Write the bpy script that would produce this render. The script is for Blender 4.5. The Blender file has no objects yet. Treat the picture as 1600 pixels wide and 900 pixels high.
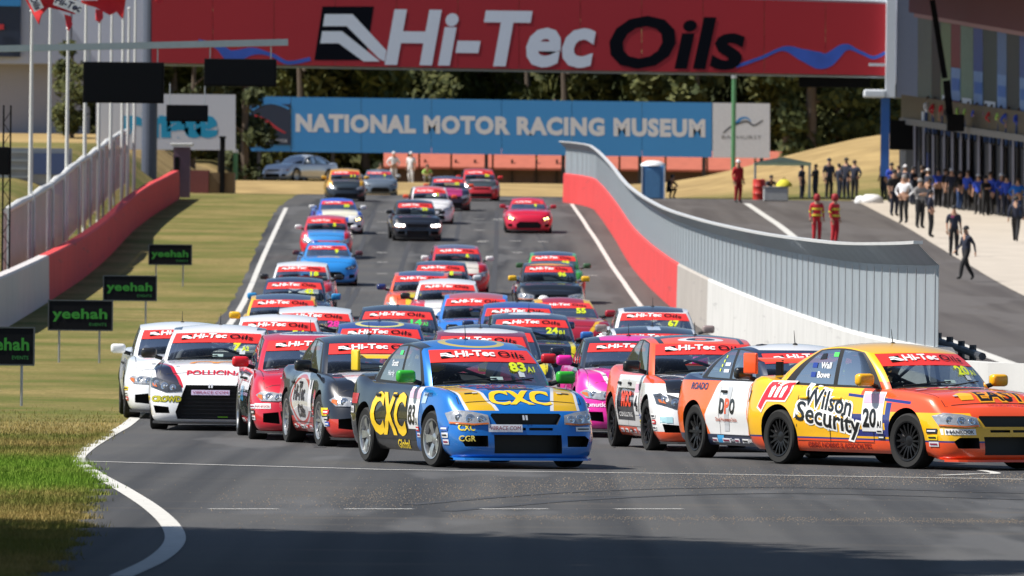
import bpy, bmesh, math, random
from mathutils import Vector, Matrix, Euler
from mathutils.bvhtree import BVHTree
from mathutils.geometry import tessellate_polygon

R = math.radians
SC = bpy.context.scene
COL = SC.collection
rnd = random.Random(83)

# ------------------------------------------------------------------ camera, world, sun, exposure
CAMZ = 2.05
LENS = 300.0
F = LENS / 36.0 * 1600.0          # focal length in pixels of the 1600 wide photograph
ROLL = R(0.6)
cam_d = bpy.data.cameras.new('camera')
cam = bpy.data.objects.new('camera', cam_d); COL.objects.link(cam)
cam_d.lens = LENS; cam_d.sensor_width = 36.0
cam_d.clip_start = 1.0; cam_d.clip_end = 5000.0
cam.matrix_world = Matrix.Translation((0, 0, CAMZ)) @ Matrix.Rotation(R(90), 4, 'X') @ Matrix.Rotation(ROLL, 4, 'Z')
cam_d.dof.use_dof = True
cam_d.dof.focus_distance = 99.0
cam_d.dof.aperture_fstop = 7.1
SC.camera = cam

SUN_TO = Vector((-0.70, -0.07, 0.90)).normalized()      # direction towards the sun
w = bpy.data.worlds.new('World'); SC.world = w; w.use_nodes = True
nt = w.node_tree; nt.nodes.clear()
sky = nt.nodes.new('ShaderNodeTexSky'); sky.sky_type = 'NISHITA'; sky.sun_disc = False
sky.sun_elevation = math.asin(SUN_TO.z)
sky.sun_rotation = math.atan2(SUN_TO.x, SUN_TO.y)
sky.altitude = 700; sky.air_density = 1.0; sky.dust_density = 0.8
bg = nt.nodes.new('ShaderNodeBackground'); bg.inputs[1].default_value = 0.072
wo = nt.nodes.new('ShaderNodeOutputWorld')
nt.links.new(sky.outputs[0], bg.inputs[0]); nt.links.new(bg.outputs[0], wo.inputs[0])
sun_d = bpy.data.lights.new('sun', 'SUN'); sun_d.energy = 5.0; sun_d.angle = R(0.53); sun_d.color = (1.0, 0.95, 0.87)
sun = bpy.data.objects.new('sun', sun_d); COL.objects.link(sun)
sun.rotation_euler = SUN_TO.to_track_quat('Z', 'Y').to_euler()
SC.view_settings.view_transform = 'Standard'; SC.view_settings.look = 'None'
SC.view_settings.gamma = 1.0; SC.view_settings.exposure = 0.6; SC.view_settings.use_curve_mapping = False
SC.cycles.max_bounces = 6; SC.cycles.transparent_max_bounces = 12
SC.cycles.use_denoising = True
SC.cycles.sample_clamp_indirect = 4.0

# ------------------------------------------------------------------ photo <-> place
cr, sr = math.cos(ROLL), math.sin(ROLL)
def P(px, py, D):
    cu = (px - 800) / F; cv = (450 - py) / F
    return Vector(((cu * cr - cv * sr) * D, D, CAMZ + (cu * sr + cv * cr) * D))
def proj(v):
    u = v.x / v.y; q = (v.z - CAMZ) / v.y
    return 800 + F * (u * cr + q * sr), 450 - F * (-u * sr + q * cr)

PROF = [(0, -2.05), (95, -2.05), (116, -2.07), (128, -2.03), (140, -1.96), (151, -1.85), (171, -1.62), (196, -1.25), (215, -0.93),
        (238, -0.5), (252, -0.18), (267, 0.2), (290, 0.9), (317, 1.9), (340, 2.65), (360, 3.2), (392, 4.05), (410, 4.4), (425, 4.5),
        (432, 4.7), (446, 5.45), (455, 5.5), (480, 5.3), (520, 5.2), (560, 5.6), (620, 9.0), (760, 20.0), (1000, 42.0), (1600, 110.0), (4000, 150.0)]
BR = sorted(set([-60, -20, 0, 20, 30, 40] + list(range(48, 460, 4)) + list(range(460, 640, 10)) + [660, 700, 760, 850, 1000, 1300, 1600, 2500, 4000]))
def _smooth(y):
    y = max(0, min(3999, y))
    for i in range(len(PROF) - 1):
        if PROF[i][0] <= y <= PROF[i + 1][0]:
            (a, za), (b, zb) = PROF[i], PROF[i + 1]
            ma = (zb - PROF[i - 1][1]) / (b - PROF[i - 1][0]) if i > 0 else 0
            mb = (PROF[i + 2][1] - za) / (PROF[i + 2][0] - a) if i + 2 < len(PROF) else 0
            t = (y - a) / (b - a); h = b - a
            return za * (2*t**3 - 3*t*t + 1) + h * ma * (t**3 - 2*t*t + t) + zb * (3*t*t - 2*t**3) + h * mb * (t**3 - t*t)
ZB = [CAMZ + _smooth(y) for y in BR]
def zr(y):                                      # height of the road surface: straight pieces between the breaks BR
    if y <= BR[0]: return ZB[0]
    for i in range(len(BR) - 1):
        if y <= BR[i + 1]:
            t = (y - BR[i]) / (BR[i + 1] - BR[i]); return ZB[i] * (1 - t) + ZB[i + 1] * t
    return ZB[-1]
def lerp_tab(tab, y):
    if y <= tab[0][0]: return tab[0][1]
    for (a, va), (b, vb) in zip(tab, tab[1:]):
        if y <= b: return va + (vb - va) * (y - a) / (b - a)
    return tab[-1][1]
def sstep(a, b, x):
    t = max(0, min(1, (x - a) / (b - a))); return t * t * (3 - 2 * t)
LWALL = [(120, -11.2), (150, -11.5), (202, -12.1), (238, -12.9), (320, -14.2), (384, -15.0)]
RWALL = [(116, 5.74), (140, 5.56), (167, 5.32), (205, 4.82), (230, 4.52), (283, 4.0), (330, 3.68), (368, 3.5), (374, 3.3), (380, 2.9), (386, 2.25)]
def zg(x, y):
    z = zr(y)
    lw = lerp_tab(LWALL, y) - 0.6
    if x < lw and y > 60:
        z += sstep(0, 4.5, lw - x) * (1.55 + 0.8 * sstep(300, 400, y)) * sstep(100, 160, y)
    if x > 6 and y > 402:                       # dry grass mound beyond the pit lane
        z += sstep(6, 22, x) * sstep(402, 446, y) * 3.0
    return z
def ray_ground(px, py, y0=45, y1=470):
    a = y0
    while a < y1:
        q = P(px, py, a + 1)
        if q.z < zr(a + 1):
            lo, hi = a, a + 1
            for _ in range(30):
                m = (lo + hi) / 2
                if P(px, py, m).z < zr(m): hi = m
                else: lo = m
            q = P(px, py, hi); return Vector((q.x, hi, zr(hi)))
        a += 1
    return P(px, py, y1)
def on_ground(px, D):                           # point of the ground at distance D that shows at column px
    z = zr(D); v = (z - CAMZ) / D
    return Vector((((px - 800) / F - v * sr) / cr * D, D, z))

# ------------------------------------------------------------------ materials
def srgb(h):
    h = h.lstrip('#'); c = [int(h[i:i + 2], 16) / 255 for i in (0, 2, 4)]
    return tuple((x / 12.92 if x <= 0.04045 else ((x + 0.055) / 1.055) ** 2.4) for x in c)
MATS = {}
def new_mat(name):
    m = bpy.data.materials.new(name); m.use_nodes = True
    n = m.node_tree.nodes; return m, m.node_tree, n.get('Principled BSDF')
def mat(name, col, rough=0.6, metal=0.0, var=0.12, scale=6.0, bump=0.0, bscale=40.0, coat=0.0, spec=0.5, emit=None, es=1.0):
    if name in MATS: return MATS[name]
    if isinstance(col, str): col = srgb(col)
    m, t, b = new_mat(name); MATS[name] = m
    b.inputs['Roughness'].default_value = rough; b.inputs['Metallic'].default_value = metal
    b.inputs['Coat Weight'].default_value = coat; b.inputs['Coat Roughness'].default_value = 0.08
    b.inputs['Specular IOR Level'].default_value = spec
    b.inputs['Base Color'].default_value = (*col, 1)
    if var or bump:
        tc = t.nodes.new('ShaderNodeTexCoord')
        no = t.nodes.new('ShaderNodeTexNoise'); no.inputs['Scale'].default_value = scale; no.inputs['Detail'].default_value = 4
        t.links.new(tc.outputs['Object'], no.inputs['Vector'])
        if var:
            mx = t.nodes.new('ShaderNodeMix'); mx.data_type = 'RGBA'
            mx.inputs['A'].default_value = (*[c * (1 - var) for c in col], 1); mx.inputs['B'].default_value = (*[min(1, c * (1 + var)) for c in col], 1)
            t.links.new(no.outputs['Fac'], mx.inputs['Factor']); t.links.new(mx.outputs['Result'], b.inputs['Base Color'])
        if bump:
            n2 = t.nodes.new('ShaderNodeTexNoise'); n2.inputs['Scale'].default_value = bscale; n2.inputs['Detail'].default_value = 3
            t.links.new(tc.outputs['Object'], n2.inputs['Vector'])
            bp = t.nodes.new('ShaderNodeBump'); bp.inputs['Strength'].default_value = bump; bp.inputs['Distance'].default_value = 0.02
            t.links.new(n2.outputs['Fac'], bp.inputs['Height']); t.links.new(bp.outputs['Normal'], b.inputs['Normal'])
    if emit:
        b.inputs['Emission Color'].default_value = (*emit, 1); b.inputs['Emission Strength'].default_value = es
    return m
def noise_mix(t, vec, scale, detail, lo, hi, stretch=None):
    if stretch:
        mp = t.nodes.new('ShaderNodeMapping'); mp.inputs['Scale'].default_value = stretch
        t.links.new(vec, mp.inputs['Vector']); vec = mp.outputs['Vector']
    no = t.nodes.new('ShaderNodeTexNoise'); no.inputs['Scale'].default_value = scale; no.inputs['Detail'].default_value = detail
    t.links.new(vec, no.inputs['Vector'])
    mr = t.nodes.new('ShaderNodeMapRange'); mr.inputs['From Min'].default_value = lo; mr.inputs['From Max'].default_value = hi
    t.links.new(no.outputs['Fac'], mr.inputs['Value']); return mr.outputs['Result']
def mixc(t, fac, a, b, mode='MIX'):
    mx = t.nodes.new('ShaderNodeMix'); mx.data_type = 'RGBA'; mx.blend_type = mode
    for s, v in (('Factor', fac), ('A', a), ('B', b)):
        if hasattr(v, 'links'): t.links.new(v, mx.inputs[s])
        else: mx.inputs[s].default_value = v if isinstance(v, (int, float)) else (*v, 1)
    return mx.outputs['Result']
def asphalt():
    m, t, b = new_mat('asphalt')
    tc = t.nodes.new('ShaderNodeTexCoord'); o = tc.outputs['Object']
    c = mixc(t, noise_mix(t, o, 60, 3, 0.3, 0.7), (0.036, 0.037, 0.039), (0.085, 0.085, 0.088))
    c = mixc(t, noise_mix(t, o, 0.25, 4, 0.35, 0.7), c, (0.075, 0.073, 0.07))
    # rubbered racing line: dark streaks along the track
    st = noise_mix(t, o, 1.0, 3, 0.44, 0.66, (1.1, 0.010, 1))
    c = mixc(t, st, c, (0.026, 0.027, 0.030))
    c = mixc(t, noise_mix(t, o, 1.0, 4, 0.56, 0.60, (0.35, 0.05, 1)), c, mixc(t, .6, c, (.10,.10,.102)))
    sp = t.nodes.new('ShaderNodeSeparateXYZ'); t.links.new(o, sp.inputs[0])
    # dust off line next to the wall
    mr = t.nodes.new('ShaderNodeMapRange'); mr.inputs['From Min'].default_value = 1.2; mr.inputs['From Max'].default_value = 3.6
    t.links.new(sp.outputs['X'], mr.inputs['Value'])
    my = t.nodes.new('ShaderNodeMapRange'); my.inputs['From Min'].default_value = 120; my.inputs['From Max'].default_value = 200
    t.links.new(sp.outputs['Y'], my.inputs['Value'])
    mm = t.nodes.new('ShaderNodeMath'); mm.operation = 'MULTIPLY'; t.links.new(mr.outputs[0], mm.inputs[0]); t.links.new(my.outputs[0], mm.inputs[1])
    m3 = t.nodes.new('ShaderNodeMath'); m3.operation = 'MULTIPLY'; t.links.new(mm.outputs[0], m3.inputs[0]); m3.inputs[1].default_value = 0.45
    c = mixc(t, m3.outputs[0], c, (0.115, 0.094, 0.082))
    # dust of the gravel swept out of the corner
    g = noise_mix(t, o, 1.0, 5, 0.55, 0.75, (0.35, 1.2, 1))
    my2 = t.nodes.new('ShaderNodeMapRange'); my2.inputs['From Min'].default_value = 92; my2.inputs['From Max'].default_value = 84
    t.links.new(sp.outputs['Y'], my2.inputs['Value'])
    m4 = t.nodes.new('ShaderNodeMath'); m4.operation = 'MULTIPLY'; t.links.new(g, m4.inputs[0]); t.links.new(my2.outputs[0], m4.inputs[1])
    m5 = t.nodes.new('ShaderNodeMath'); m5.operation = 'MULTIPLY'; t.links.new(m4.outputs[0], m5.inputs[0]); m5.inputs[1].default_value = 0.5
    c = mixc(t, m5.outputs[0], c, (0.10, 0.085, 0.07))
    t.links.new(c, b.inputs['Base Color']); b.inputs['Roughness'].default_value = 0.82
    b.inputs['Specular IOR Level'].default_value = 0.25
    n2 = t.nodes.new('ShaderNodeTexNoise'); n2.inputs['Scale'].default_value = 90; t.links.new(o, n2.inputs['Vector'])
    bp = t.nodes.new('ShaderNodeBump'); bp.inputs['Strength'].default_value = 0.5; bp.inputs['Distance'].default_value = 0.006
    t.links.new(n2.outputs['Fac'], bp.inputs['Height']); t.links.new(bp.outputs['Normal'], b.inputs['Normal'])
    return m
def grass_mat(name, blades=False):
    m, t, b = new_mat(name)
    tc = t.nodes.new('ShaderNodeTexCoord'); o = tc.outputs['Object']
    a = noise_mix(t, o, 0.22, 6, 0.40, 0.60)
    c = mixc(t, a, (0.105, 0.125, 0.028), (0.29, 0.22, 0.09))
    c = mixc(t, noise_mix(t, o, 1.1, 5, 0.45, 0.70), c, (0.20, 0.155, 0.06))
    c = mixc(t, noise_mix(t, o, 14, 4, 0.40, 0.75), c, (0.085, 0.09, 0.024))
    c = mixc(t, noise_mix(t, o, 2.2, 5, 0.52, 0.75), c, (0.12, 0.115, 0.035))
    sp = t.nodes.new('ShaderNodeSeparateXYZ'); t.links.new(o, sp.inputs[0])
    # watered strip of fresh grass next to the corner
    wob = t.nodes.new('ShaderNodeMath'); wob.operation = 'MULTIPLY_ADD'; t.links.new(noise_mix(t, o, 1.2, 4, 0.2, 0.8), wob.inputs[0]); wob.inputs[1].default_value = 5.0; t.links.new(sp.outputs['Y'], wob.inputs[2])
    b1 = t.nodes.new('ShaderNodeMapRange'); b1.inputs['From Min'].default_value = 84; b1.inputs['From Max'].default_value = 87; t.links.new(wob.outputs[0], b1.inputs['Value'])
    b2 = t.nodes.new('ShaderNodeMapRange'); b2.inputs['From Min'].default_value = 107; b2.inputs['From Max'].default_value = 100; t.links.new(wob.outputs[0], b2.inputs['Value'])
    bb_ = t.nodes.new('ShaderNodeMath'); bb_.operation = 'MULTIPLY'; t.links.new(b1.outputs[0], bb_.inputs[0]); t.links.new(b2.outputs[0], bb_.inputs[1])
    c = mixc(t, bb_.outputs[0], c, mixc(t, .8, c, (0.09, 0.18, 0.018)))
    my = t.nodes.new('ShaderNodeMapRange'); my.inputs['From Min'].default_value = 415; my.inputs['From Max'].default_value = 430
    t.links.new(sp.outputs['Y'], my.inputs['Value'])
    c = mixc(t, my.outputs[0], c, mixc(t, noise_mix(t, o, 0.5, 4, 0.35, 0.65), (0.27, 0.19, 0.085), (0.38, 0.27, 0.12)))
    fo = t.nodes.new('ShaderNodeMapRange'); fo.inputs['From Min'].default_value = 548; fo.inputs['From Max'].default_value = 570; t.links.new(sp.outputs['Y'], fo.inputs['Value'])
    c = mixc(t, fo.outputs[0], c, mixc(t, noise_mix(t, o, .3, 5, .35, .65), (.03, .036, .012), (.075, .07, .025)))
    if blades: c = mixc(t, 1.0, c, (1.55, 1.5, 1.4), 'MULTIPLY')
    t.links.new(c, b.inputs['Base Color']); b.inputs['Roughness'].default_value = 0.95; b.inputs['Specular IOR Level'].default_value = 0.1
    if not blades:
        n2 = t.nodes.new('ShaderNodeTexNoise'); n2.inputs['Scale'].default_value = 18; n2.inputs['Detail'].default_value = 5; t.links.new(o, n2.inputs['Vector'])
        bp = t.nodes.new('ShaderNodeBump'); bp.inputs['Strength'].default_value = 0.8; bp.inputs['Distance'].default_value = 0.06
        t.links.new(n2.outputs['Fac'], bp.inputs['Height']); t.links.new(bp.outputs['Normal'], b.inputs['Normal'])
    return m

# ------------------------------------------------------------------ mesh helpers
class MB:
    def __init__(s): s.v = []; s.f = []; s.m = []
    def add(s, vs, fs, mi=0):
        o = len(s.v); s.v += [tuple(v) for v in vs]; s.f += [tuple(i + o for i in f) for f in fs]; s.m += [mi] * len(fs); return s
    def box(s, c, d, mi=0, rot=None):
        x, y, z = d[0] / 2, d[1] / 2, d[2] / 2
        vs = [Vector(p) for p in ((-x,-y,-z),(x,-y,-z),(x,y,-z),(-x,y,-z),(-x,-y,z),(x,-y,z),(x,y,z),(-x,y,z))]
        if rot is not None: vs = [rot @ v for v in vs]
        c = Vector(c)
        return s.add([v + c for v in vs], [(0,3,2,1),(4,5,6,7),(0,1,5,4),(1,2,6,5),(2,3,7,6),(3,0,4,7)], mi)
    def bbox(s, c, d, bev=0.02, mi=0, rot=None, seg=2):
        bm = bmesh.new(); bmesh.ops.create_cube(bm, size=1)
        for v in bm.verts: v.co = Vector((v.co.x * d[0], v.co.y * d[1], v.co.z * d[2]))
        bmesh.ops.bevel(bm, geom=list(bm.edges), offset=bev, segments=seg, affect='EDGES', profile=0.5)
        c = Vector(c); vs = [((rot @ v.co) if rot is not None else v.co) + c for v in bm.verts]
        bm.verts.index_update(); fs = [[v.index for v in f.verts] for f in bm.faces]; bm.free()
        return s.add(vs, fs, mi)
    def tube(s, pts, r, n=8, mi=0, cap=True):
        pts = [Vector(p) for p in pts]; rs = r if isinstance(r, (list, tuple)) else [r] * len(pts)
        rings = []; up = None
        for i, p in enumerate(pts):
            d = (pts[min(i + 1, len(pts) - 1)] - pts[max(i - 1, 0)]).normalized()
            if up is None: up = d.orthogonal().normalized()
            up = (up - d * up.dot(d)); up = up.normalized() if up.length > 1e-6 else d.orthogonal().normalized()
            q = d.cross(up)
            rings.append([p + (up * math.cos(a) + q * math.sin(a)) * rs[i] for a in [2 * math.pi * k / n for k in range(n)]])
        vs = [v for ring in rings for v in ring]; fs = []
        for i in range(len(pts) - 1):
            for k in range(n):
                fs.append((i*n + k, i*n + (k+1) % n, (i+1)*n + (k+1) % n, (i+1)*n + k))
        if cap: fs.append(tuple(reversed(range(n)))); fs.append(tuple((len(pts)-1)*n + k for k in range(n)))
        return s.add(vs, fs, mi)
    def lathe(s, prof, n=24, axis='Z', mi=0, c=(0,0,0)):
        vs = []; fs = []; c = Vector(c)
        for (r, h) in prof:
            for k in range(n):
                a = 2 * math.pi * k / n; x, y = r * math.cos(a), r * math.sin(a)
                vs.append(c + Vector({'Z': (x, y, h), 'Y': (x, h, -y), 'X': (h, x, y)}[axis]))
        for i in range(len(prof) - 1):
            for k in range(n): fs.append((i*n+k, i*n+(k+1)%n, (i+1)*n+(k+1)%n, (i+1)*n+k))
        return s.add(vs, fs, mi)
    def prism(s, poly, fn, d0, d1, mi=0):            # closed 2-D outline swept between two depths; fn(u, v, d) -> point
        n = len(poly); tri = tessellate_polygon([[Vector((u, v, 0)) for u, v in poly]])
        vs = [fn(u, v, d0) for u, v in poly] + [fn(u, v, d1) for u, v in poly]
        fs = [tuple(t) for t in tri] + [tuple(i + n for i in reversed(t)) for t in tri] + [(i, (i+1) % n, (i+1) % n + n, i + n) for i in range(n)]
        return s.add(vs, fs, mi)
    def mesh(s, name, mats, smooth=None, fixn=True):
        me = bpy.data.meshes.new(name); me.from_pydata(s.v, [], s.f)
        for mm in (mats if isinstance(mats, (list, tuple)) else [mats]): me.materials.append(mm)
        if any(s.m): me.polygons.foreach_set('material_index', s.m)
        if fixn:
            bm = bmesh.new(); bm.from_mesh(me); bmesh.ops.recalc_face_normals(bm, faces=bm.faces); bm.to_mesh(me); bm.free()
        if smooth is not None: me.shade_smooth(); me.set_sharp_from_angle(angle=R(smooth))
        me.update(); return me
    def obj(s, name, mats, parent=None, smooth=None, **kw):
        return link(name, s.mesh(name, mats, smooth), parent, **kw)
def link(name, me, parent=None, label=None, cat=None, group=None, kind=None, loc=None):
    o = bpy.data.objects.new(name, me); COL.objects.link(o)
    if parent is not None: o.parent = parent
    if loc is not None: o.location = loc
    tag(o, label, cat, group, kind); return o
def tag(o, label=None, cat=None, group=None, kind=None):
    if label: o['label'] = label
    if cat: o['category'] = cat
    if group: o['group'] = group
    if kind: o['kind'] = kind
    return o
def empty(name, loc=(0,0,0), label=None, cat=None, group=None, rz=0.0, parent=None):
    o = link(name, None, parent, label, cat, group); o.location = loc; o.rotation_euler = (0, 0, rz); return o
def set_mat(o, i, m):
    o.material_slots[i].link = 'OBJECT'; o.material_slots[i].material = m

# ------------------------------------------------------------------ lettering
_fc = {}
def text2d(txt, bold=0.02, shear=0.0, space=1.0):
    """flat outline of a text: vertices and faces, cap height 1, starting at u = 0"""
    k = (txt, bold, shear, space)
    if k in _fc: return _fc[k]
    cu = bpy.data.curves.new('t', 'FONT'); cu.body = txt; cu.size = 1.0; cu.offset = bold; cu.shear = shear; cu.space_character = space
    cu.resolution_u = 3; cu.fill_mode = 'FRONT'
    ob = bpy.data.objects.new('t', cu); COL.objects.link(ob)
    dg = bpy.context.evaluated_depsgraph_get(); me = ob.evaluated_get(dg).to_mesh()
    vs = [(v.co.x, v.co.y) for v in me.vertices]; fs = [tuple(p.vertices) for p in me.polygons]
    ob.evaluated_get(dg).to_mesh_clear(); bpy.data.objects.remove(ob); bpy.data.curves.remove(cu)
    if vs:
        x0 = min(v[0] for v in vs); sc = 1 / 0.729
        vs = [((x - x0) * sc, y * sc) for x, y in vs]
    _fc[k] = (vs, fs); return _fc[k]
def fit(t2, u0, v0, h, wid=None):
    vs, fs = t2; mw = max(v[0] for v in vs)
    sx = h if wid is None else wid / mw
    return [(u0 + x * sx, v0 + y * h) for x, y in vs], fs
def logo2d():
    """two zigzag stripes on a dark slanted field; returns (dark, light) as 2-D meshes in a unit box"""
    sl = 0.13
    dark = ([(0, 0), (0.82, 0), (0.82 + sl, 1), (sl, 1)], [(0, 1, 2, 3)])
    def q(*p): return [(x + y * sl, y) for x, y in p]
    a = q((0.0, 0.86), (0.42, 0.86), (1.02, 0.2), (1.02, -0.0), (0.92, 0.06), (0.36, 0.64), (0.0, 0.64))
    b = q((0.0, 0.55), (0.3, 0.55), (0.95, 0.0), (0.7, 0.0), (0.28, 0.33), (0.0, 0.33))
    def tri(p):
        return [(x, y) for x, y in p], [tuple(t) for t in tessellate_polygon([[Vector((x, y, 0)) for x, y in p]])]
    (va, fa), (vb, fb) = tri(a), tri(b)
    return dark, (va + vb, fa + [tuple(i + len(va) for i in f) for f in fb])
def join2d(*ms):
    V = []; FS = []
    for vs, fs in ms:
        o = len(V); V += list(vs); FS += [tuple(i + o for i in f) for f in fs]
    return V, FS
def flat_print(name, t2, fn, m, parent, thick=0.0):
    me = MB(); me.add([fn(u, v) for u, v in t2[0]], t2[1])
    o = link(name, me.mesh(name, m, fixn=False), parent); return o
# ================================================================== the setting
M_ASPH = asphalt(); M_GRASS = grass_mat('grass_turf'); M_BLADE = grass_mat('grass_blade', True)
M_LINE = mat('line_paint', (0.50, 0.49, 0.46), 0.75, var=0.28, scale=7)
M_CONC = mat('concrete_apron', (0.42, 0.37, 0.31), 0.9, var=0.2, scale=0.7)

XS = [-900, -300, -120, -60, -40, -30] + [-26 + 0.75 * i for i in range(20)] + [-10.5, -8, -5, -2, 1, 4] + [6 + 2 * i for i in range(13)] + [36, 50, 80, 140, 300, 900]
g = MB(); vs = []
for y in BR:
    for x in XS: vs.append((x, y, zg(x, y)))
nx = len(XS)
fs = [(j*nx+i, j*nx+i+1, (j+1)*nx+i+1, (j+1)*nx+i) for j in range(len(BR)-1) for i in range(nx-1)]
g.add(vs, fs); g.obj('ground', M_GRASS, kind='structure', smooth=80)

def sheet(name, xl, xr, y0, y1, off, m, cols=1, parent=None, **kw):
    """strip of surface between xl(y) and xr(y) that follows the ground, off above it"""
    ys = sorted(set([y0, y1] + [y for y in BR if y0 < y < y1]))
    b = MB(); vs = []
    for y in ys:
        a, c = xl(y), xr(y)
        for i in range(cols + 1): vs.append((a + (c - a) * i / cols, y, zr(y) + off))
    n = cols + 1
    b.add(vs, [(j*n+i, j*n+i+1, (j+1)*n+i+1, (j+1)*n+i) for j in range(len(ys)-1) for i in range(cols)])
    return b.obj(name, m, parent, **kw)
def tabf(pts): 
    pts = sorted(pts); return lambda y: lerp_tab(pts, y)
def gxy(px, py): q = ray_ground(px, py); return q
# left edge of the asphalt, read off the photograph
edge_px = [(40, 905), (82, 868), (112, 832), (118, 802), (145, 762), (132, 742), (105, 716), (118, 702), (172, 676), (196, 662), (210, 645)]
EDGE = []
for a, b in edge_px:
    q = gxy(a, b); EDGE.append((q.y, q.x))
EDGE = sorted(EDGE); e0 = EDGE[-1]
LLINE = [(e0[0], e0[1] + 0.25)]
for a, b in ((256, 610), (312, 560), (372, 488), (412, 400), (447, 325)):
    q = gxy(a, b); LLINE.append((q.y, q.x))
EDGE += [(y, x - 0.35) for y, x in LLINE[1:]]
EDGE = [(-60, EDGE[0][1]), (40, EDGE[0][1])] + EDGE + [(440, EDGE[-1][1] - 0.3)]
ragged = lambda y: lerp_tab(EDGE, y) + (0.10 * math.sin(y * 2.3) + 0.07 * math.sin(y * 5.1 + 1)) * (1 if y < 98 else 0.4)
b = MB(); ys = sorted(set([y for y in BR if -60 <= y <= 424] + [50 + 0.5 * i for i in range(110)])); vs = []
XR = [(0, 40), (110, 40), (140, 30), (330, 26), (380, 24), (424, 20)]
for y in ys:
    a, c = ragged(y), lerp_tab(XR, y)
    for i in range(9): vs.append((a + (c - a) * i / 8, y, zr(y) + 0.006))
b.add(vs, [(j*9+i, j*9+i+1, (j+1)*9+i+1, (j+1)*9+i) for j in range(len(ys)-1) for i in range(8)])
b.obj('road', M_ASPH, kind='structure')

def gline(name, pxs, width, off=0.012, label=None):
    """painted line through photo points lying on the ground"""
    pts = [gxy(*p) for p in pxs]; dense = []
    for a, c in zip(pts, pts[1:]):
        ys_ = [y for y in BR if min(a.y, c.y) < y < max(a.y, c.y)]
        n = max(1, int((c - a).length / 3)); ts = [i / n for i in range(n)] + [(y - a.y) / (c.y - a.y) for y in ys_]
        for t_ in sorted(set(ts)): dense.append(a.lerp(c, t_))
    dense.append(pts[-1]); mb = MB(); vs = []
    for i, p in enumerate(dense):
        d = dense[min(i+1, len(dense)-1)] - dense[max(i-1, 0)]; d.z = 0; d.normalize()
        nrm = Vector((-d.y, d.x, 0)) * width / 2
        for q in (p + nrm, p - nrm): vs.append((q.x, q.y, zr(q.y) + off))
    mb.add(vs, [(2*i, 2*i+1, 2*i+3, 2*i+2) for i in range(len(dense)-1)])
    return mb.obj(name, M_LINE, kind='structure')
def smooth_px(p, n=6):
    out = []
    for i in range(len(p) - 1):
        p0, p1, p2, p3 = p[max(i-1, 0)], p[i], p[i+1], p[min(i+2, len(p)-1)]
        for k in range(n):
            t = k / n
            out.append(tuple(0.5 * (2*p1[j] + (p2[j]-p0[j])*t + (2*p0[j]-5*p1[j]+4*p2[j]-p3[j])*t*t + (3*p1[j]-p0[j]-3*p2[j]+p3[j])*t**3) for j in (0, 1)))
    return out + [p[-1]]
gline('edge_line', smooth_px([(188, 903), (243, 877), (272, 850), (268, 825), (240, 797), (196, 768), (150, 742), (122, 721), (134, 704), (168, 682), (204, 660), (256, 610), (312, 560), (372, 488), (412, 400), (447, 325)]), 0.17)
gline('wall_side_line', [(893, 319), (918, 356), (948, 402), (975, 442), (1002, 480), (1040, 520), (1090, 560)], 0.16)
gline('cross_line', [(132, 722), (600, 735), (1100, 742), (1640, 751)], 0.14)
gline('pit_lane_line', [(1166, 318), (1205, 344), (1242, 372), (1300, 420)], 0.3)
gline('pit_exit_line', [(1470, 528), (1560, 562), (1640, 590)], 0.35)
gline('inner_corner_line', smooth_px([(1470, 744), (1520, 742), (1556, 741), (1530, 736), (1480, 733)]), 0.12)
for a in (327, 539, 750, 961):
    gline('dashed_line', [(a, 797 + (a-800)*0.000), (a + 106, 797)], 0.13)
for a, c in ((597,331),(597,347),(597,364),(597,395),(597,410),(597,428),(748,343),(749,360),(752,378),(780,343),(805,377),(848,378),(777,344),(808,395),(856,395),(755,377),(600,450),(628,452),(880,430),(925,431)):
    gline('grid_mark', [(a - 8, c), (a + 8, c)], 0.28)

M_SEAM = mat('tar_seam', (.018,.018,.02), .6, var=.2); M_SKID = mat('rubber_mark', (.033,.033,.035), .7, var=.3, scale=3)
def dline(name, pxs, width, m, off=.010):
    o = gline(name, pxs, width, off); o.data.materials[0] = m; return o
for pts in ([(150, 744), (500, 752), (900, 757), (1300, 762), (1640, 770)], [(330, 650), (470, 480), (560, 360), (590, 322)], [(960, 700), (930, 560), (860, 400), (800, 322)]): dline('tar_seam', pts, .03, M_SEAM)
for pts in ([(640, 790), (860, 772), (1080, 764), (1300, 764), (1600, 772)], [(700, 800), (900, 783), (1100, 774), (1300, 773), (1600, 782)],
            [(500, 700), (470, 640), (500, 560), (560, 450)], [(620, 440), (640, 380), (660, 330)], [(700, 440), (712, 380), (720, 330)], [(770, 460), (775, 390), (776, 330)], [(540, 470), (560, 400), (585, 330)]):
    dline('rubber_mark', smooth_px(pts), .16, M_SKID)
# pale concrete apron in front of the garages
ap = [gxy(1338, 316), gxy(1400, 347), (gxy(1455, 380)), gxy(1520, 418), gxy(1600, 463), gxy(1680, 505)]
apl = tabf([(p.y, p.x) for p in ap])
sheet('pit_apron', apl, lambda y: 40.0, ap[-1].y, 404, 0.022, M_CONC, 4, kind='structure')

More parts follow.
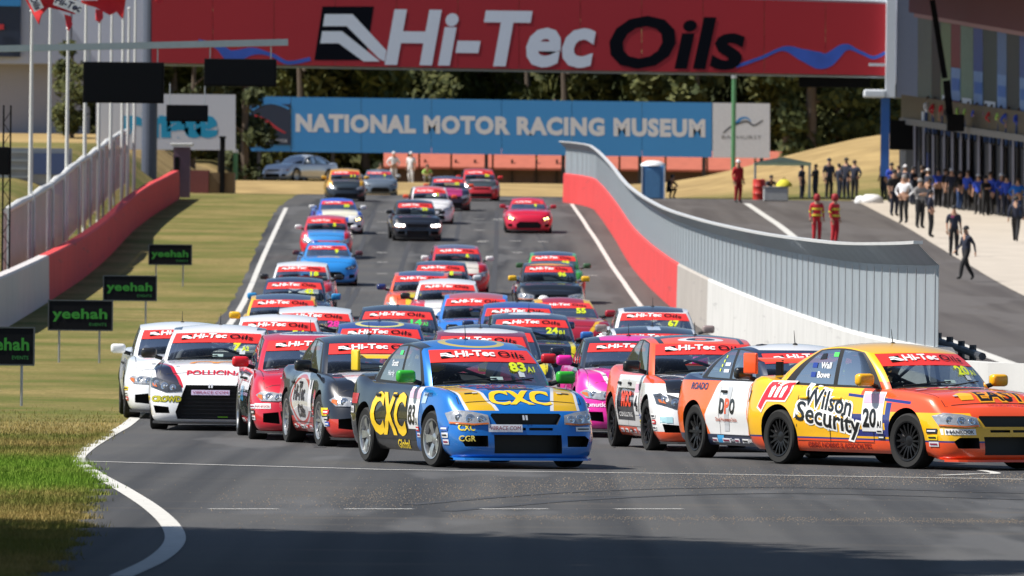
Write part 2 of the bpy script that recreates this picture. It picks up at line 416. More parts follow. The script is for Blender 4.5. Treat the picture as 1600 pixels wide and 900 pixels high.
# loose stones swept across the corner, too many to count
def stones():
    b = MB()
    def stone(x, y, r):
        z = zr(y) + 0.008; a = rnd.random() * 6
        pts = [(x + r*math.cos(a + k*2.1)*rnd.uniform(.7, 1.2), y + r*math.sin(a + k*2.1)*rnd.uniform(.7, 1.2), z) for k in range(3)]
        b.add(pts + [(x, y, z + r * rnd.uniform(.7, 1.3))], [(0,1,3),(1,2,3),(2,0,3)], rnd.choice((0, 0, 1)))
    for _ in range(6500):
        t = rnd.random() ** 0.8; px = 330 + 1270 * t
        py = 782 - 30 * sstep(430, 1100, px) - 4 * sstep(1000, 1600, px) + rnd.gauss(0, 1) * (5 + 7 * (1 - t))
        if px < 520 and rnd.random() < .4: continue
        q = ray_ground(px, min(py, 812)); stone(q.x, q.y, rnd.uniform(.002, .0075))
    for _ in range(2200):
        px = rnd.uniform(700, 1600); py = 808 + (px - 700) * 0.009 + rnd.gauss(0, 1) * 2.0
        q = ray_ground(px, py); stone(q.x, q.y, rnd.uniform(.002, .006))
    for _ in range(500):
        px = rnd.uniform(220, 1600); py = rnd.uniform(745, 830); q = ray_ground(px, py); stone(q.x, q.y, rnd.uniform(.002, .008))
    b.obj('gravel', [mat('gravel_tan', (0.26, 0.19, 0.125), 0.9, var=0), mat('gravel_pale', (0.28, 0.23, 0.17), 0.9, var=0)], kind='stuff', label='loose tan gravel strewn in bands across the corner asphalt', cat='gravel')
stones()
def grass():
    b = MB(); n = 0
    def blade(x, y, h):
        nonlocal n
        z = zg(x, y) - .003; a = rnd.uniform(0, 6.28); wd = rnd.uniform(.003, .007); lean = rnd.uniform(.1, .7) * h
        dx, dy = math.cos(a) * wd, math.sin(a) * wd; la = rnd.uniform(0, 6.28)
        b.v += [(x - dx, y - dy, z), (x + dx, y + dy, z), (x + lean*math.cos(la), y + lean*math.sin(la), z + h)]
        b.f.append((n, n+1, n+2)); b.m.append(0); n += 3
    for _ in range(150000):
        y = 58 + 80 * rnd.random() ** 1.6
        if rnd.random() < sstep(95, 138, y): continue
        xl = -y * 830 / F; xr = ragged(y) + 0.02
        x = xl - 0.3 + (xr - xl + 0.3) * rnd.random()
        if x > xr - 0.12 * rnd.random() ** 2: continue
        blade(x, y, rnd.uniform(.02, .06) * (1.4 if rnd.random() < .06 else 1))
    for _ in range(14000):                              # ragged fringe along the asphalt edge
        y = 58 + 60 * rnd.random(); x = ragged(y) + rnd.gauss(-.02, .07); blade(x, y, rnd.uniform(.03, .075))
    b.obj('grass', M_BLADE, kind='stuff', label='short patchy green and straw grass beside the track edge', cat='grass')
grass()

# ------------------------------------------------------------------ walls
def wall_mat(name, c, scuff):
    m, t, b = new_mat(name); tc = t.nodes.new('ShaderNodeTexCoord'); ge = t.nodes.new('ShaderNodeNewGeometry'); o = ge.outputs['Position']
    k = mixc(t, noise_mix(t, o, .9, 4, .3, .75), tuple(x*.88 for x in c), c)
    k = mixc(t, noise_mix(t, o, 1.0, 4, .60, .78, (3, 1.6, .5)), k, tuple(x*.72 for x in c))                # rain streaks
    k = mixc(t, noise_mix(t, o, 1.0, 3, .64, .74, (1, .18, 5)), k, scuff)                                     # tyre scuffs along the wall
    t.links.new(k, b.inputs['Base Color']); b.inputs['Roughness'].default_value = .8; return m
M_RED = wall_mat('wall_red', (0.60, 0.045, 0.045), (.34, .05, .05))
M_WHT = wall_mat('wall_white', (0.56, 0.555, 0.535), (.36, .355, .35))
M_GRY = wall_mat('wall_grey', (0.37, 0.34, 0.31), (.25, .24, .23))
M_DUST = mat('wall_dusty_white', (0.50, 0.47, 0.46), 0.85, var=0.1, scale=1.5, bump=.1)
M_TIN = mat('corrugated_steel', (0.36, 0.405, 0.44), 0.42, 0.3, var=0.16, scale=1.2)
M_TINU = mat('steel_cap', (0.62, 0.63, 0.63), 0.45, 0.3, var=0.1, scale=5)
M_STEEL = mat('galvanised_post', (0.42, 0.44, 0.46), 0.45, 0.7)
M_BLACK = mat('black_plastic', (0.006, 0.006, 0.007), 0.7, var=0, spec=.12)
M_BOARDB = mat('black_board', (0.006, 0.007, 0.010), 0.7, var=0.1, spec=.15)
M_WHITEP = mat('white_pole_paint', (0.62, 0.62, 0.60), 0.5, var=0.06)

def wall_run(name, tab, y0, y1, h, thick, side, step, colour, label):
    root = empty(name, (lerp_tab(tab, y0), y0, zr(y0)), label, 'wall')
    inv = root.location
    y = y0
    while y < y1 - 0.1:
        ye = min(y + step, y1); bpts = [y] + [q for q in BR if y < q < ye] + [ye - 0.025]
        b = MB(); rings = []
        for q in bpts:
            x = lerp_tab(tab, q); z = zr(q)
            prof = [(0, -0.3), (0, 0.03), (0.02, h - 0.05), (0.06, h), (thick - .04, h), (thick, h - .05), (thick, -0.3)]
            rings.append([Vector((x + side * u - inv.x, q - inv.y, z + v - inv.z)) for u, v in prof])
        k = len(rings[0])
        b.add([v for r_ in rings for v in r_], [(i*k+j, i*k+j+1, (i+1)*k+j+1, (i+1)*k+j) for i in range(len(rings)-1) for j in range(k-1)] + [tuple(range(k)), tuple((len(rings)-1)*k + j for j in range(k))])
        b.obj('wall_panel', colour((y + ye) / 2), root)
        y = ye
    return root
wall_run('pit_wall', RWALL, 117, 386, 1.32, 0.35, 1, 4.0, lambda y: M_RED if y > 231 else (M_GRY if y > 207 else M_WHT), 'long concrete pit wall, white near and red farther up, under the steel fence')
wall_run('trackside_wall', LWALL, 122, 384, 1.28, 0.35, -1, 4.0, lambda y: M_RED if y > 236 else M_DUST, 'red and white concrete wall below the row of flagpoles')
# low white wall that carries on past the fence end
b = MB(); pts = [(6.0, 117.2), (6.35, 113.6), (7.2, 112.2), (9.5, 111.5), (14, 111)]
for i in range(len(pts) - 1):
    a, c = Vector((*pts[i], zr(pts[i][1]))), Vector((*pts[i+1], zr(pts[i+1][1])))
    d = (c - a).normalized(); nrm = Vector((-d.y, d.x, 0)) * 0.3
    b.add([a + Vector((0,0,-.1)), c + Vector((0,0,-.1)), c + Vector((0,0,1.14)), a + Vector((0,0,1.14)), a + nrm + Vector((0,0,-.1)), c + nrm + Vector((0,0,-.1)), c + nrm + Vector((0,0,1.14)), a + nrm + Vector((0,0,1.14))],
          [(0,1,2,3),(3,2,6,7),(4,7,6,5),(0,3,7,4),(1,5,6,2)])
b.obj('end_wall', M_WHT, label='plain white wall behind the yellow and orange lead car', cat='wall')

# corrugated steel debris fence on the pit wall
def fence():
    root = empty('debris_fence', (lerp_tab(RWALL, 117), 117, zr(117) + 1.32), 'tall corrugated steel fence with folded top edge on the pit wall', 'fence')
    W = 2.4; hv = 1.12; ov = 0.30
    prof = [(0.12, -0.05), (0.12, hv * .5), (0.12, hv), (0.12 - ov * .45, hv + ov * .42), (0.12 - ov, hv + ov)]
    b = MB(); ribs = 8; xs = []
    for k in range(ribs):                       # trapezoid ribs along the sheet
        for t, o in ((0, 0), (.55, 0), (.66, .04), (.88, .04)): xs.append(((k + t) / ribs * W, o))
    xs.append((W - 0.006, 0)); vs = []
    for yy, o in xs:
        for u, v in prof: vs.append((u - o, yy, v))
    k = len(prof)
    b.add(vs, [(i*k+j, (i+1)*k+j, (i+1)*k+j+1, i*k+j+1) for i in range(len(xs)-1) for j in range(k-1)])
    sheet_me = b.mesh('sheet', M_TIN)
    c = MB().box((0.12 - ov + .01, W/2, hv + ov + .012), (0.13, W - .03, .045)); cap_me = c.mesh('cap', M_TINU)
    p = MB().box((0.073, 0.08, hv/2 - .03), (0.014, 0.11, hv - .02)); post_me = p.mesh('post', M_STEEL)
    y = 117.0
    while y < 384:
        x0, x1 = lerp_tab(RWALL, y), lerp_tab(RWALL, y + W); z0, z1 = zr(y) + 1.32, zr(y + W) + 1.32
        for nm, me in (('fence_sheet', sheet_me), ('cap_strip', cap_me), ('fence_post', post_me)):
            o = link(nm, me, root)
            mw = Matrix(((1, (x1-x0)/W, 0, x0), (0, 1, 0, y), (0, (z1-z0)/W, 1, z0), (0,0,0,1)))
            q = Vector((x0, y, z0)) - root.location
            o.location = q; o.rotation_euler = (math.atan((z1-z0)/W), 0, -math.atan((x1-x0)/W))
        y += W
fence()
# dark guard rail behind the end of the fence
b = MB()
for i in range(4):
    a = P(1466 + i*18, 533 + i*6.5, 122 - i*1.4); b.tube([a + Vector((0,0,.12)), a - Vector((0,0,.9))], .05, 6)
pa, pb_ = P(1460, 531, 122.5), P(1535, 557, 116.5)
for dz in (0, -.16): b.tube([pa + Vector((0,0,dz)), pb_ + Vector((0,0,dz))], .055, 8)
b.obj('guard_rail', mat('dark_rail', (0.05,0.055,0.065), .5, .3), label='dark tubular guard rail beside the end of the steel fence', cat='rail')

# ------------------------------------------------------------------ yeehah boards on the grass
M_GREENL = mat('green_print', (0.03, 0.27, 0.025), 0.5, var=0)
M_DGREEN = mat('dim_green_print', (0.02, 0.20, 0.04), 0.5, var=0)
for (bx, by, n, lab) in ((232, 448, 0, 'farthest'), (161, 512, 1, 'second farthest'), (75, 567, 2, 'second nearest'), (-43, 634, 3, 'nearest')):
    D = ray_ground(bx + 46, by).y; s = F / D; q = on_ground(bx, D)
    W, H = 1.29 if n < 3 else 0.98, 0.60
    root = empty('advertising_board', q, {0: 'small black board with green lettering farthest up the grass verge', 1: 'black board with green lettering, second farthest on the grass verge', 2: 'black board with full green lettering, nearest whole board beside the verge', 3: 'black board cut off by the left picture edge, nearest of its row'}[n], 'board', 'black and green boards on the verge')
    z0 = 0.66
    b = MB().box((W/2, 0, z0 + H/2), (W, .03, H)); b.obj('panel', M_BOARDB, root)
    fr = MB()
    for (c, d) in (((W/2, 0, z0), (W+.02, .045, .025)), ((W/2, 0, z0+H), (W+.02, .045, .025)), ((0, 0, z0+H/2), (.025, .045, H-.03)), ((W, 0, z0+H/2), (.025, .045, H-.03))): fr.box(c, d)
    fr.obj('frame', mat('board_edge', (0.10,.11,.12), .4, .5), root)
    for fx in (.17, .80):
        MB().tube([(W*fx, .03, -0.25), (W*fx, .03, z0+H-.02)], .022, 8).obj('post', M_STEEL, root)
    fn = lambda u, v: Vector((u, -.021, v))
    flat_print('lettering', fit(text2d('yeehah', .03, 0.0, 1.05), W*.06, z0 + .24, .2, W*.86), fn, M_GREENL, root)
    flat_print('lettering', fit(text2d('EVENTS', .01, 0.0, 1.0), W*.64, z0 + .09, .06, W*.27), fn, M_DGREEN, root)

# ------------------------------------------------------------------ flagpoles and flags
M_FLAGR = mat('flag_red', (0.62, 0.02, 0.025), .8, var=.1); M_FLAGW = mat('flag_white', (0.7, .7, .72), .8, var=.05)
POLES = [(75, 412, 14, 0), (103, 390, 45, 1), (131, 365, 0, 0), (153, 341, 35, 1), (172, 316, 20, 2), (190, 300, 6, 0), (199, 297, 14, 1), (209, 292, 0, 0), (46, 430, 18, 3)]
order = ['nearest tall', 'second nearest', 'third nearest', 'fourth', 'fifth', 'sixth', 'seventh', 'farthest', 'leftmost']
for i, (px, py, ptop, fl) in enumerate(POLES):
    D = 200.0                                   # stands behind the wall: where the sight line is a good metre beyond it
    while D < 400 and (px - 800) / F * D > lerp_tab(LWALL, D) - 1.3: D += 0.5
    base = P(px, py, D); base.z = zg(base.x, D) - .1
    top = P(px + 3, ptop if fl else -30, D).z
    lab = ('leftmost white flagpole, in front of the grey hoarding' if i == 8 else 'white flagpole, number %s from the left in the row on the bank' % ['two','three','four','five','six','seven','eight','nine'][i])
    root = empty('flagpole', base, lab, 'flagpole', 'white flagpoles behind the red wall')
    hgt = top - base.z
    MB().tube([(0,0,0), (0,0,hgt*.5), (0,0,hgt)], [.075, .065, .045], 10).obj('pole', M_WHITEP, root)
    MB().lathe([(.0, .25), (.14, .22), (.16, 0)], 10).obj('base_collar', M_STEEL, root)
    if fl: MB().lathe([(0, hgt+.09), (.06, hgt+.06), (.075, hgt), (.0, hgt-.03)], 10).obj('finial', M_WHITEP, root)
def flag(cpx, cpy, D, pts, wob, lab, white=True):
    """hanging, rippling flag: 2-D outline in photo pixels, given real depth by ripples"""
    s = F / D; o = P(cpx, cpy, D)
    poly = [((x - cpx) / s, (cpy - y) / s) for x, y in pts]
    n = 14; us = [p[0] for p in poly]; v_ = [p[1] for p in poly]
    tri = tessellate_polygon([[Vector((u, v, 0)) for u, v in poly]])
    bm = bmesh.new(); vv = [bm.verts.new((u, 0, v)) for u, v in poly]
    for t_ in tri: bm.faces.new([vv[k] for k in t_])
    for _ in range(3): bmesh.ops.subdivide_edges(bm, edges=bm.edges, cuts=1, use_grid_fill=True)
    for v in bm.verts: v.co.y = .22 * math.sin(v.co.x * wob + v.co.z * 2.1) + .1 * math.sin(v.co.z * 5 + 1)
    bmesh.ops.solidify(bm, geom=bm.faces, thickness=0.01)
    me = bpy.data.meshes.new('flag'); bm.to_mesh(me); bm.free(); me.shade_smooth(); me.materials.append(M_FLAGR)
    root = link('flag', me, None, lab, 'flag', 'red flags at the pole tops', loc=o)
    return root, s
f1, s1 = flag(85, 10, 240, [(42, -30), (118, -30), (117, 22), (95, 16), (76, 12), (66, 24), (62, 40), (52, 22), (40, 0)], 3.0, 'largest red flag with white lettering at the upper left')
def flag_text(root, s, c, size, txt, ang):
    ca, sa = math.cos(ang), math.sin(ang)
    t2 = fit(text2d(txt, .03, .2), 0, 0, size)
    fn = lambda u, v: Vector((c[0] + u*ca - v*sa, -.36, c[1] + u*sa + v*ca))
    bgp = ([( -.1*size, -.35*size), (max(p[0] for p in t2[0]) + .1*size, -.35*size), (max(p[0] for p in t2[0]) + .1*size, 1.3*size), (-.1*size, 1.3*size)], [(0,1,2,3)])
    flat_print('white_field', bgp, lambda u, v: fn(u, v) + Vector((0, .01, 0)), M_FLAGW, root)
    flat_print('lettering', t2, fn, mat('flag_navy', (.01,.012,.05), .7, var=0), root)
flag_text(f1, s1, (.02, .1), .2, 'Hi-Tec', -.35)
flag_text(f1, s1, (-.68, .22), .18, 'Oils', -1.1)
f2, s2 = flag(160, 5, 290, [(118, -30), (200, -30), (192, 30), (182, 18), (172, 24), (150, 12), (128, 6)], 3.4, 'red and white flag hanging above the black screen')
flag_text(f2, s2, (-.75, .16), .26, 'Oils', .02)
flag(155, 22, 286, [(149, 14), (160, 16), (161, 28), (156, 36), (150, 32)], 6, 'small folded red flag tip wrapped on a pole')
flag(107, 35, 248, [(100, 22), (110, 25), (113, 38), (108, 49), (104, 40)], 6, 'narrow folded red flag tip under the largest flag')
flag(248, 0, 330, [(242, -25), (255, -25), (254, 2), (249, 6), (243, 3)], 6, 'tiny red flag tip beside the left end of the banner')

# ------------------------------------------------------------------ start gantry arm with hanging screens
root = empty('gantry_arm', P(-60, 77, 262), 'pale blue steel arm carrying the hanging black screens', 'gantry')
M_ARM = mat('arm_paint', (0.30, 0.36, 0.38), .45, .3)
a0, a1 = P(-80, 78, 262), P(450, 66, 262); o_ = root.location
MB().box((a0 + a1) / 2 - o_, ((a1 - a0).length, .22, .20), rot=Matrix.Rotation(-math.atan2(a1.z - a0.z, a1.x - a0.x), 3, 'Y')).obj('beam', M_ARM, root)
MB().tube([a0 - o_, Vector((a0.x, a0.y, zg(a0.x, a0.y) - .3)) - o_], .2, 12).obj('mast', M_ARM, root)
def screen(x0, y0, x1, y1, D, lab, hang):
    c = P((x0+x1)/2, (y0+y1)/2, D); s = F / D; W, H = (x1-x0)/s, (y1-y0)/s
    r_ = empty('hanging_screen', c, lab, 'screen', 'black screens over the track')
    MB().bbox((0,0,0), (W, .25, H), .02).obj('casing', M_BLACK, r_)
    MB().box((0,-.13,0), (W-.1, .012, H-.1)).obj('display', mat('dead_screen', (.003,.004,.006), .6, var=0, spec=.12), r_)
    top = P(x0, hang, D).z - c.z
    for fx in (-.42, .42): MB().tube([(W*fx, 0, H/2 - .02), (W*fx, 0, top)], .02, 6).obj('hanger', M_STEEL, r_)
screen(130, 97, 256, 161, 262, 'largest blank black screen hanging from the gantry arm', 70)
screen(319, 92, 432, 135, 262, 'wide blank black screen near the tip of the gantry arm', 66)
screen(260, 164, 325, 190, 300, 'smallest black screen hanging in front of the white board', 130)

# ------------------------------------------------------------------ banner bridge over the track
DB = 405.0
root = empty('banner_bridge', P(800, 110, DB), 'wide red banner bridge with large white and black lettering over the track', 'bridge'); o_ = root.location
c00, c10, c11, c01 = P(237, 98, DB), P(1386, 118, DB), P(1386, 6, DB), P(237, -30, DB)
M_BRED = mat('banner_red', (0.36, 0.008, 0.018), .6, var=.08, scale=.2)
rowsN = 6
segs = 12
def bpt(u, v, d=0.0):
    lo = c00.lerp(c10, u); hi = c01.lerp(c11, u); q = lo.lerp(hi, v); return q + Vector((0, d, 0)) - o_
for i in range(segs):
    u0, u1 = i/segs, (i+1)/segs - .0006
    vs = [bpt(u0,0), bpt(u1,0), bpt(u1,1), bpt(u0,1), bpt(u0,0,.08), bpt(u1,0,.08), bpt(u1,1,.08), bpt(u0,1,.08)]
    MB().add(vs, [(0,1,2,3),(4,7,6,5),(0,4,5,1),(3,2,6,7),(0,3,7,4),(1,5,6,2)]).obj('banner_panel', M_BRED, root)
def bfn(px, py, d): return P(px, py, DB - d) - o_
M_BW = mat('banner_white', (0.66, .70, .78), .6, var=.05); M_BK = mat('banner_black', (.003,.004,.008), .8, var=0, spec=.08); M_BBL = mat('ribbon_blue', (.03,.09,.45), .6, var=.35, scale=1.2)
def tpx(t2, x0, y0, h, wd, tilt=.013):
    vs, fs = fit(t2, 0, 0, h, wd); return [(x0 + u, y0 - v + u*tilt) for u, v in vs], fs
dk, lt = logo2d()
def lpx(m2, x0, y0, h, wd): return [(x0 + u*wd, y0 - v*h) for u, v in m2[0]], m2[1]
flat_print('logo_field', lpx(dk, 491, 94, 84, 98), lambda u, v: bfn(u, v, .005), M_BK, root)
flat_print('logo_stripes', lpx(lt, 496, 96, 86, 103), lambda u, v: bfn(u, v, .009), M_BW, root)
def islands(t2):
    par = list(range(len(t2[0])))
    def fd(a):
        while par[a] != a: par[a] = par[par[a]]; a = par[a]
        return a
    for f in t2[1]:
        for i in f[1:]: par[fd(i)] = fd(f[0])
    out = {}
    for f in t2[1]: out.setdefault(fd(f[0]), []).append(f)
    return [(t2[0], fs_) for fs_ in out.values()]
for t2, mm_ in ((tpx(text2d('Hi-Tec', .036, .18, 1.03), 601, 97, 84, 330), M_BW), (tpx(text2d('Oils', .03, .18, 1.0), 952, 103, 80, 212), M_BK)):
    for isl in islands(t2):
        idx = sorted({i for f in isl[1] for i in f}); mp = {k: i for i, k in enumerate(idx)}
        flat_print('letter', ([isl[0][k] for k in idx], [tuple(mp[i] for i in f) for f in isl[1]]), lambda u, v: bfn(u, v, .013), mm_, root)
def ribbon(pts, wd):
    pts = smooth_px(pts, 6); vs = []
    for i, p in enumerate(pts):
        d = Vector((pts[min(i+1, len(pts)-1)][0] - pts[max(i-1,0)][0], pts[min(i+1, len(pts)-1)][1] - pts[max(i-1,0)][1])).normalized()
        w2 = wd(i / (len(pts)-1)) / 2; vs += [(p[0] + d.y*w2, p[1] - d.x*w2), (p[0] - d.y*w2, p[1] + d.x*w2)]
    return vs, [(2*i, 2*i+1, 2*i+3, 2*i+2) for i in range(len(pts)-1)]
for pts, wf in (([(1150,104),(1190,90),(1225,76),(1255,86),(1290,95),(1320,74),(1345,82),(1365,90),(1384,82)], lambda t: 5 + 22*max(0, 1-abs(t-.46)*4.2)),
                ([(310,64),(340,72),(362,88),(395,80),(425,86),(450,98),(485,92)], lambda t: 6 + 14*max(0, 1-abs(t-.35)*4))):
    flat_print('printed_ribbon', ribbon(pts, wf), lambda u, v: bfn(u, v, .005), M_BBL, root)
M_TRUSS = mat('truss_paint', (.42,.48,.52), .5, .2)
tr = MB(); tr.tube([bpt(0,1.03,.3), bpt(1,1.03,.3)], .12, 8); tr.tube([bpt(0,1.09,1.2), bpt(1,1.09,1.2)], .1, 8); tr.tube([bpt(0,-.02,.4), bpt(1,-.02,.4)], .05, 8)
tr.obj('truss_chord', M_TRUSS, root)
MB().add([bpt(0,0,.3), bpt(1,0,.3), bpt(1,0,3.2), bpt(0,0,3.2), bpt(0,.06,.3), bpt(1,.06,.3), bpt(1,.06,3.2), bpt(0,.06,3.2)], [(0,1,2,3),(4,7,6,5),(0,4,5,1),(1,5,6,2),(2,6,7,3),(3,7,4,0)]).obj('bridge_deck', mat('deck_grey', (.12,.13,.15), .7), root)
s = F / DB
cl = P(234, 165, DB+1.5); gz = zg(cl.x, DB+1.5)
MB().tube([Vector((cl.x, cl.y, gz - .5)) - o_, Vector((cl.x, cl.y, cl.z + 6)) - o_], .37, 16).obj('column', mat('column_slate', (.075,.09,.13), .6), root)
# pale stair tower at the right end of the bridge
root = empty('stair_tower', P(1405, 150, DB - .5), 'pale grey lift tower at the right end of the red banner', 'tower'); o_ = root.location
M_TOWER = mat('tower_grey', (.20,.22,.29), .7, var=.05); M_TWHITE = mat('tower_white', (.62,.66,.72), .6, var=.05)
ta, tb = P(1401, 152, DB-.4), P(1436, -60, DB-.4)
MB().box(((ta + tb) / 2 + Vector((0, 1.4, 0))) - o_, (tb.x - ta.x, 2.6, tb.z - ta.z)).obj('cladding', M_TOWER, root)
ta, tb = P(1384, 152, DB-.6), P(1400.5, -60, DB-.6)
MB().box(((ta + tb) / 2 + Vector((0, .4, 0))) - o_, (tb.x - ta.x, .8, tb.z - ta.z)).obj('corner_strip', M_TWHITE, root)  # white strip stands in for the tower's sunlit edge, light put into the colour
ta, tb = P(1350, 152, DB-.7), P(1383.6, 140, DB-.7)
MB().bbox(((ta + tb) / 2 + Vector((0, .5, 0))) - o_, (tb.x - ta.x, 1.0, tb.z - ta.z), .08).obj('foot_beam', M_TWHITE, root)
ta, tb = P(1358, 103, DB-.7), P(1383.6, 99, DB-.7)
MB().box(((ta + tb) / 2 + Vector((0, .2, 0))) - o_, (tb.x - ta.x, .2, tb.z - ta.z)).obj('bracket', M_TWHITE, root)
ta, tb = P(1376, 236, DB+.5), P(1390, 153, DB+.5)
MB().box(((ta + tb) / 2 + Vector((0, 0, -.6))) - o_, (tb.x - ta.x, .42, tb.z - ta.z + 1.2)).obj('blue_post', mat('post_blue', (.02,.10,.36), .5), root)
ta, tb = P(1248, 136, DB+1.2), P(1360, 121, DB+1.2)
MB().box(((ta+tb)/2) - o_, (tb.x-ta.x, .3, tb.z-ta.z)).obj('dark_sign_back', M_BLACK, root)

# ------------------------------------------------------------------ museum hoarding and building
DM = 520.0; sM = F / DM
root = empty('museum_hoarding', P(800, 250, DM), 'long blue museum hoarding with white lettering behind the track', 'hoarding'); o_ = root.location
def board(x0, y0, x1, y1, m, name, d=0.0, D=DM, tilt=.0135):
    q = [P(x0, y1 , D - d), P(x1, y1 + (x1-x0)*tilt, D - d), P(x1, y0 + (x1-x0)*tilt, D - d), P(x0, y0, D - d)]
    vs = [v - o_ for v in q] + [v - o_ + Vector((0,.12,0)) for v in q]
    return MB().add(vs, [(0,1,2,3),(4,7,6,5),(0,4,5,1),(3,2,6,7),(0,3,7,4),(1,5,6,2)]).obj(name, m, root)
M_BLUE = mat('hoarding_blue', (.035,.23,.56), .55, var=.06, scale=.2); M_NAVY = mat('hoarding_navy', (.014,.024,.055), .5)
nb = 6
for i in range(nb):
    x0 = 455 + (1113-455)*i/nb; x1 = 455 + (1113-455)*(i+1)/nb - .6
    board(x0, 151.5 + (x0-455)*.0135, x1, 237 + (x0-455)*.0135, M_BLUE, 'blue_panel')
board(391, 150.5, 454, 236, M_BLUE, 'end_panel', -.05); board(392, 162, 454, 226, M_NAVY, 'navy_panel', .02); board(1113.5, 160.5, 1203, 246, mat('hoarding_white', (.58,.61,.68), .6), 'white_panel')
hf = lambda u, v: P(u, v, DM - .006) - o_
hfn = lambda u, v: P(u, v, DM - .027) - o_
M_HL = mat('hoarding_letter', (.58,.60,.65), .6, var=0)
flat_print('lettering', tpx(text2d('NATIONAL MOTOR RACING MUSEUM', .055, 0, 1.1), 462, 204, 26, 640, .0135), hf, M_HL, root)
flat_print('swoosh', ribbon([(398,180),(415,188),(432,200),(446,208)], lambda t: 4*(1-abs(t-.4)) + .5), hfn, mat('swoosh_red', (.45,.02,.03), .5, var=0), root)
flat_print('arch_print', ribbon([(394,172),(408,164),(422,161),(438,164),(452,170)], lambda t: 3), hfn, M_BLUE, root)
flat_print('lettering', tpx(text2d('NATIONAL MOTOR', .0, 0, 1), 397, 222, 5, 52, .01), hfn, M_HL, root)
M_HG = mat('council_grey', (.05,.055,.07), .6, var=0)
flat_print('emblem', ribbon([(1130,208),(1142,198),(1156,192),(1168,190),(1178,196),(1192,188)], lambda t: 2.2 + 3*t*(1-t)), hf, M_HG, root)
flat_print('emblem', ribbon([(1150,194),(1157,186),(1166,184),(1174,190)], lambda t: 5*(1-t) + 1), hf, M_BLUE, root)
flat_print('lettering', tpx(text2d('BATHURST', .0, 0, 1.1), 1128, 217, 6, 62, .01), hf, M_HG, root)
for px in (405, 520, 640, 760, 880, 1000, 1100, 1190):
    a = P(px, 236 + (px-391)*.0135, DM + .35); z0 = zg(a.x, a.y)
    MB().box((Vector((a.x, a.y, (a.z + 2 + z0 - .4)/2)) - o_), (.22, .22, a.z + 2 - z0 + .4)).obj('support_post', mat('dark_post', (.03,.03,.035), .7), root)
# museum: low brick building with terracotta roof
DMB = 548.0
root = empty('museum_building', P(880, 280, DMB), 'low dark building with a terracotta roof under the blue hoarding', 'building'); o_ = root.location
M_TERR = mat('terracotta', (.38,.10,.06), .8, var=.2, scale=2); M_BRICK = mat('dark_brick', (.09,.06,.05), .9, var=.2)
a, c = P(598, 260, DMB), P(1290, 268, DMB); base_z = zg(a.x, DMB) - .5
MB().box((Vector(((a.x+c.x)/2, DMB+4, (a.z+base_z)/2)) - o_), (c.x-a.x, 8, a.z-base_z)).obj('wall', M_BRICK, root)
xs_ = [598, 655, 705, 770, 838, 905, 968, 1040, 1105, 1180, 1290]
for x0, x1 in zip(xs_, xs_[1:]):
    q0, q1 = P(x0 + 1.5, 262 + (x0-800)*.011, DMB - 1.0), P(x1 - 1.5, 262 + (x1-800)*.011, DMB - 1.0); t0, t1 = P(x0 + 1.5, 232 + (x0-800)*.011, DMB + 3), P(x1 - 1.5, 232 + (x1-800)*.011, DMB + 3)
    vs = [v - o_ for v in (q0, q1, t1, t0)]; vs += [v - Vector((0,0,.14)) for v in vs]
    MB().add(vs, [(0,1,2,3),(4,7,6,5),(0,4,5,1),(1,5,6,2),(2,6,7,3),(3,7,4,0)]).obj('roof_bay', M_TERR, root)
for x in (620, 664, 712, 742, 800, 838, 870):
    q = P(x, 276, DMB - .1)
    MB().box(Vector((q.x, DMB - .05, q.z)) - o_, (.14, .2, 2.2)).obj('pillar', mat('dark_timber', (.025,.02,.02), .8), root)

# white board with cyan lettering, left
DW = 430.0
root = empty('sponsor_hoarding', P(286, 235, DW), 'white hoarding with round cyan lettering behind the flagpoles', 'hoarding'); o_ = root.location
board(150, 146, 368, 233, mat('hoarding_offwhite', (.58,.60,.66), .6, var=.04), 'panel', 0, DW, .008)
hf2 = lambda u, v: P(u, v, DW - .006) - o_
M_CY = mat('cyan_print', (.01,.30,.52), .55, var=0)
flat_print('lettering', tpx(text2d('pinate', .075, 0, .92), 192, 211, 42, 149, .0), hf2, M_CY, root)
for px in (170, 346):
    a = P(px, 233, DW + .3); MB().box(Vector((a.x, a.y, (a.z + 1 + zg(a.x, a.y) - .4)/2)) - o_, (.35, .35, a.z + 1 - zg(a.x, a.y) + .4)).obj('leg', mat('dark_post', (.03,.03,.035), .7), root)
# left: big grey clad bridge house and hoarding behind the flagpoles
root = empty('grey_grandstand', P(100, 200, 452), 'big blue grey clad building behind the flagpoles at left', 'building'); o_ = root.location
M_CLAD = mat('clad_bluegrey', (.42,.46,.58), .65, var=.04); M_CLAD2 = mat('clad_stone', (.30,.30,.35), .8, var=.06)
def slab(x0, y0, x1, y1, D, dep, m, name, par):
    a, c = P(x0, y1, D), P(x1, y0, D)
    return MB().box((Vector(((a.x+c.x)/2, D + dep/2, (a.z+c.z)/2)) - par.location), (c.x-a.x, dep, c.z-a.z)).obj(name, m, par)
for i in range(5):
    slab(-80 + i*64, -60, -80 + i*64 + 63.6, 99, 448, 6, M_CLAD, 'cladding_panel', root)
slab(-80, 99.6, 132, 215, 449.5, 6, M_CLAD2, 'lower_wall', root)
slab(-60, 232, 112, 320, 330, .4, mat('stand_grey', (.24,.25,.255), .8, var=.3, scale=1.5), 'spectator_terrace', root)
slab(52, 240, 108, 272, 329.6, .3, mat('terrace_blue', (.06,.09,.19), .7), 'terrace_banner', root)
for k in range(4): slab(-60, 236 + k*13, 51, 238 + k*13, 329.7, .2, mat('terrace_rail', (.30,.32,.33), .6, .3), 'terrace_rail', root)
slab(-40, -60, 33, 88, 447.6, .3, mat('poster_navy', (.01,.02,.05), .5), 'poster', root)
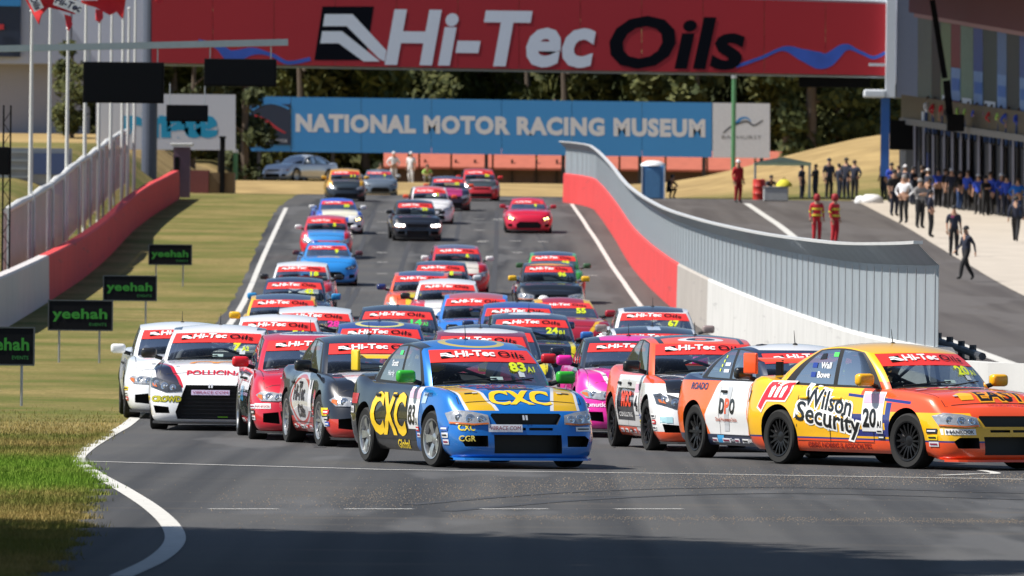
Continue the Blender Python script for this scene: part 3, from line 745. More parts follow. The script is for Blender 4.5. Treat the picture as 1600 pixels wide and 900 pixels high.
slab(-40, -60, 33, 9, 447.5, .25, mat('poster_blue', (.02,.2,.5), .5), 'poster_band', root)
slab(-10, 38, 6, 46, 447.45, .1, mat('swoosh_red', (.45,.02,.03), .5), 'poster_mark', root)
# green poles
for px, y0, y1, D, lab in ((1147, 120, 262, 500, 'slim green pole in front of the white hoarding panel'), (368, 236, 318, 470, 'short green post beside the parked silver car')):
    a = P(px, y0, D); z0 = zg(a.x, D) - .3
    root = empty('green_pole', (a.x, D, z0), lab, 'pole', 'green poles')
    MB().tube([(0,0,0), (0,0,a.z - z0)], .13, 8).obj('shaft', mat('pole_green', (.06,.20,.09), .6), root)
    MB().lathe([(0, a.z - z0 + .12), (.16, a.z - z0 + .05), (.16, a.z - z0 - .1)], 8).obj('cap', M_STEEL, root)
# dark lattice mast at the left edge
root = empty('lattice_mast', on_ground(8, 215) + Vector((0,0,.8)), 'black lattice mast at the left picture edge', 'mast')
mk = MB()
for ax, ay in ((-.09,-.09),(.09,-.09),(.09,.09),(-.09,.09)): mk.tube([(ax,ay,-.8),(ax,ay,4.6)], .018, 5)
mk.obj('upright', M_BLACK, root); br_ = MB()
for k in range(18):
    z = -.6 + k*.28; sg = 1 if k % 2 else -1
    br_.tube([(-.09*sg,-.09,z),(.09*sg,-.09,z+.28)], .012, 4); br_.tube([(-.09,-.09*sg,z),(-.09,.09*sg,z+.28)], .012, 4)
br_.obj('bracing', M_BLACK, root)
MB().bbox((-.1, -.1, 3.2), (.34,.3,.7), .03).obj('control_box', M_BLACK, root)
# spectator fence with white capping on the bank
root = empty('bank_fence', P(110, 300, 300), 'mauve spectator fence with white capping climbing the bank at left', 'fence'); o_ = root.location
M_MAUVE = mat('shade_cloth', (.44,.37,.41), .9, var=.25, scale=1.5)
_t = M_MAUVE.node_tree; _tr = _t.nodes.new('ShaderNodeBsdfTransparent'); _mx = _t.nodes.new('ShaderNodeMixShader'); _mx.inputs[0].default_value = .40      # open weave
_t.links.new(_t.nodes['Principled BSDF'].outputs[0], _mx.inputs[1]); _t.links.new(_tr.outputs[0], _mx.inputs[2]); _t.links.new(_mx.outputs[0], _t.nodes['Material Output'].inputs[0])
fp = [(8, 331, 245), (48, 309, 256), (78, 290, 268), (96, 276, 280), (120, 256, 296), (138, 245, 312), (158, 230, 330), (175, 217, 348), (201, 204, 372)]
for (x0, y0, d0), (x1, y1, d1) in zip(fp, fp[1:]):
    a, c = P(x0, y0, d0), P(x1, y1, d1)
    a2, c2 = Vector((a.x, a.y, max(a.z - 2.3, zg(a.x, a.y)+.45))), Vector((c.x, c.y, max(c.z - 2.3, zg(c.x, c.y)+.45)))
    vs = [v - o_ for v in (a2, c2, c, a)]; vs += [v + Vector((-.05,0,0)) for v in vs]
    MB().add(vs, [(0,1,2,3),(4,7,6,5),(0,4,5,1),(1,5,6,2),(2,6,7,3),(3,7,4,0)]).obj('cloth_panel', M_MAUVE, root)
    MB().tube([a + Vector((.03,0,.03)) - o_, a.lerp(c,.5) + Vector((.03,0,.06)) - o_, c.lerp(a,.03) + Vector((.03,0,.03)) - o_], [.09,.12,.09], 8).obj('white_capping', M_WHITEP, root)
    MB().tube([a + Vector((.1,0,.1)) - o_, Vector((a.x+.1, a.y, zg(a.x, a.y) - .2)) - o_], .05, 6).obj('post', M_STEEL, root)
# mesh hoarding and dark block at the end of the left wall
root = empty('marshal_hut', on_ground(283, 388), 'small mauve marshal hut at the far end of the red wall', 'hut')
MB().box((0,.4,1.15), (.75,.8,2.3)).obj('wall', mat('hut_mauve', (.13,.075,.11), .8), root)
MB().bbox((.02,.35,2.42), (1.0,1.1,.12), .03).obj('roof', M_WHITEP, root)
MB().box((-.2,-.02,1.0), (.22,.05,1.7)).obj('door', M_BLACK, root)
root = empty('brick_shed', on_ground(302, 424), 'low maroon and tan shed beyond the grass at left', 'shed')
MB().box((-.2,1,.45), (1.9,2,1.5)).obj('wall', mat('shed_maroon', (.20,.06,.06), .85), root); MB().box((1.4,1.1,.4), (1.26,2,1.4)).obj('annex', mat('shed_tan', (.19,.13,.075), .85), root)
root = empty('dark_gate_post', on_ground(347, 424), 'black gate post between shed and green post', 'post'); MB().box((0,0,1.2), (.25,.25,3.2)).obj('shaft', M_BLACK, root); MB().box((0,0,2.85), (.33,.33,.1)).obj('cap', M_BLACK, root)

# ------------------------------------------------------------------ pit building on the right
A34, BB = 392.0, 346.0
def fl(px, pyL, pyR, dd=0.0):
    """point of the pit facade: px runs 1425..1640, height given at the far (L) and near (R) end"""
    t = (px - 1425) / (1640 - 1425); D = A34 + (BB - A34) * t + dd
    return P(px, pyL + (pyR - pyL) * t, D)
root = empty('pit_building', fl(1500, 300, 330), 'long pit garage building with hospitality balcony at right', 'building'); o_ = root.location
def fq(x0, x1, yl0, yr0, yl1, yr1, dep, m, name, dd=0.0):
    q = [fl(x0, yl0, yr0, dd), fl(x1, yl0, yr0, dd), fl(x1, yl1, yr1, dd), fl(x0, yl1, yr1, dd)]
    vs = [v - o_ for v in q] + [v - o_ + Vector((dep*.35, dep, 0)) for v in q]
    return MB().add(vs, [(0,1,2,3),(4,7,6,5),(0,4,5,1),(1,5,6,2),(2,6,7,3),(3,7,4,0)]).obj(name, m, root)
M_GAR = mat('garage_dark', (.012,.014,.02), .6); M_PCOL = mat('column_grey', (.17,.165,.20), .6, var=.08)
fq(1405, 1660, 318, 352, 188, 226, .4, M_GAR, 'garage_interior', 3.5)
fq(1408, 1660, 196, 228, 186, 217, .25, mat('rail_stone', (.20,.19,.17), .7), 'balcony_edge', -.25)
fq(1408, 1660, 188, 219, 150, 180, .3, mat('bronze_screen', (.07,.055,.03), .4, .3, var=.5, scale=8), 'balcony_screen', .6)
for i, px in enumerate((1427, 1441, 1456, 1473, 1486, 1499, 1511, 1527, 1545, 1563, 1581, 1600, 1620)):
    fq(px, px + 3.6, 308 + (px-1425)*.02, 330, 195, 227, .3, M_PCOL, 'garage_column', -.02)
for i, (px, wd, y0, h, c) in enumerate(((1431, 8, 250, 30, (.10,.10,.12)), (1446, 9, 236, 26, (.02,.05,.2)), (1460, 11, 262, 40, (.20,.02,.02)), (1477, 8, 240, 30, (.16,.15,.15)), (1490, 8, 250, 44, (.03,.035,.05)), (1515, 11, 244, 30, (.25,.25,.27)), (1532, 12, 258, 40, (.02,.04,.15)), (1550, 11, 240, 28, (.14,.12,.03)), (1568, 12, 252, 44, (.18,.03,.03)), (1586, 12, 244, 30, (.06,.07,.08)))):
    fq(px, px + wd, y0 + h, y0 + h + 22, y0, y0 + 22, .5, mat('garage_gear_%d' % i, c, .6, var=.4, scale=3), 'garage_equipment', 2.2)
for i, px in enumerate((1440, 1456, 1470, 1496, 1528, 1545, 1565, 1584)):
    fq(px, px + 7, 187, 218, 172 - (6 if i > 2 else 0), 203 - (6 if i > 2 else 0), .15, M_TWHITE, 'balcony_sign', -.4)
cols = [('suite_sage', (0.096,0.136,0.120)), ('suite_dark', (0.010,0.024,0.024)), ('suite_green', (0.136,0.208,0.104)), ('suite_red', (0.160,0.010,0.016)), ('suite_teal', (0.120,0.208,0.160)), ('suite_blue', (0.024,0.072,0.272)), ('suite_forest', (0.014,0.040,0.036)), ('suite_sky', (0.080,0.160,0.336)), ('suite_black', (0.005,0.016,0.016))]
px = 1434
seq = [(0, 22), (1, 14), (2, 16), (3, 15), (4, 20), (5, 15), (6, 22), (7, 15), (8, 20), (5, 14), (4, 20), (6, 20)]
for k, wd in seq:
    fq(px, px + wd - .6, 152, 182, 20, 62, .2, mat(*cols[k], .55, var=.25, scale=3), 'suite_panel', .2)
    if k in (3, 5, 7):
        fq(px, px + wd - .6, 148, 178, 96, 128, .12, mat('suite_lightblue', (.14,.26,.50), .55, var=.4, scale=3), 'suite_banner', .05)
        fq(px + 1, px + wd - 2, 132, 162, 112, 146, .1, mat('suite_royal', (.02,.12,.42), .55, var=.3, scale=3), 'suite_banner', -.08)
    if k in (2, 4, 6): fq(px + 2, px + wd - 3, 150, 180, 142, 171, .4, M_TWHITE, 'balcony_table', -.1)
    px += wd
fq(1428, 1660, 26, 64, 20, 57, .4, mat('fascia_pink', (.34,.18,.18), .6), 'roof_fascia', -.6)
q_ = [fl(1400, -48, -20, .5), fl(1750, -48, -20, .5)]; q_ = [v - o_ for v in q_]; up_ = Vector((0, 0, .5)); out_ = Vector((-7.5, -.4, .3)); bk_ = Vector((4, 0, 0))
MB().add([q_[0] + out_, q_[1] + out_, q_[1] + bk_, q_[0] + bk_, q_[0] + out_ + up_, q_[1] + out_ + up_, q_[1] + bk_ + up_, q_[0] + bk_ + up_], [(0,1,2,3),(4,7,6,5),(0,4,5,1),(1,5,6,2),(2,6,7,3),(3,7,4,0)]).obj('roof_canopy', mat('canopy_grey', (.3,.3,.32), .7), root)  # unseen canopy added above the frame to keep the sun off the facade
fq(1420, 1660, 20, 57, -60, -30, .8, mat('roof_maroon', (.10,.012,.022), .7, var=.2), 'roof_soffit', -.5)
for i, (px, y) in enumerate(((1462, 4), (1490, 13), (1523, 20), (1560, 28))):
    q = fl(px, y, y + 12, -1.0) - o_
    MB().tube([q, q + Vector((1.3, .3, .2))], [.12, .12], 8).obj('roof_pipe', mat('pipe_grey', (.20,.23,.28), .5), root)
q0, q1 = P(1455, 0, 372) - o_, P(1478, 122, 372) - o_
MB().box((q0 + q1)/2, (.24, .24, (q0-q1).length), rot=Matrix.Rotation(-.17, 3, 'Y')).obj('hanging_duct', M_BLACK, root)
q = P(1493, 192, 371) - o_; MB().bbox(q, (.75,.5,.75), .04).obj('light_box', M_BLACK, root)
q = P(1482, 160, 371.4) - o_; MB().box(q, (.3,.3,1.9), rot=Matrix.Rotation(-.1, 3, 'Y')).obj('box_stem', M_BLACK, root)
# big dark timing screen on the end of the building
root = empty('timing_screen', P(1412, 240, 394), 'big dark timing screen seen from behind beside the garages', 'screen'); sP = F/394
MB().bbox((0,0,.85), (44/sP,.5,46/sP), .05).obj('casing', M_BLACK, root); MB().box((0,.05,-.75), (.2,.2,2.4)).obj('stand', M_STEEL, root)
# canopy tent, table, bags
root = empty('canopy_tent', on_ground(1222, 408), 'pale green flat canopy tent on the far side of the pit lane', 'tent'); 
cv = MB(); hx, zt = 1.35, 1.75
cv.add([(-hx,-1,zt),(hx,-1,zt),(hx,1,zt),(-hx,1,zt),(0,0,zt+.28),(-hx,-1,zt-.12),(hx,-1,zt-.12),(hx,1,zt-.12),(-hx,1,zt-.12)], [(0,1,4),(1,2,4),(2,3,4),(3,0,4),(0,5,6,1),(1,6,7,2),(2,7,8,3),(3,8,5,0)])
mt_ = mat('tent_green', (.62,.74,.60), .8, var=0); t_ = mt_.node_tree; tl_ = t_.nodes.new('ShaderNodeBsdfTranslucent'); tl_.inputs[0].default_value = (.62,.74,.60,1); mx_ = t_.nodes.new('ShaderNodeMixShader')
t_.links.new(t_.nodes['Principled BSDF'].outputs[0], mx_.inputs[1]); t_.links.new(tl_.outputs[0], mx_.inputs[2]); t_.links.new(mx_.outputs[0], t_.nodes['Material Output'].inputs[0])
cv.obj('canopy', mt_, root)
for sx in (-1.3, 1.3):
    for sy in (-.95, .95): MB().tube([(sx,sy,-.2),(sx,sy,zt)], .03, 6).obj('leg', M_STEEL, root)
root = empty('equipment_crate', on_ground(1212, 396), 'pale crate with a yellow bag on top by the canopy', 'crate')
MB().bbox((0,0,.32), (1.15,.6,.6), .04).obj('body', mat('crate_grey', (.45,.46,.46), .7), root); MB().bbox((0,0,.66), (1.2,.64,.06), .02).obj('lid', M_STEEL, root)
bb = MB(); bb.lathe([(0,.34),(.18,.3),(.36,.12),(.38,0)], 10); o2 = bb.obj('equipment_bag', mat('bag_yellow', (.55,.50,.03), .8), None, smooth=50, label='yellow bag slumped on the pale crate', cat='bag', loc=on_ground(1225, 396) + Vector((0,0,.7)))
MB().tube([(-.1,0,.3),(0,0,.42),(.1,0,.3)], .02, 6).obj('handle', M_BLACK, o2)
bb = MB(); bb.lathe([(0,.42),(.3,.4),(.5,.25),(.56,.08),(.5,0)], 12); o2 = bb.obj('covered_bundle', mat('sheet_white', (.72,.72,.72), .8, bump=.6, bscale=6), None, smooth=60, label='white sheet covered bundle on the apron beside the pit crew', cat='bundle', loc=on_ground(1362, 393))
MB().lathe([(0,.36),(.2,.3),(.3,.1),(.28,0)], 10).obj('fold', mat('sheet_white', (.7,.7,.7)), o2, smooth=60, loc=(-.5,0,0))
# portable toilet
root = empty('portable_toilet', on_ground(1020, 402), 'blue portable toilet with a white domed roof behind the fence', 'toilet')
M_TB = mat('toilet_blue', (.07,.20,.42), .5); hz_ = 1.55
MB().bbox((0,0,hz_/2), (1.05,1.05,hz_), .04).obj('cabin', M_TB, root)
MB().lathe([(0, hz_+.26),(.3, hz_+.24),(.55, hz_+.12),(.60, hz_)], 16).obj('roof', mat('toilet_white', (.75,.76,.78), .5), root, smooth=60)
MB().bbox((-.02,-.535,.72), (.7,.03,1.35), .01).obj('door', mat('toilet_door', (.10,.26,.48), .5), root)
for sx in (-.53,.53): MB().box((sx,-.53,hz_/2), (.06,.06,hz_)).obj('corner_strip', mat('toilet_white', (.75,.76,.78)), root)
root = empty('fuel_drum', on_ground(1186, 403), 'small red drum on end near the tent', 'drum')
MB().lathe([(0,0),(.3,0),(.3,.28),(.315,.3),(.3,.32),(.3,.62),(.315,.64),(.3,.66),(.3,.95),(.27,.97),(0,.96)], 16).obj('body', mat('drum_red', (.5,.03,.02), .5), root, smooth=40)
MB().lathe([(0,1.0),(.05,1.0),(.05,.95)], 8, c=(.14,0,0)).obj('bung', M_STEEL, root)
# ================================================================== trees
def leaf_mat(name, a, b_):
    m, t, b = new_mat(name)
    oi = t.nodes.new('ShaderNodeObjectInfo'); ge = t.nodes.new('ShaderNodeNewGeometry')
    c = mixc(t, ge.outputs['Random Per Island'], a, b_)
    c = mixc(t, oi.outputs['Random'], c, mixc(t, .75, c, (.75, .9, .55), 'MULTIPLY'))
    t.links.new(c, b.inputs['Base Color']); b.inputs['Roughness'].default_value = .75; b.inputs['Specular IOR Level'].default_value = .25
    return m
M_LEAF = leaf_mat('leaf_gum', (.032, .042, .012), (.11, .108, .03)); M_LEAF2 = leaf_mat('leaf_pine', (.02, .03, .012), (.065, .07, .022))
M_BARK = mat('bark', (.10, .075, .055), .9, var=.3, scale=3, bump=.5)
def crown_mesh(seed, h0, h1, rad, n, size, m):
    r_ = random.Random(seed); b = MB(); cl = []
    for _ in range(26):
        t = r_.random(); z = h0 + (h1 - h0) * t; rr = rad * math.sin(math.pi * (0.12 + .8 * t)) * r_.uniform(.35, 1.0); a = r_.uniform(0, 6.28)
        cl.append((Vector((rr*math.cos(a), rr*math.sin(a), z)), r_.uniform(.22, .45) * rad))
    for _ in range(n):
        c, cr_ = r_.choice(cl); d = Vector((r_.gauss(0,1), r_.gauss(0,1), r_.gauss(0,1) * .8)); d.normalize()
        p = c + d * cr_ * (r_.random() ** .45)
        a1 = Vector((r_.gauss(0,1), r_.gauss(0,1), r_.gauss(0,1))).normalized(); a2 = a1.orthogonal().normalized()
        sz = size * r_.uniform(.5, 1.3)
        b.add([p - a1*sz, p + a2*sz*.5, p + a1*sz, p - a2*sz*.5], [(0,1,2,3)])
    me = b.mesh('crown', m, fixn=False); return me, cl
def trunk_mesh(cl, h, seed):
    r_ = random.Random(seed); b = MB()
    b.tube([(0,0,-.4), (r_.uniform(-.1,.1), 0, h*.35), (r_.uniform(-.25,.25), r_.uniform(-.2,.2), h*.7), (0,0,h*.95)], [h*.026, h*.02, h*.013, h*.004], 8)
    for c, rr in cl[:9]:
        z0 = max(h*.25, c.z - 1.5); b.tube([(0,0,z0), (c.x*.5, c.y*.5, (z0+c.z)/2 + .1), c], [h*.009, h*.006, h*.002], 5)
    return b.mesh('trunk', M_BARK)
TREES = []
for k, (h0, h1, rad, m) in enumerate(((1.4, 14, 3.6, M_LEAF), (1.0, 16, 3.2, M_LEAF2), (1.6, 13, 4.0, M_LEAF), (.8, 17, 3.1, M_LEAF2))):
    me, cl = crown_mesh(10 + k, h0, h1, rad, 4600, .40, m); TREES.append((me, trunk_mesh(cl, h1, k)))
def tree(x, y, k, sc, label, group, name='gum_tree'):
    root = empty(name, (x, y, zg(x, y)), label, 'tree', group, rnd.uniform(0, 6.28)); root.scale = (sc,) * 3
    link('crown', TREES[k][0], root); link('trunk', TREES[k][1], root)
for i in range(34):
    tree(-36 + i*2.2 + rnd.uniform(-.7,.7), 566 + rnd.uniform(-6, 18), i % 4, rnd.uniform(.75, 1.05), 'dark green tree in the belt directly behind the blue hoarding', 'near tree belt behind the hoarding')
for i in range(30):
    tree(-44 + i*3.0 + rnd.uniform(-1,1), 640 + rnd.uniform(-15, 25), (i+1) % 4, rnd.uniform(.95, 1.3), 'tall dark tree in the hillside belt below the red banner', 'far tree belt on the hillside')
for i, (px, D) in enumerate(((1228, 540), (1266, 528), (1305, 536), (1345, 530), (1385, 540), (1420, 545))):
    q = P(px, 260, D); tree(q.x, D, (i*3) % 4, .78 + .1*(i % 2), 'dark leafy tree above the dry mound right of the hoarding', 'trees above the dry mound')
for i, (px, D, lab) in enumerate(((300, 470, 'dark tree between the white board and the banner column'), (382, 478, 'dark tree at the left end of the blue hoarding'), (440, 535, 'dark tree behind the parked silver car'))):
    q = P(px, 260, D); tree(q.x, D, (1, 3, 0)[i], (.5, .6, .55)[i], lab, None)
q = P(112, 250, 440); tree(q.x, 440, 2, .36, 'yellow green bush behind the flagpoles', None, 'bush')
# trees beside the corner, out of the picture, whose shade lies across the near road; right-hand ones added to block sky light
for i, (x, y, k, sc) in enumerate(((-9.0, 63.0, 2, .9), (-6.6, 66.5, 0, .82), (-10.5, 70.0, 2, .95), (-8.0, 57, 0, 1.0), (-13.5, 66, 1, 1.1), (-12.5, 59, 3, 1.0), (-5.6, 59.5, 2, .8), (-15, 71.0, 0, 1.25), (-17, 62, 2, 1.2), (-7.5, 52, 1, .95), (-11, 53, 2, 1.0), (-6.2, 62.5, 0, .85), (9.5, 58, 2, 1.0), (11.5, 64, 0, 1.1), (10, 51, 1, 1.0))):
    y -= 4.0; root = empty('gum_tree', (x, y, zg(x, y)), 'gum tree beside the corner, outside the picture, shading the road', 'tree', 'shade trees beside the corner', i * 1.3)
    me, cl = crown_mesh(50 + i, 5.4 / sc, 14, 4.4, 9500, .31, M_LEAF); root.scale = (sc,)*3
    link('crown', me, root); link('trunk', trunk_mesh(cl, 14, 60 + i), root)

# ================================================================== people
def skin_person(pose):
    """continuous body grown over a joint skeleton; returns mesh with slots skin, shirt, trousers, shoes"""
    J = {'pel': (0,0,.96,.15), 'spi': (0,.01,1.13,.145), 'che': (0,0,1.36,.165), 'nec': (0,.01,1.50,.058), 'hea': (0,-.005,1.60,.092), 'hed': (0,.0,1.685,.082), 'nos': (0,-.105,1.60,.02),
         'shL': (.195,.01,1.40,.085), 'shR': (-.195,.01,1.40,.085), 'hiL': (.10,0,.90,.112), 'hiR': (-.10,0,.90,.112)}
    J.update({k: v for k, v in pose.items() if k != 'sleeve'})
    E = [('pel','spi','s'),('spi','che','s'),('che','nec','k'),('nec','hea','k'),('hea','hed','k'),('hea','nos','k'),('che','shL','s'),('che','shR','s'),('pel','hiL','t'),('pel','hiR','t')]
    for S in 'LR':
        E += [('sh'+S,'el'+S,'s'),('el'+S,'wr'+S,'a'),('wr'+S,'pa'+S,'k')]
        if 'kn'+S in J: E += [('hi'+S,'kn'+S,'t'),('kn'+S,'an'+S,'t'),('an'+S,'to'+S,'b')]
        w_, p_ = Vector(J['wr'+S][:3]), Vector(J['pa'+S][:3]); d = (p_ - w_).normalized(); sd = d.cross(Vector((0,1,0)) if abs(d.y) < .8 else Vector((1,0,0))).normalized()
        for k in range(5):
            off = (k - 2) * .019
            l_ = (.055, .085, .095, .088, .07)[k]; base = p_ + sd*off if k else p_ - d*.04 - sd*.03
            dirn = d if k else (d*.6 - sd).normalized()
            J['f%d%s' % (k, S)] = (*(base + dirn * l_), .009); E.append(('pa'+S, 'f%d%s' % (k, S), 'k'))
    names = list(J); me = bpy.data.meshes.new('body')
    me.from_pydata([J[n][:3] for n in names], [(names.index(a), names.index(b)) for a, b, _ in E], [])
    ob = bpy.data.objects.new('tmp', me); COL.objects.link(ob)
    md = ob.modifiers.new('s', 'SKIN'); md.branch_smoothing = .4
    sk = me.skin_vertices[0].data
    for i, n in enumerate(names): sk[i].radius = (J[n][3],)*2; sk[i].use_root = n == 'pel'
    m2 = ob.modifiers.new('u', 'SUBSURF'); m2.levels = 1; m2.render_levels = 1
    dg = bpy.context.evaluated_depsgraph_get(); out = bpy.data.meshes.new_from_object(ob.evaluated_get(dg))
    bpy.data.objects.remove(ob)
    for s in 'ksab': pass
    segs_ = [(Vector(J[a][:3]), Vector(J[b][:3]), {'k': 0, 's': 1, 't': 2, 'b': 3, 'a': pose.get('sleeve', 0)}[c]) for a, b, c in E]
    out.materials.clear()
    for nm, c in (('person_skin', (.42,.24,.16)), ('person_shirt', (.02,.025,.045)), ('person_trousers', (.02,.02,.03)), ('person_shoes', (.02,.02,.02))): out.materials.append(mat(nm, c, .8))
    for p in out.polygons:
        c = p.center; best = 1e9
        for a, b, k in segs_:
            ab = b - a; t_ = max(0, min(1, (c - a).dot(ab) / max(1e-9, ab.length_squared))); d_ = (c - a - ab*t_).length
            if d_ < best: best = d_; p.material_index = k
    out.shade_smooth(); return out
LEG = {'knL': (.10,-.03,.50,.082), 'anL': (.105,.03,.09,.06), 'toL': (.12,-.12,.045,.045), 'knR': (-.10,-.02,.50,.082), 'anR': (-.105,.03,.09,.06), 'toR': (-.12,-.12,.045,.04)}
WALK = {'knL': (.10,-.20,.53,.082), 'anL': (.10,-.26,.12,.06), 'toL': (.11,-.40,.09,.038), 'knR': (-.10,.10,.52,.082), 'anR': (-.10,.33,.16,.06), 'toR': (-.10,.24,.05,.038)}
ARM = {'elL': (.24,.05,1.14,.045), 'wrL': (.25,-.04,.90,.03), 'paL': (.25,-.06,.83,.03), 'elR': (-.24,.05,1.14,.045), 'wrR': (-.25,-.04,.90,.03), 'paR': (-.25,-.06,.83,.03)}
FOLD = {'elL': (.25,-.05,1.15,.045), 'wrL': (.02,-.20,1.17,.032), 'paL': (-.06,-.20,1.19,.03), 'elR': (-.25,-.05,1.15,.045), 'wrR': (-.03,-.23,1.21,.032), 'paR': (.05,-.23,1.22,.03)}
HIPS = {'elL': (.36,.06,1.16,.045), 'wrL': (.22,-.05,1.0,.032), 'paL': (.16,-.09,.98,.03), 'elR': (-.36,.06,1.16,.045), 'wrR': (-.22,-.05,1.0,.032), 'paR': (-.16,-.09,.98,.03)}
SWING = {'elL': (.24,.16,1.17,.045), 'wrL': (.25,.20,.93,.03), 'paL': (.25,.2,.86,.03), 'elR': (-.24,-.06,1.15,.045), 'wrR': (-.24,-.24,.98,.03), 'paR': (-.24,-.29,.93,.03)}
BODIES = [skin_person({**LEG, **ARM}), skin_person({**LEG, **FOLD, 'sleeve': 1}), skin_person({**LEG, **HIPS, 'sleeve': 1}), skin_person({**WALK, **SWING, 'sleeve': 1}), skin_person({**LEG, **ARM, 'sleeve': 1})]
CROUCH = {'pel': (0,.18,.42,.125), 'spi': (0,.12,.58,.12), 'che': (0,-.02,.78,.135), 'nec': (0,-.1,.90,.058), 'hea': (0,-.14,.99,.092), 'hed': (0,-.13,1.07,.082), 'nos': (0,-.24,.98,.02),
          'shL': (.175,0,.82,.072), 'shR': (-.175,0,.82,.072), 'hiL': (.095,.18,.38,.092), 'hiR': (-.095,.18,.38,.092), 'knL': (.15,-.22,.48,.062), 'anL': (.12,-.05,.09,.043), 'toL': (.13,-.2,.045,.04), 'knR': (-.15,-.22,.48,.062), 'anR': (-.12,-.05,.09,.043), 'toR': (-.13,-.2,.045,.04),
          'elL': (.26,-.18,.62,.045), 'wrL': (.12,-.3,.58,.03), 'paL': (.05,-.33,.57,.03), 'elR': (-.26,-.18,.62,.045), 'wrR': (-.12,-.3,.55,.03), 'paR': (-.05,-.33,.55,.03)}
BODIES.append(skin_person(CROUCH))
def cap_mesh(kind):
    b = MB()
    if kind == 'cap':
        b.lathe([(0, .115), (.05,.108), (.085,.07), (.1,.015), (.098,-.01)], 14); b.box((0,-.13,.005), (.13,.11,.012))
    elif kind == 'hair': b.lathe([(0, .108), (.06,.098), (.092,.055), (.1,0), (.092,-.045)], 14, c=(0,.018,0))
    else: b.lathe([(0, .14), (.07,.128), (.115,.07), (.128,0), (.12,-.08), (.10,-.13)], 16)
    return b
HATS = {k: cap_mesh(k).mesh(k, mat('hat_dark', (.015,.015,.02), .7), smooth=60) for k in ('cap', 'hair', 'helmet')}
C_ = {'navy': (.012,.016,.035), 'black': (.012,.012,.014), 'blue': (.02,.06,.42), 'royal': (.01,.13,.52), 'red': (.48,.015,.025), 'white': (.68,.68,.70), 'grey': (.22,.21,.21), 'tan': (.20,.15,.1), 'dred': (.28,.01,.015), 'lime': (.35,.55,.12), 'jean': (.02,.05,.14), 'mauve': (.20,.10,.16), 'brown': (.06,.035,.02), 'mustard': (.20,.14,.02)}
def cloth(c): return mat('cloth_' + c, C_[c], .85, var=.2, scale=9)
def person(px, ybase, hpx, pose, shirt, trou, hat, hatc, rz, label, D=None, extra=None):
    if D is None:
        D = F / (hpx / 1.75)
    q = P(px, ybase, D)
    zz = zg(q.x, D) + .025
    # stand where the feet show: slide along the sight line to the ground
    for _ in range(40):
        q = P(px, ybase, D); e = q.z - (zg(q.x, D) + .025)
        if abs(e) < .01: break
        D += e * 14 if abs(e) < 1.5 else math.copysign(18, e)
        D = max(180, min(470, D))
    q = P(px, ybase, D); q.z = zg(q.x, D) + .025
    o = link('person', BODIES[pose], None, label, 'person', 'people around the pit lane and trackside', loc=q); o.rotation_euler = (0, 0, rz)
    sc = (hpx / (F / D)) / 1.75; o.scale = (max(.9, min(1.12, sc)),) * 3
    set_mat(o, 1, cloth(shirt)); set_mat(o, 2, cloth(trou))
    hz = (0, 0, 1.66) if pose != 5 else (0, -.13, 1.045)
    h = link({'cap': 'cap', 'hair': 'hair', 'helmet': 'helmet'}[hat], HATS[hat], o, loc=hz); set_mat(h, 0, mat('hat_' + hatc, C_[hatc], .7))
    if extra == 'bands':
        for z, r_ in ((.97, .21), (1.2, .21)): 
            bd = MB().lathe([(r_, z), (r_ + .004, z + .035), (r_, z + .07)], 16).obj('reflective_band', mat('band_yellow', (.62,.50,.03), .6), o); bd.scale = (1.0, .84, 1)
        for sx in (-1, 1):
            MB().tube([(sx*.232, .03, 1.16), (sx*.243,.047,1.11)], .062, 10).obj('reflective_band', mat('band_yellow', (.62,.50,.03)), o)
    if extra == 'badge': MB().box((-.08, -.128, 1.37), (.1, .02, .08)).obj('badge', mat('badge_pink', (.6,.1,.25), .7), o)
    return o
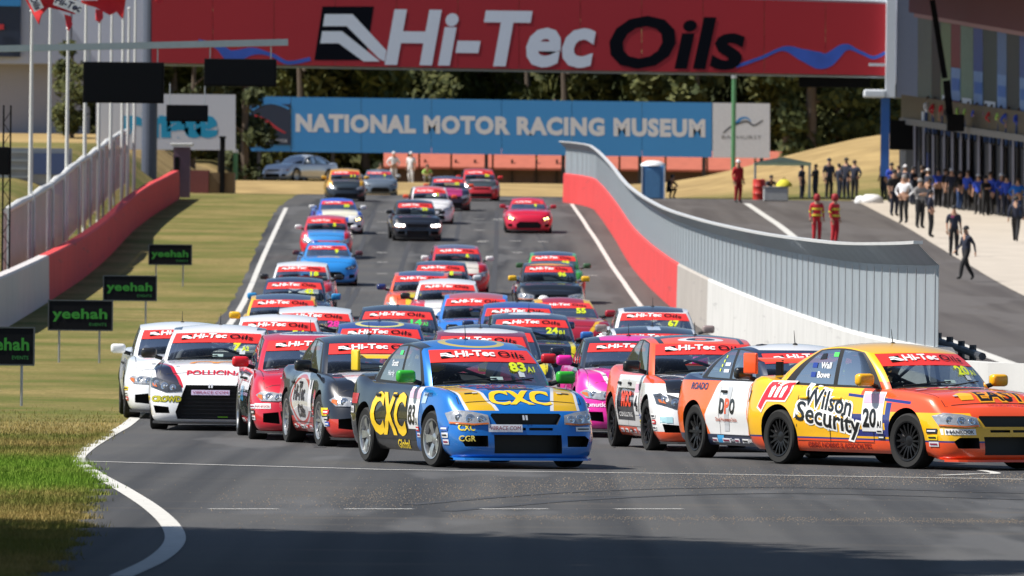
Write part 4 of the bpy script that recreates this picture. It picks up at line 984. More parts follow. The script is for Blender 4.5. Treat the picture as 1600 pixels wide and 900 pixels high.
PPL = [
 (1153, 317, 69, 4, 'red', 'dred', 'cap', 'white', .6, 'person in red overalls and pale cap at the far left of the pit lane', None),
 (1253, 312, 54, 0, 'navy', 'navy', 'hair', 'black', 1.0, 'person in dark clothes, leftmost of the group by the canopy', None),
 (1274, 311, 54, 1, 'black', 'navy', 'hair', 'brown', -1.0, 'person in black with folded arms, second from the canopy', None),
 (1295, 312, 70, 0, 'navy', 'black', 'cap', 'navy', .4, 'tall person in navy standing in the group behind the fire crew', None),
 (1311, 312, 56, 2, 'navy', 'navy', 'hair', 'black', 2.0, 'shorter person in navy directly behind the fire crew', None),
 (1322, 311, 70, 0, 'navy', 'navy', 'cap', 'black', -.6, 'person in navy and cap right behind the second fire marshal', None),
 (1335, 312, 62, 2, 'navy', 'black', 'hair', 'brown', 2.6, 'person in navy, rightmost of the group by the mound', None),
 (1276, 379, 74, 4, 'red', 'red', 'helmet', 'dred', 0.2, 'fire marshal in red suit with yellow bands, left one of the pair', 'bands'),
 (1304, 381, 77, 4, 'red', 'red', 'helmet', 'dred', .9, 'fire marshal in red suit with yellow bands, right one of the pair', 'bands'),
 (1381, 311, 68, 0, 'navy', 'navy', 'hair', 'brown', -.8, 'person in navy standing under the dark timing screen', None),
 (1397, 338, 78, 0, 'black', 'navy', 'cap', 'black', .5, 'person in black walking line, first along the apron edge', None),
 (1412, 349, 97, 2, 'white', 'black', 'hair', 'grey', -.5, 'person in a white shirt and black trousers at the apron edge', None),
 (1437, 357, 98, 1, 'grey', 'black', 'cap', 'grey', .6, 'person in a grey top with folded arms at the apron edge', None),
 (1455, 302, 66, 0, 'mustard', 'navy', 'hair', 'black', .3, 'person in dark yellow vest in front of the garage columns', None),
 (1454, 371, 75, 2, 'navy', 'black', 'hair', 'black', 1.4, 'person in navy with hand on hip on the apron edge', None),
 (1468, 304, 67, 4, 'royal', 'royal', 'hair', 'brown', -.7, 'person in bright blue overalls beside the garage columns', None),
 (1481, 306, 59, 1, 'blue', 'black', 'cap', 'white', .1, 'person in blue shirt with folded arms, left of two together', None),
 (1493, 306, 59, 1, 'blue', 'black', 'hair', 'brown', -.3, 'person in blue shirt with folded arms, right of two together', None),
 (1535, 313, 67, 2, 'blue', 'jean', 'hair', 'brown', .5, 'person in blue shirt and jeans, leftmost of the right garage group', None),
 (1548, 316, 70, 1, 'blue', 'black', 'cap', 'black', -.2, 'person in blue shirt and black trousers in the right garage group', None),
 (1543, 306, 68, 0, 'white', 'tan', 'hair', 'grey', .2, 'person in white looking over the blue shirts by the garages', None),
 (1569, 315, 71, 0, 'grey', 'red', 'hair', 'black', -.5, 'person in grey top and bright red trousers by the garages', None),
 (1594, 312, 60, 0, 'tan', 'black', 'hair', 'brown', -1.2, 'person in a tan top half hidden at the right picture edge', None),
 (1587, 379, 72, 3, 'navy', 'black', 'hair', 'black', 2.9, 'person in navy walking away across the pale apron', None),
 (1490, 400, 79, 0, 'navy', 'black', 'cap', 'black', .2, 'person in navy with a pink chest badge on the apron', 'badge'),
 (1509, 439, 86, 3, 'navy', 'black', 'cap', 'black', -1.1, 'person in black walking left, nearest on the pit lane', None),
]
for p in PPL: person(p[0], p[1], p[2], p[3], p[4], p[5], p[6], p[7], p[8], p[9], None, p[10])
def far_person(px, yhead, D, pose, shirt, trou, hat, hatc, rz, label):
    q = P(px, yhead, D); z = zg(q.x, D) + .01
    o = link('person', BODIES[pose], None, label, 'person', 'people around the pit lane and trackside', loc=(q.x, D, z)); o.rotation_euler = (0,0,rz)
    set_mat(o, 1, cloth(shirt)); set_mat(o, 2, cloth(trou)); h = link(hat, HATS[hat], o, loc=(0,0,1.66) if pose != 5 else (0,-.13,1.045)); set_mat(h, 0, mat('hat_' + hatc, C_[hatc], .7))
r2 = random.Random(5)
for k in range(17):
    px = 1392 + k * 12.2 + r2.uniform(-3, 3); c1 = r2.choice(('navy', 'navy', 'black', 'black', 'blue', 'blue', 'navy', 'royal')); c2 = r2.choice(('black', 'navy', 'black', 'jean'))
    t_ = (px - 1425) / 215; D = A34 + (BB - A34) * t_ - r2.uniform(.6, 6.5); q = P(px, 300, D)
    o = link('person', BODIES[r2.choice((0, 1, 2, 4))], None, 'pit crew member in the dark crowd lined up before the garages', 'person', 'crowd before the garages', loc=(q.x, D, zg(q.x, D) + .025)); o.rotation_euler = (0, 0, r2.uniform(-1.2, 1.2)); o.scale = (r2.uniform(.97, 1.06),) * 3
    set_mat(o, 1, cloth(c1)); set_mat(o, 2, cloth(c2)); hk = r2.choice(('cap', 'hair')); h = link(hk, HATS[hk], o, loc=(0, 0, 1.66)); set_mat(h, 0, mat('hat_' + ('black', 'brown', 'white')[k % 3], C_[('black', 'brown', 'white')[k % 3]], .7))
for k in range(12):
    px = 1448 + k * 13 + r2.uniform(-3, 3); c1 = r2.choice(('white', 'red', 'blue', 'tan', 'navy', 'mauve', 'lime')); q = fl(px, 178, 209, -.1); q.z -= .85
    o = link('person', BODIES[r2.choice((0, 1, 2))], None, 'spectator standing on the hospitality balcony above the garages', 'person', 'spectators on the balcony', loc=q); o.rotation_euler = (0, 0, r2.uniform(-1, 1)); set_mat(o, 1, cloth(c1)); set_mat(o, 2, cloth('jean')); h = link('hair', HATS['hair'], o, loc=(0, 0, 1.66)); set_mat(h, 0, mat('hat_brown', C_['brown'], .7))
far_person(615, 265, 458, 2, 'white', 'white', 'cap', 'white', .3, 'person in white, left of the pair behind the grass bank')
far_person(642, 265, 458, 0, 'white', 'white', 'cap', 'white', -.4, 'person in white, right of the pair behind the grass bank')
far_person(667, 270, 460, 5, 'lime', 'grey', 'hair', 'brown', .2, 'person in a lime vest crouching behind the grass bank')
far_person(594, 266, 459, 5, 'tan', 'tan', 'hair', 'brown', .2, 'person in tan clothes low behind the grass bank')
far_person(1048, 290, 402, 5, 'black', 'black', 'hair', 'black', .8, 'person in black crouching beside the blue toilet')
far_person(1204, 270, 405, 5, 'navy', 'black', 'hair', 'black', .3, 'person in dark clothes sitting under the pale canopy')
# ================================================================== cars: body builder
def hermite_tab(tab, x):
    if x <= tab[0][0]: return tab[0][1]
    if x >= tab[-1][0]: return tab[-1][1]
    for i in range(len(tab) - 1):
        (a, va), (b, vb) = tab[i], tab[i+1]
        if x <= b:
            def sl(k):
                if k <= 0 or k >= len(tab) - 1: return 0.0 if k <= 0 else 0.0
                d0 = (tab[k][1]-tab[k-1][1])/(tab[k][0]-tab[k-1][0]); d1 = (tab[k+1][1]-tab[k][1])/(tab[k+1][0]-tab[k][0])
                return 0.0 if d0*d1 <= 0 else 2*d0*d1/(d0+d1)
            ma = sl(i) if i > 0 else (vb-va)/(b-a); mb_ = sl(i+1) if i+1 < len(tab)-1 else (vb-va)/(b-a)
            h = b - a; t = (x - a)/h
            return va*(2*t**3-3*t*t+1) + h*ma*(t**3-2*t*t+t) + vb*(3*t*t-2*t**3) + h*mb_*(t**3-t*t)
def resample(pts, n):
    L_ = [0]
    for a, b in zip(pts, pts[1:]): L_.append(L_[-1] + math.hypot(b[0]-a[0], b[1]-a[1]))
    out = []; k = 0
    for i in range(n + 1):
        t = L_[-1]*i/n
        while k < len(pts) - 2 and L_[k+1] < t: k += 1
        f = (t - L_[k]) / max(1e-9, L_[k+1]-L_[k]); out.append((pts[k][0] + (pts[k+1][0]-pts[k][0])*f, pts[k][1] + (pts[k+1][1]-pts[k][1])*f))
    return out

M_TRIM = mat('trim_black', (.010,.010,.011), .55, var=0); M_TYRE = mat('tyre_rubber', (.009,.009,.009), .85, var=.2, scale=20)
M_RIMS = mat('rim_silver', (.50,.51,.52), .3, .85, var=.05); M_RIMB = mat('rim_black', (.012,.012,.013), .4, .4, var=0)
M_DISC = mat('brake_disc', (.16,.15,.15), .4, .8); M_LAMPH = mat('lamp_housing', (.46,.47,.48), .15, .5, var=.45, scale=22, coat=1.0)
M_LAMPB = mat('lamp_housing_dark', (.07,.075,.085), .15, .4, var=.5, scale=14, coat=1.0)
M_REFL = mat('lamp_reflector', (.72,.74,.76), .12, .9, var=0, coat=1.0); M_AMB = mat('indicator_amber', (.55,.13,.01), .25, var=0, coat=1.0)
M_TAIL = mat('tail_red', (.35,.01,.012), .25, var=0, coat=1.0)
M_LIT = mat('lamp_lit_white', (.9,.9,.85), .3, var=0, emit=(1,.97,.85), es=9); M_LITY = mat('lamp_lit_yellow', (.9,.7,.3), .3, var=0, emit=(1,.66,.22), es=7)
M_CAGE = mat('cage_grey', (.10,.105,.12), .5, .2, var=0); M_SEAT = mat('seat_black', (.012,.012,.014), .8, var=.2); M_INT = mat('cabin_black', (.018,.018,.02), .8, var=.2)
M_STRIP = mat('strip_red', (.74,.035,.025), .35, var=.03, coat=.3); M_LW = mat('print_white', (.80,.80,.80), .4, var=0); M_LK = mat('print_black', (.004,.004,.006), .7, var=0, spec=.1)
def glass_mat(name='car_glass', tint=(.78,.83,.80,1)):
    m, t, b = new_mat(name); t.nodes.remove(b)
    out = t.nodes['Material Output']; tr = t.nodes.new('ShaderNodeBsdfTransparent'); tr.inputs[0].default_value = tint
    gl = t.nodes.new('ShaderNodeBsdfGlossy'); gl.inputs['Roughness'].default_value = .03; gl.inputs['Color'].default_value = (1,1,1,1)
    fr = t.nodes.new('ShaderNodeFresnel'); fr.inputs[0].default_value = 1.22
    mx = t.nodes.new('ShaderNodeMixShader'); hf_ = t.nodes.new('ShaderNodeMath'); hf_.operation = 'MULTIPLY'; hf_.inputs[1].default_value = .6; t.links.new(fr.outputs[0], hf_.inputs[0]); t.links.new(hf_.outputs[0], mx.inputs[0]); t.links.new(tr.outputs[0], mx.inputs[1]); t.links.new(gl.outputs[0], mx.inputs[2]); t.links.new(mx.outputs[0], out.inputs[0])
    return m
M_GLASS = glass_mat(); M_GLASS2 = glass_mat('side_glass', (.34,.39,.44,1))

class CarType: pass
TYPES = {}
def car_type(key, **p):
    T = CarType(); T.key = key; T.__dict__.update(p); TYPES[key] = T
    L, W, H = T.L, T.W, T.H; T.xfa = L/2 - T.fo; T.xra = T.xfa - T.wb
    ztab = sorted([(-L/2 - .02, T.deck - .07), (-L/2 + .22, T.deck), (T.xrb, T.deck - .01), (T.xrb + .55, T.belt + .02), (T.xc - .5, T.belt - .01), (T.xc + .02, T.cowl), ((T.xc + L/2)/2 + .1, (T.cowl*.55 + T.nose*.45) + .035), (L/2 - .32, T.nose + .035), (L/2, T.nose - .05)])
    def crown(x, y): return T.crown * max(0, 1 - (y/(W*.46))**2) * sstep(-L/2 - .1, -L/2 + .4, x) * (1 if x > 0 else .6)
    def ztop(x, y=None):
        z = hermite_tab(ztab, x); return z if y is None else z + crown(x, y)
    fx = [(0,-.05),(.06,-.01),(.2,0),(.38,-.005),(.52,-.03),(.7,-.055),(.85,-.10),(.94,-.16),(1,-.24)] if not hasattr(T, 'fx') else T.fx
    rx = [(0,.16),(.08,.06),(.25,.01),(.45,0),(.6,.02),(.85,.05),(.95,.09),(1,.16)]
    hw = [(0,.90),(.06,.945),(.2,.975),(.42,1.0),(.58,.995),(.75,.975),(.9,.955),(.97,.93),(1,.892)]
    NF, NS, NR = 16, 30, 10
    def outline(v):
        xf, xr, w_ = L/2 + lerp_tab(fx, v), -L/2 + lerp_tab(rx, v), W/2*lerp_tab(hw, v) - .012
        sf, srr = xf - .72, xr + .55; nf = T.nf
        fr = [(sf + (xf - sf)*max(0, math.cos(a))**(2/nf), w_*math.sin(a)**(2/nf)) for a in [math.pi/2*k/160 for k in range(161)]]
        re = [(srr - (srr - xr)*max(0, math.cos(a))**(2/3.4), w_*math.sin(a)**(2/3.4)) for a in [math.pi/2*(1 - k/160) for k in range(161)]]
        fr = resample(fr, NF); re = resample(re, NR)
        sd = [(sf + (srr - sf)*k/NS, w_) for k in range(1, NS)]
        pts = fr + sd + re; out = []
        for x, y in pts:
            fl = sum(math.exp(-((x - xw)/.42)**4) for xw in (T.xfa, T.xra)) * T.flare * math.exp(-((v - .55)/.33)**2) * (1 if y > W*.35 else 0)
            ds = .022 * math.exp(-((x + .0)/.9)**4) * (math.exp(-((v - .28)/.16)**2))       # scooped doors
            out.append((x, y + fl - ds*(1 if y > W*.4 else 0)))
        out[0] = (out[0][0], 0.0); out[-1] = (out[-1][0], 0.0); return out
    VL = [0,.035,.09,.2,.32,.44,.55,.66,.76,.85,.91,.955,.985,1.0]
    vs = []; fs = []; ring = []
    for v in VL:
        o = outline(v); idx = []
        zb = lambda x: .165 - .055*sstep(T.xfa + .3, T.xfa + .6, x)
        for i, (x, y) in enumerate(o):
            z = zb(x) + v*(ztop(x) - zb(x)) + crown(x, y)*v**3
            vs.append(Vector((x, y, z))); a = len(vs) - 1
            if 0 < i < len(o) - 1: vs.append(Vector((x, -y, z))); idx.append((a, a + 1))
            else: idx.append((a, a))
        ring.append(idx)
    N = len(ring[0])
    for j in range(len(VL) - 1):
        for i in range(N - 1):
            for s in (0, 1):
                q = [ring[j][i][s], ring[j][i+1][s], ring[j+1][i+1][s], ring[j+1][i][s]]
                if s == 0: q.reverse()
                fs.append(tuple(q))
    def cap(idx, zfun, flip, M=10):
        rows = []
        for i, (a, b) in enumerate(idx):
            if a == b: rows.append([a]); continue
            row = [a]
            for k in range(1, M):
                t = k/M; p = vs[a].lerp(vs[b], t); p = Vector((p.x, p.y, zfun(p.x, p.y, vs[a].z))); vs.append(p); row.append(len(vs) - 1)
            rows.append(row + [b])
        for r0, r1 in zip(rows, rows[1:]):
            if len(r0) == 1: f = [(r0[0], r1[k], r1[k+1]) for k in range(M)]
            elif len(r1) == 1: f = [(r0[k], r1[0], r0[k+1]) for k in range(M)]
            else: f = [(r0[k], r1[k], r1[k+1], r0[k+1]) for k in range(M)]
            fs.extend([tuple(reversed(q)) if flip else q for q in f])
    cap(ring[-1], lambda x, y, z: ztop(x, y), False, 14); cap(ring[0], lambda x, y, z: z, True, 4)
    base = bpy.data.meshes.new('body'); base.from_pydata([tuple(v) for v in vs], [], fs); base.materials.append(mat('paint_default', (.5,.5,.5))); base.materials.append(M_TRIM)
    bm = bmesh.new(); bm.from_mesh(base); bmesh.ops.remove_doubles(bm, verts=bm.verts, dist=.0004); bmesh.ops.recalc_face_normals(bm, faces=bm.faces); bm.to_mesh(base)
    lowv = [v.co.copy() for v in bm.verts]; bm.verts.index_update(); lowf = [[v.index for v in f.verts] for f in bm.faces]; bm.free()
    # cutters: wheel wells and bumper openings
    c = MB()
    for xw in (T.xfa, T.xra):
        for s in (-1, 1):
            prof = [(T.r + .045)]; n = 40; rr = T.r + .05
            ring_ = [(xw + rr*math.cos(2*math.pi*k/n), T.r + .015 + rr*math.sin(2*math.pi*k/n)) for k in range(n)]
            c.prism(ring_, lambda u, v, d: Vector((u, d, v)), s*(W/2 - .30), s*(W/2 + .3))
    for poly, depth, front in T.cuts:
        c.prism(poly, lambda u, v, d: Vector((d, u, v)), L/2 - depth, L/2 + .25)
        if min(u for u, v in poly) > .001: c.prism([(-u, v) for u, v in reversed(poly)], lambda u, v, d: Vector((d, u, v)), L/2 - depth, L/2 + .25)
    cme = c.mesh('cut', [M_TRIM, M_TRIM]); 
    for pl in cme.polygons: pl.material_index = 1
    ob = bpy.data.objects.new('b', base); oc = bpy.data.objects.new('c', cme); COL.objects.link(ob); COL.objects.link(oc)
    md = ob.modifiers.new('b', 'BOOLEAN'); md.operation = 'DIFFERENCE'; md.object = oc; md.solver = 'EXACT'
    dg = bpy.context.evaluated_depsgraph_get(); T.body = bpy.data.meshes.new_from_object(ob.evaluated_get(dg)); T.body.name = 'body_' + key
    bpy.data.objects.remove(ob); bpy.data.objects.remove(oc)
    T.body.shade_smooth(); T.body.set_sharp_from_angle(angle=R(32))
    # ---- greenhouse
    GL = [0,.03,.1,.22,.36,.5,.6,.7,.8,.87,.92,.965,1.0]; NW, NA, NS1, NS2, NC, NRW = 9, 3, 7, 6, 3, 8
    xm = (T.xrf + T.xrr)/2
    def zroof(x, y):
        d = ((x - xm)/(T.xrf - xm))**2*.105 if x > xm else ((x - xm)/(T.xrr - xm))**2*.08
        return H - .055*(y/T.crf)**2 - d
    def gout(h):
        xF, xR, w_ = T.xc + (T.xrf - T.xc)*h, T.xrb + (T.xrr - T.xrb)*h, T.cb + (T.crf - T.cb)*h
        bow = .26 - .12*h; br2 = .20 - .08*h; pts = []
        for k in range(NW + 1):
            y = .925*w_*k/NW; pts.append((xF - bow*(y/w_)**2.2, y))
        xe = pts[-1][0]
        pts += [(xe - .035, .965*w_), (xe - .075, .99*w_), (xe - .12, w_)]
        xA = xe - .12; xC = xR + br2*.9 + .17; xB = min(max(T.xB, xC + .12), xA - .15)
        for k in range(1, NS1 + 1): pts.append((xA + (xB - xA)*k/NS1, w_*(1 + .012*math.sin(math.pi*k/NS1))))
        pts.append((xB - .085, w_*1.0))
        for k in range(1, NS2 + 1): pts.append((xB - .085 + (xC - xB + .085)*k/NS2, w_*(1 - .03*(k/NS2)**2)))
        xe2 = xR + br2*.86
        pts += [(xe2 + .12, .955*w_), (xe2 + .06, .925*w_), (xe2, .88*w_)]
        for k in range(1, NRW + 1):
            y = .88*w_*(1 - k/NRW); pts.append((xR + br2*.86*(y/(.88*w_))**2, y))
        return pts
    g0 = gout(0); g1 = gout(1); gv = []; gr = []
    for w_ in GL:
        h = w_ - .07*math.sin(math.pi*w_); e = w_ + .05*math.sin(math.pi*w_); o = gout(h); idx = []
        for i, (x, y) in enumerate(o):
            zb = ztop(g0[i][0], g0[i][1]) - .03; z = zb + e*(zroof(*g1[i]) - zb)
            gv.append(Vector((x, y, z))); a = len(gv) - 1
            if 0 < i < len(o) - 1: gv.append(Vector((x, -y, z))); idx.append((a, a+1))
            else: idx.append((a, a))
        gr.append(idx)
    NG = len(g0); iA = NW; iS = NW + NA; iB = iS + NS1; iS2 = iB + 1; iC = iS2 + NS2; iR = iC + NC
    groups = {'shell': [], 'trim': [], 'windscreen': [], 'sideL1': [], 'sideR1': [], 'sideL2': [], 'sideR2': [], 'rear': []}
    strip = []
    for j in range(len(GL) - 1):
        wl, wh = GL[j], GL[j+1]
        for i in range(NG - 1):
            for s in (0, 1):
                q = [gr[j][i][s], gr[j][i+1][s], gr[j+1][i+1][s], gr[j+1][i][s]]
                if s == 0: q.reverse()
                q = tuple(dict.fromkeys(q)); k = 'shell'
                if i < iA: k = 'windscreen' if (wl >= .03 and wh <= .97) else ('trim' if wl < .03 else 'shell')
                elif iS + 0 < i < iB and wl >= .1 and wh <= .93: k = ('sideL1', 'sideR1')[s]
                elif i == iB and wl >= .1 and wh <= .93: k = 'trim'
                elif iS2 <= i < iC - 1 and wl >= .1 and wh <= .93: k = ('sideL2', 'sideR2')[s] if not T.coupe_rear or i < iC - 1 else 'shell'
                elif iS <= i < iC and (wl >= .03 and wh <= .965): k = 'trim'
                elif i >= iR and wl >= .1 and wh <= .93: k = 'rear'
                groups[k].append(q)
                if i < iA and wl >= .6 and wh <= .97: strip.append(q)
    M = 10; rows = []; roof = []
    for i, (a, b) in enumerate(gr[-1]):
        if a == b: rows.append([a]); continue
        row = [a]
        for k in range(1, M):
            p = gv[a].lerp(gv[b], k/M); gv.append(Vector((p.x, p.y, zroof(p.x, p.y)))); row.append(len(gv) - 1)
        rows.append(row + [b])
    for r0, r1 in zip(rows, rows[1:]):
        if len(r0) == 1: roof += [(r0[0], r1[k], r1[k+1]) for k in range(M)]
        elif len(r1) == 1: roof += [(r0[k], r1[0], r0[k+1]) for k in range(M)]
        else: roof += [(r0[k], r1[k], r1[k+1], r0[k+1]) for k in range(M)]
    def sub(faces_, mats, mi=None, name='m', smooth=40):
        used = {}; v2 = []; f2 = []
        for f in faces_:
            q = []
            for i in f:
                if i not in used: used[i] = len(v2); v2.append(tuple(gv[i]))
                q.append(used[i])
            f2.append(q)
        me = bpy.data.meshes.new(name + '_' + key); me.from_pydata(v2, [], f2)
        for mm in mats: me.materials.append(mm)
        if mi: me.polygons.foreach_set('material_index', mi)
        me.shade_smooth(); me.set_sharp_from_angle(angle=R(smooth)); return me
    allf = groups['shell'] + roof; T.shell = sub(allf + groups['trim'], [MATS['paint_default'], M_TRIM], [0]*len(allf) + [1]*len(groups['trim']), 'roof_shell')
    T.glass = {k: sub(groups[k], [M_GLASS if k in ('windscreen', 'rear') else M_GLASS2], None, k) for k in ('windscreen', 'sideL1', 'sideR1', 'sideL2', 'sideR2', 'rear')}
    T.bvh = BVHTree.FromPolygons(lowv + gv, lowf + [[i + len(lowv) for i in f] for k in groups for f in groups[k]] + [[i + len(lowv) for i in f] for f in roof])
    T.bvh_low = BVHTree.FromPolygons(lowv, lowf)
    # sun strip a few millimetres in front of the windscreen
    sm = sub(strip, [M_STRIP], None, 'sun_strip')
    for v in sm.vertices: v.co += Vector((.82, 0, .57)) * .006
    T.strip = sm
    ws = [v.co for v in sm.vertices]; T.sz0, T.sz1 = min(v.z for v in ws), max(v.z for v in ws); T.sw = max(abs(v.y) for v in ws)
    T.mesh = {}; return T

FR_SIDE = lambda T: None
def frame(T, where):
    """(origin, U, V, direction, bvh) of a print direction on the car"""
    L, W, H = T.L, T.W, T.H
    return {'right': (Vector((0, -3, 0)), Vector((1,0,0)), Vector((0,0,1)), Vector((0,1,0))),
            'left': (Vector((0, 3, 0)), Vector((-1,0,0)), Vector((0,0,1)), Vector((0,-1,0))),
            'front': (Vector((4, 0, 0)), Vector((0,1,0)), Vector((0,0,1)), Vector((-1,0,0))),
            'hood': (Vector((0, 0, 3)), Vector((0,1,0)), Vector((-1,0,0)), Vector((0,0,-1)))}[where]
def wrap(T, where, t2, off=.004, maxlen=.07):
    """flat outline laid on to the car body along a direction; returns verts, faces"""
    o, U, V, d = frame(T, where)
    bm = bmesh.new(); bv = [bm.verts.new((u, v, 0)) for u, v in t2[0]]
    for f in t2[1]:
        try: bm.faces.new([bv[i] for i in f])
        except ValueError: pass
    for _ in range(7):
        es = [e for e in bm.edges if e.calc_length() > maxlen]
        if not es: break
        bmesh.ops.subdivide_edges(bm, edges=es, cuts=1); bmesh.ops.triangulate(bm, faces=[f for f in bm.faces if len(f.verts) > 3])
    bm.verts.index_update(); out = []; last = None
    for v in bm.verts:
        p0 = o + U*v.co.x + V*v.co.y
        h = T.bvh.ray_cast(p0, d)
        if h[0] is None:
            out.append(None); continue
        n = h[1] if h[1].dot(d) < 0 else -h[1]
        out.append(h[0] + n*off - d*off*.5)
    fs = [[v.index for v in f.verts] for f in bm.faces if all(out[v.index] is not None for v in f.verts)]; bm.free()
    return [p if p is not None else Vector((0,0,.5)) for p in out], fs
def decal(T, where, t2, m, parent, name='lettering', off=.004, maxlen=.07):
    vs, fs = wrap(T, where, t2, off, maxlen)
    if not fs: return None
    b = MB(); b.add(vs, fs); return link(name, b.mesh(name, m, fixn=False), parent)
def quad2(u0, v0, u1, v1): return [(u0, v0), (u1, v0), (u1, v1), (u0, v1)], [(0,1,2,3)]
def poly2(p):
    return list(p), [tuple(t) for t in tessellate_polygon([[Vector((x, y, 0)) for x, y in p]])]
def patch_solid(T, where, poly, m, name, off=.006, inset=.03):
    """raised patch with a skirt that dips back into the body"""
    vs, fs = wrap(T, where, poly2(poly), off, .06); b = MB(); b.add(vs, fs); return b.mesh(name, m, smooth=35, fixn=False)

def wheel_meshes(r, wd, spokes, key):
    ty = MB(); h = wd/2; ri = r*.70
    ty.lathe([(ri, -h*.9), (r*.93, -h), (r*.985, -h*.86), (r, -h*.6), (r, h*.6), (r*.985, h*.86), (r*.93, h), (ri, h*.9), (ri*.98, h*.5), (ri*.98, -h*.5), (ri, -h*.9)], 40, 'Y')
    rm = MB(); rm.lathe([(ri*1.0, h*.9), (ri*1.03, h*.97), (ri*.95, h*.93), (ri*.90, h*.62), (ri*.88, -h*.8), (ri*.96, -h*.85)], 40, 'Y')
    rm.lathe([(0, h*.72), (.045, h*.72), (.075, h*.62), (.08, h*.3)], 16, 'Y')
    for k in range(spokes):
        a = 2*math.pi*k/spokes; ca, sa = math.cos(a), math.sin(a)
        w0, w1 = ((.035, .052) if spokes <= 5 else ((.018, .014) if spokes < 12 else (.012, .010)))
        def pt(rad, t, y): return (rad*ca - t*sa, y, -(rad*sa + t*ca))
        r0, r1 = .06, ri*.93
        rm.add([pt(r0,-w0,h*.66), pt(r0,w0,h*.66), pt((r0+r1)/2,(w0+w1)/2,h*.80), pt((r0+r1)/2,-(w0+w1)/2,h*.80), pt(r1,w1,h*.82), pt(r1,-w1,h*.82),
                pt(r0,-w0,h*.3), pt(r0,w0,h*.3), pt(r1,w1,h*.55), pt(r1,-w1,h*.55)],
               [(0,1,2,3),(3,2,4,5),(6,9,8,7),(0,3,5,9,6),(1,7,8,4,2),(5,4,8,9)])
    hub = MB(); hub.lathe([(.04, h*.25), (ri*.72, h*.25), (ri*.72, h*.12), (.04, h*.12)], 28, 'Y'); hub.box((ri*.55, h*.15, 0), (.1, .09, .17))
    return (hub.mesh('hub_'+key, M_DISC, 40), ty.mesh('tyre_'+key, M_TYRE, 35), rm.mesh('rim_'+key, M_RIMS, 35))
WHEELS = {}
def helper_tube(pts, r, n=8): return MB().tube(pts, r, n)

# ------------------------------------------------------------------ paint with livery fields
def paint(name, base, fields=(), rough=.32, metal=.05):
    """fields: (colour, [conditions]); a condition is ('x'|'y'|'z'|'ay', '>'|'<', value), a plane ((nx,ny,nz), d) on (x,|y|,z), or ('ell', c, r) on (x,|y|,z)"""
    m, t, b = new_mat(name)
    tc = t.nodes.new('ShaderNodeTexCoord'); sp = t.nodes.new('ShaderNodeSeparateXYZ'); t.links.new(tc.outputs['Object'], sp.inputs[0])
    ab = t.nodes.new('ShaderNodeMath'); ab.operation = 'ABSOLUTE'; t.links.new(sp.outputs['Y'], ab.inputs[0])
    cb = t.nodes.new('ShaderNodeCombineXYZ'); t.links.new(sp.outputs['X'], cb.inputs[0]); t.links.new(ab.outputs[0], cb.inputs[1]); t.links.new(sp.outputs['Z'], cb.inputs[2])
    ax = {'x': sp.outputs['X'], 'y': sp.outputs['Y'], 'z': sp.outputs['Z'], 'ay': ab.outputs[0]}
    def col(c): return srgb(c) if isinstance(c, str) else c
    cur = col(base)
    for c, conds in fields:
        prod = None
        for cd in conds:
            if cd[0] == 'ell':
                s1_ = t.nodes.new('ShaderNodeVectorMath'); s1_.operation = 'SUBTRACT'; t.links.new(cb.outputs[0], s1_.inputs[0]); s1_.inputs[1].default_value = cd[1]
                s2_ = t.nodes.new('ShaderNodeVectorMath'); s2_.operation = 'DIVIDE'; t.links.new(s1_.outputs[0], s2_.inputs[0]); s2_.inputs[1].default_value = cd[2]
                ln = t.nodes.new('ShaderNodeVectorMath'); ln.operation = 'LENGTH'; t.links.new(s2_.outputs[0], ln.inputs[0])
                k = t.nodes.new('ShaderNodeMath'); k.operation = 'LESS_THAN'; t.links.new(ln.outputs['Value'], k.inputs[0]); k.inputs[1].default_value = 1
            elif isinstance(cd[0], str):
                k = t.nodes.new('ShaderNodeMath'); k.operation = 'GREATER_THAN' if cd[1] == '>' else 'LESS_THAN'; t.links.new(ax[cd[0]], k.inputs[0]); k.inputs[1].default_value = cd[2]
            else:
                dt = t.nodes.new('ShaderNodeVectorMath'); dt.operation = 'DOT_PRODUCT'; t.links.new(cb.outputs[0], dt.inputs[0]); dt.inputs[1].default_value = cd[0]
                k = t.nodes.new('ShaderNodeMath'); k.operation = 'GREATER_THAN'; t.links.new(dt.outputs['Value'], k.inputs[0]); k.inputs[1].default_value = cd[1]
            if prod is None: prod = k.outputs[0]
            else:
                mu = t.nodes.new('ShaderNodeMath'); mu.operation = 'MULTIPLY'; t.links.new(prod, mu.inputs[0]); t.links.new(k.outputs[0], mu.inputs[1]); prod = mu.outputs[0]
        cur = mixc(t, prod, cur, col(c))
    # road film low on the flanks and fine unevenness of the paint
    no = noise_mix(t, tc.outputs['Object'], 7, 4, .45, .8)
    low = t.nodes.new('ShaderNodeMapRange'); low.inputs['From Min'].default_value = .5; low.inputs['From Max'].default_value = .12; t.links.new(sp.outputs['Z'], low.inputs['Value'])
    mu = t.nodes.new('ShaderNodeMath'); mu.operation = 'MULTIPLY'; t.links.new(no, mu.inputs[0]); t.links.new(low.outputs[0], mu.inputs[1])
    m2 = t.nodes.new('ShaderNodeMath'); m2.operation = 'MULTIPLY'; t.links.new(mu.outputs[0], m2.inputs[0]); m2.inputs[1].default_value = .22
    cur = mixc(t, m2.outputs[0], cur, (.09, .08, .07))
    t.links.new(cur, b.inputs['Base Color']) if hasattr(cur, 'links') else None
    b.inputs['Roughness'].default_value = rough; b.inputs['Metallic'].default_value = metal
    b.inputs['Coat Weight'].default_value = 1.0; b.inputs['Coat Roughness'].default_value = .03
    return m

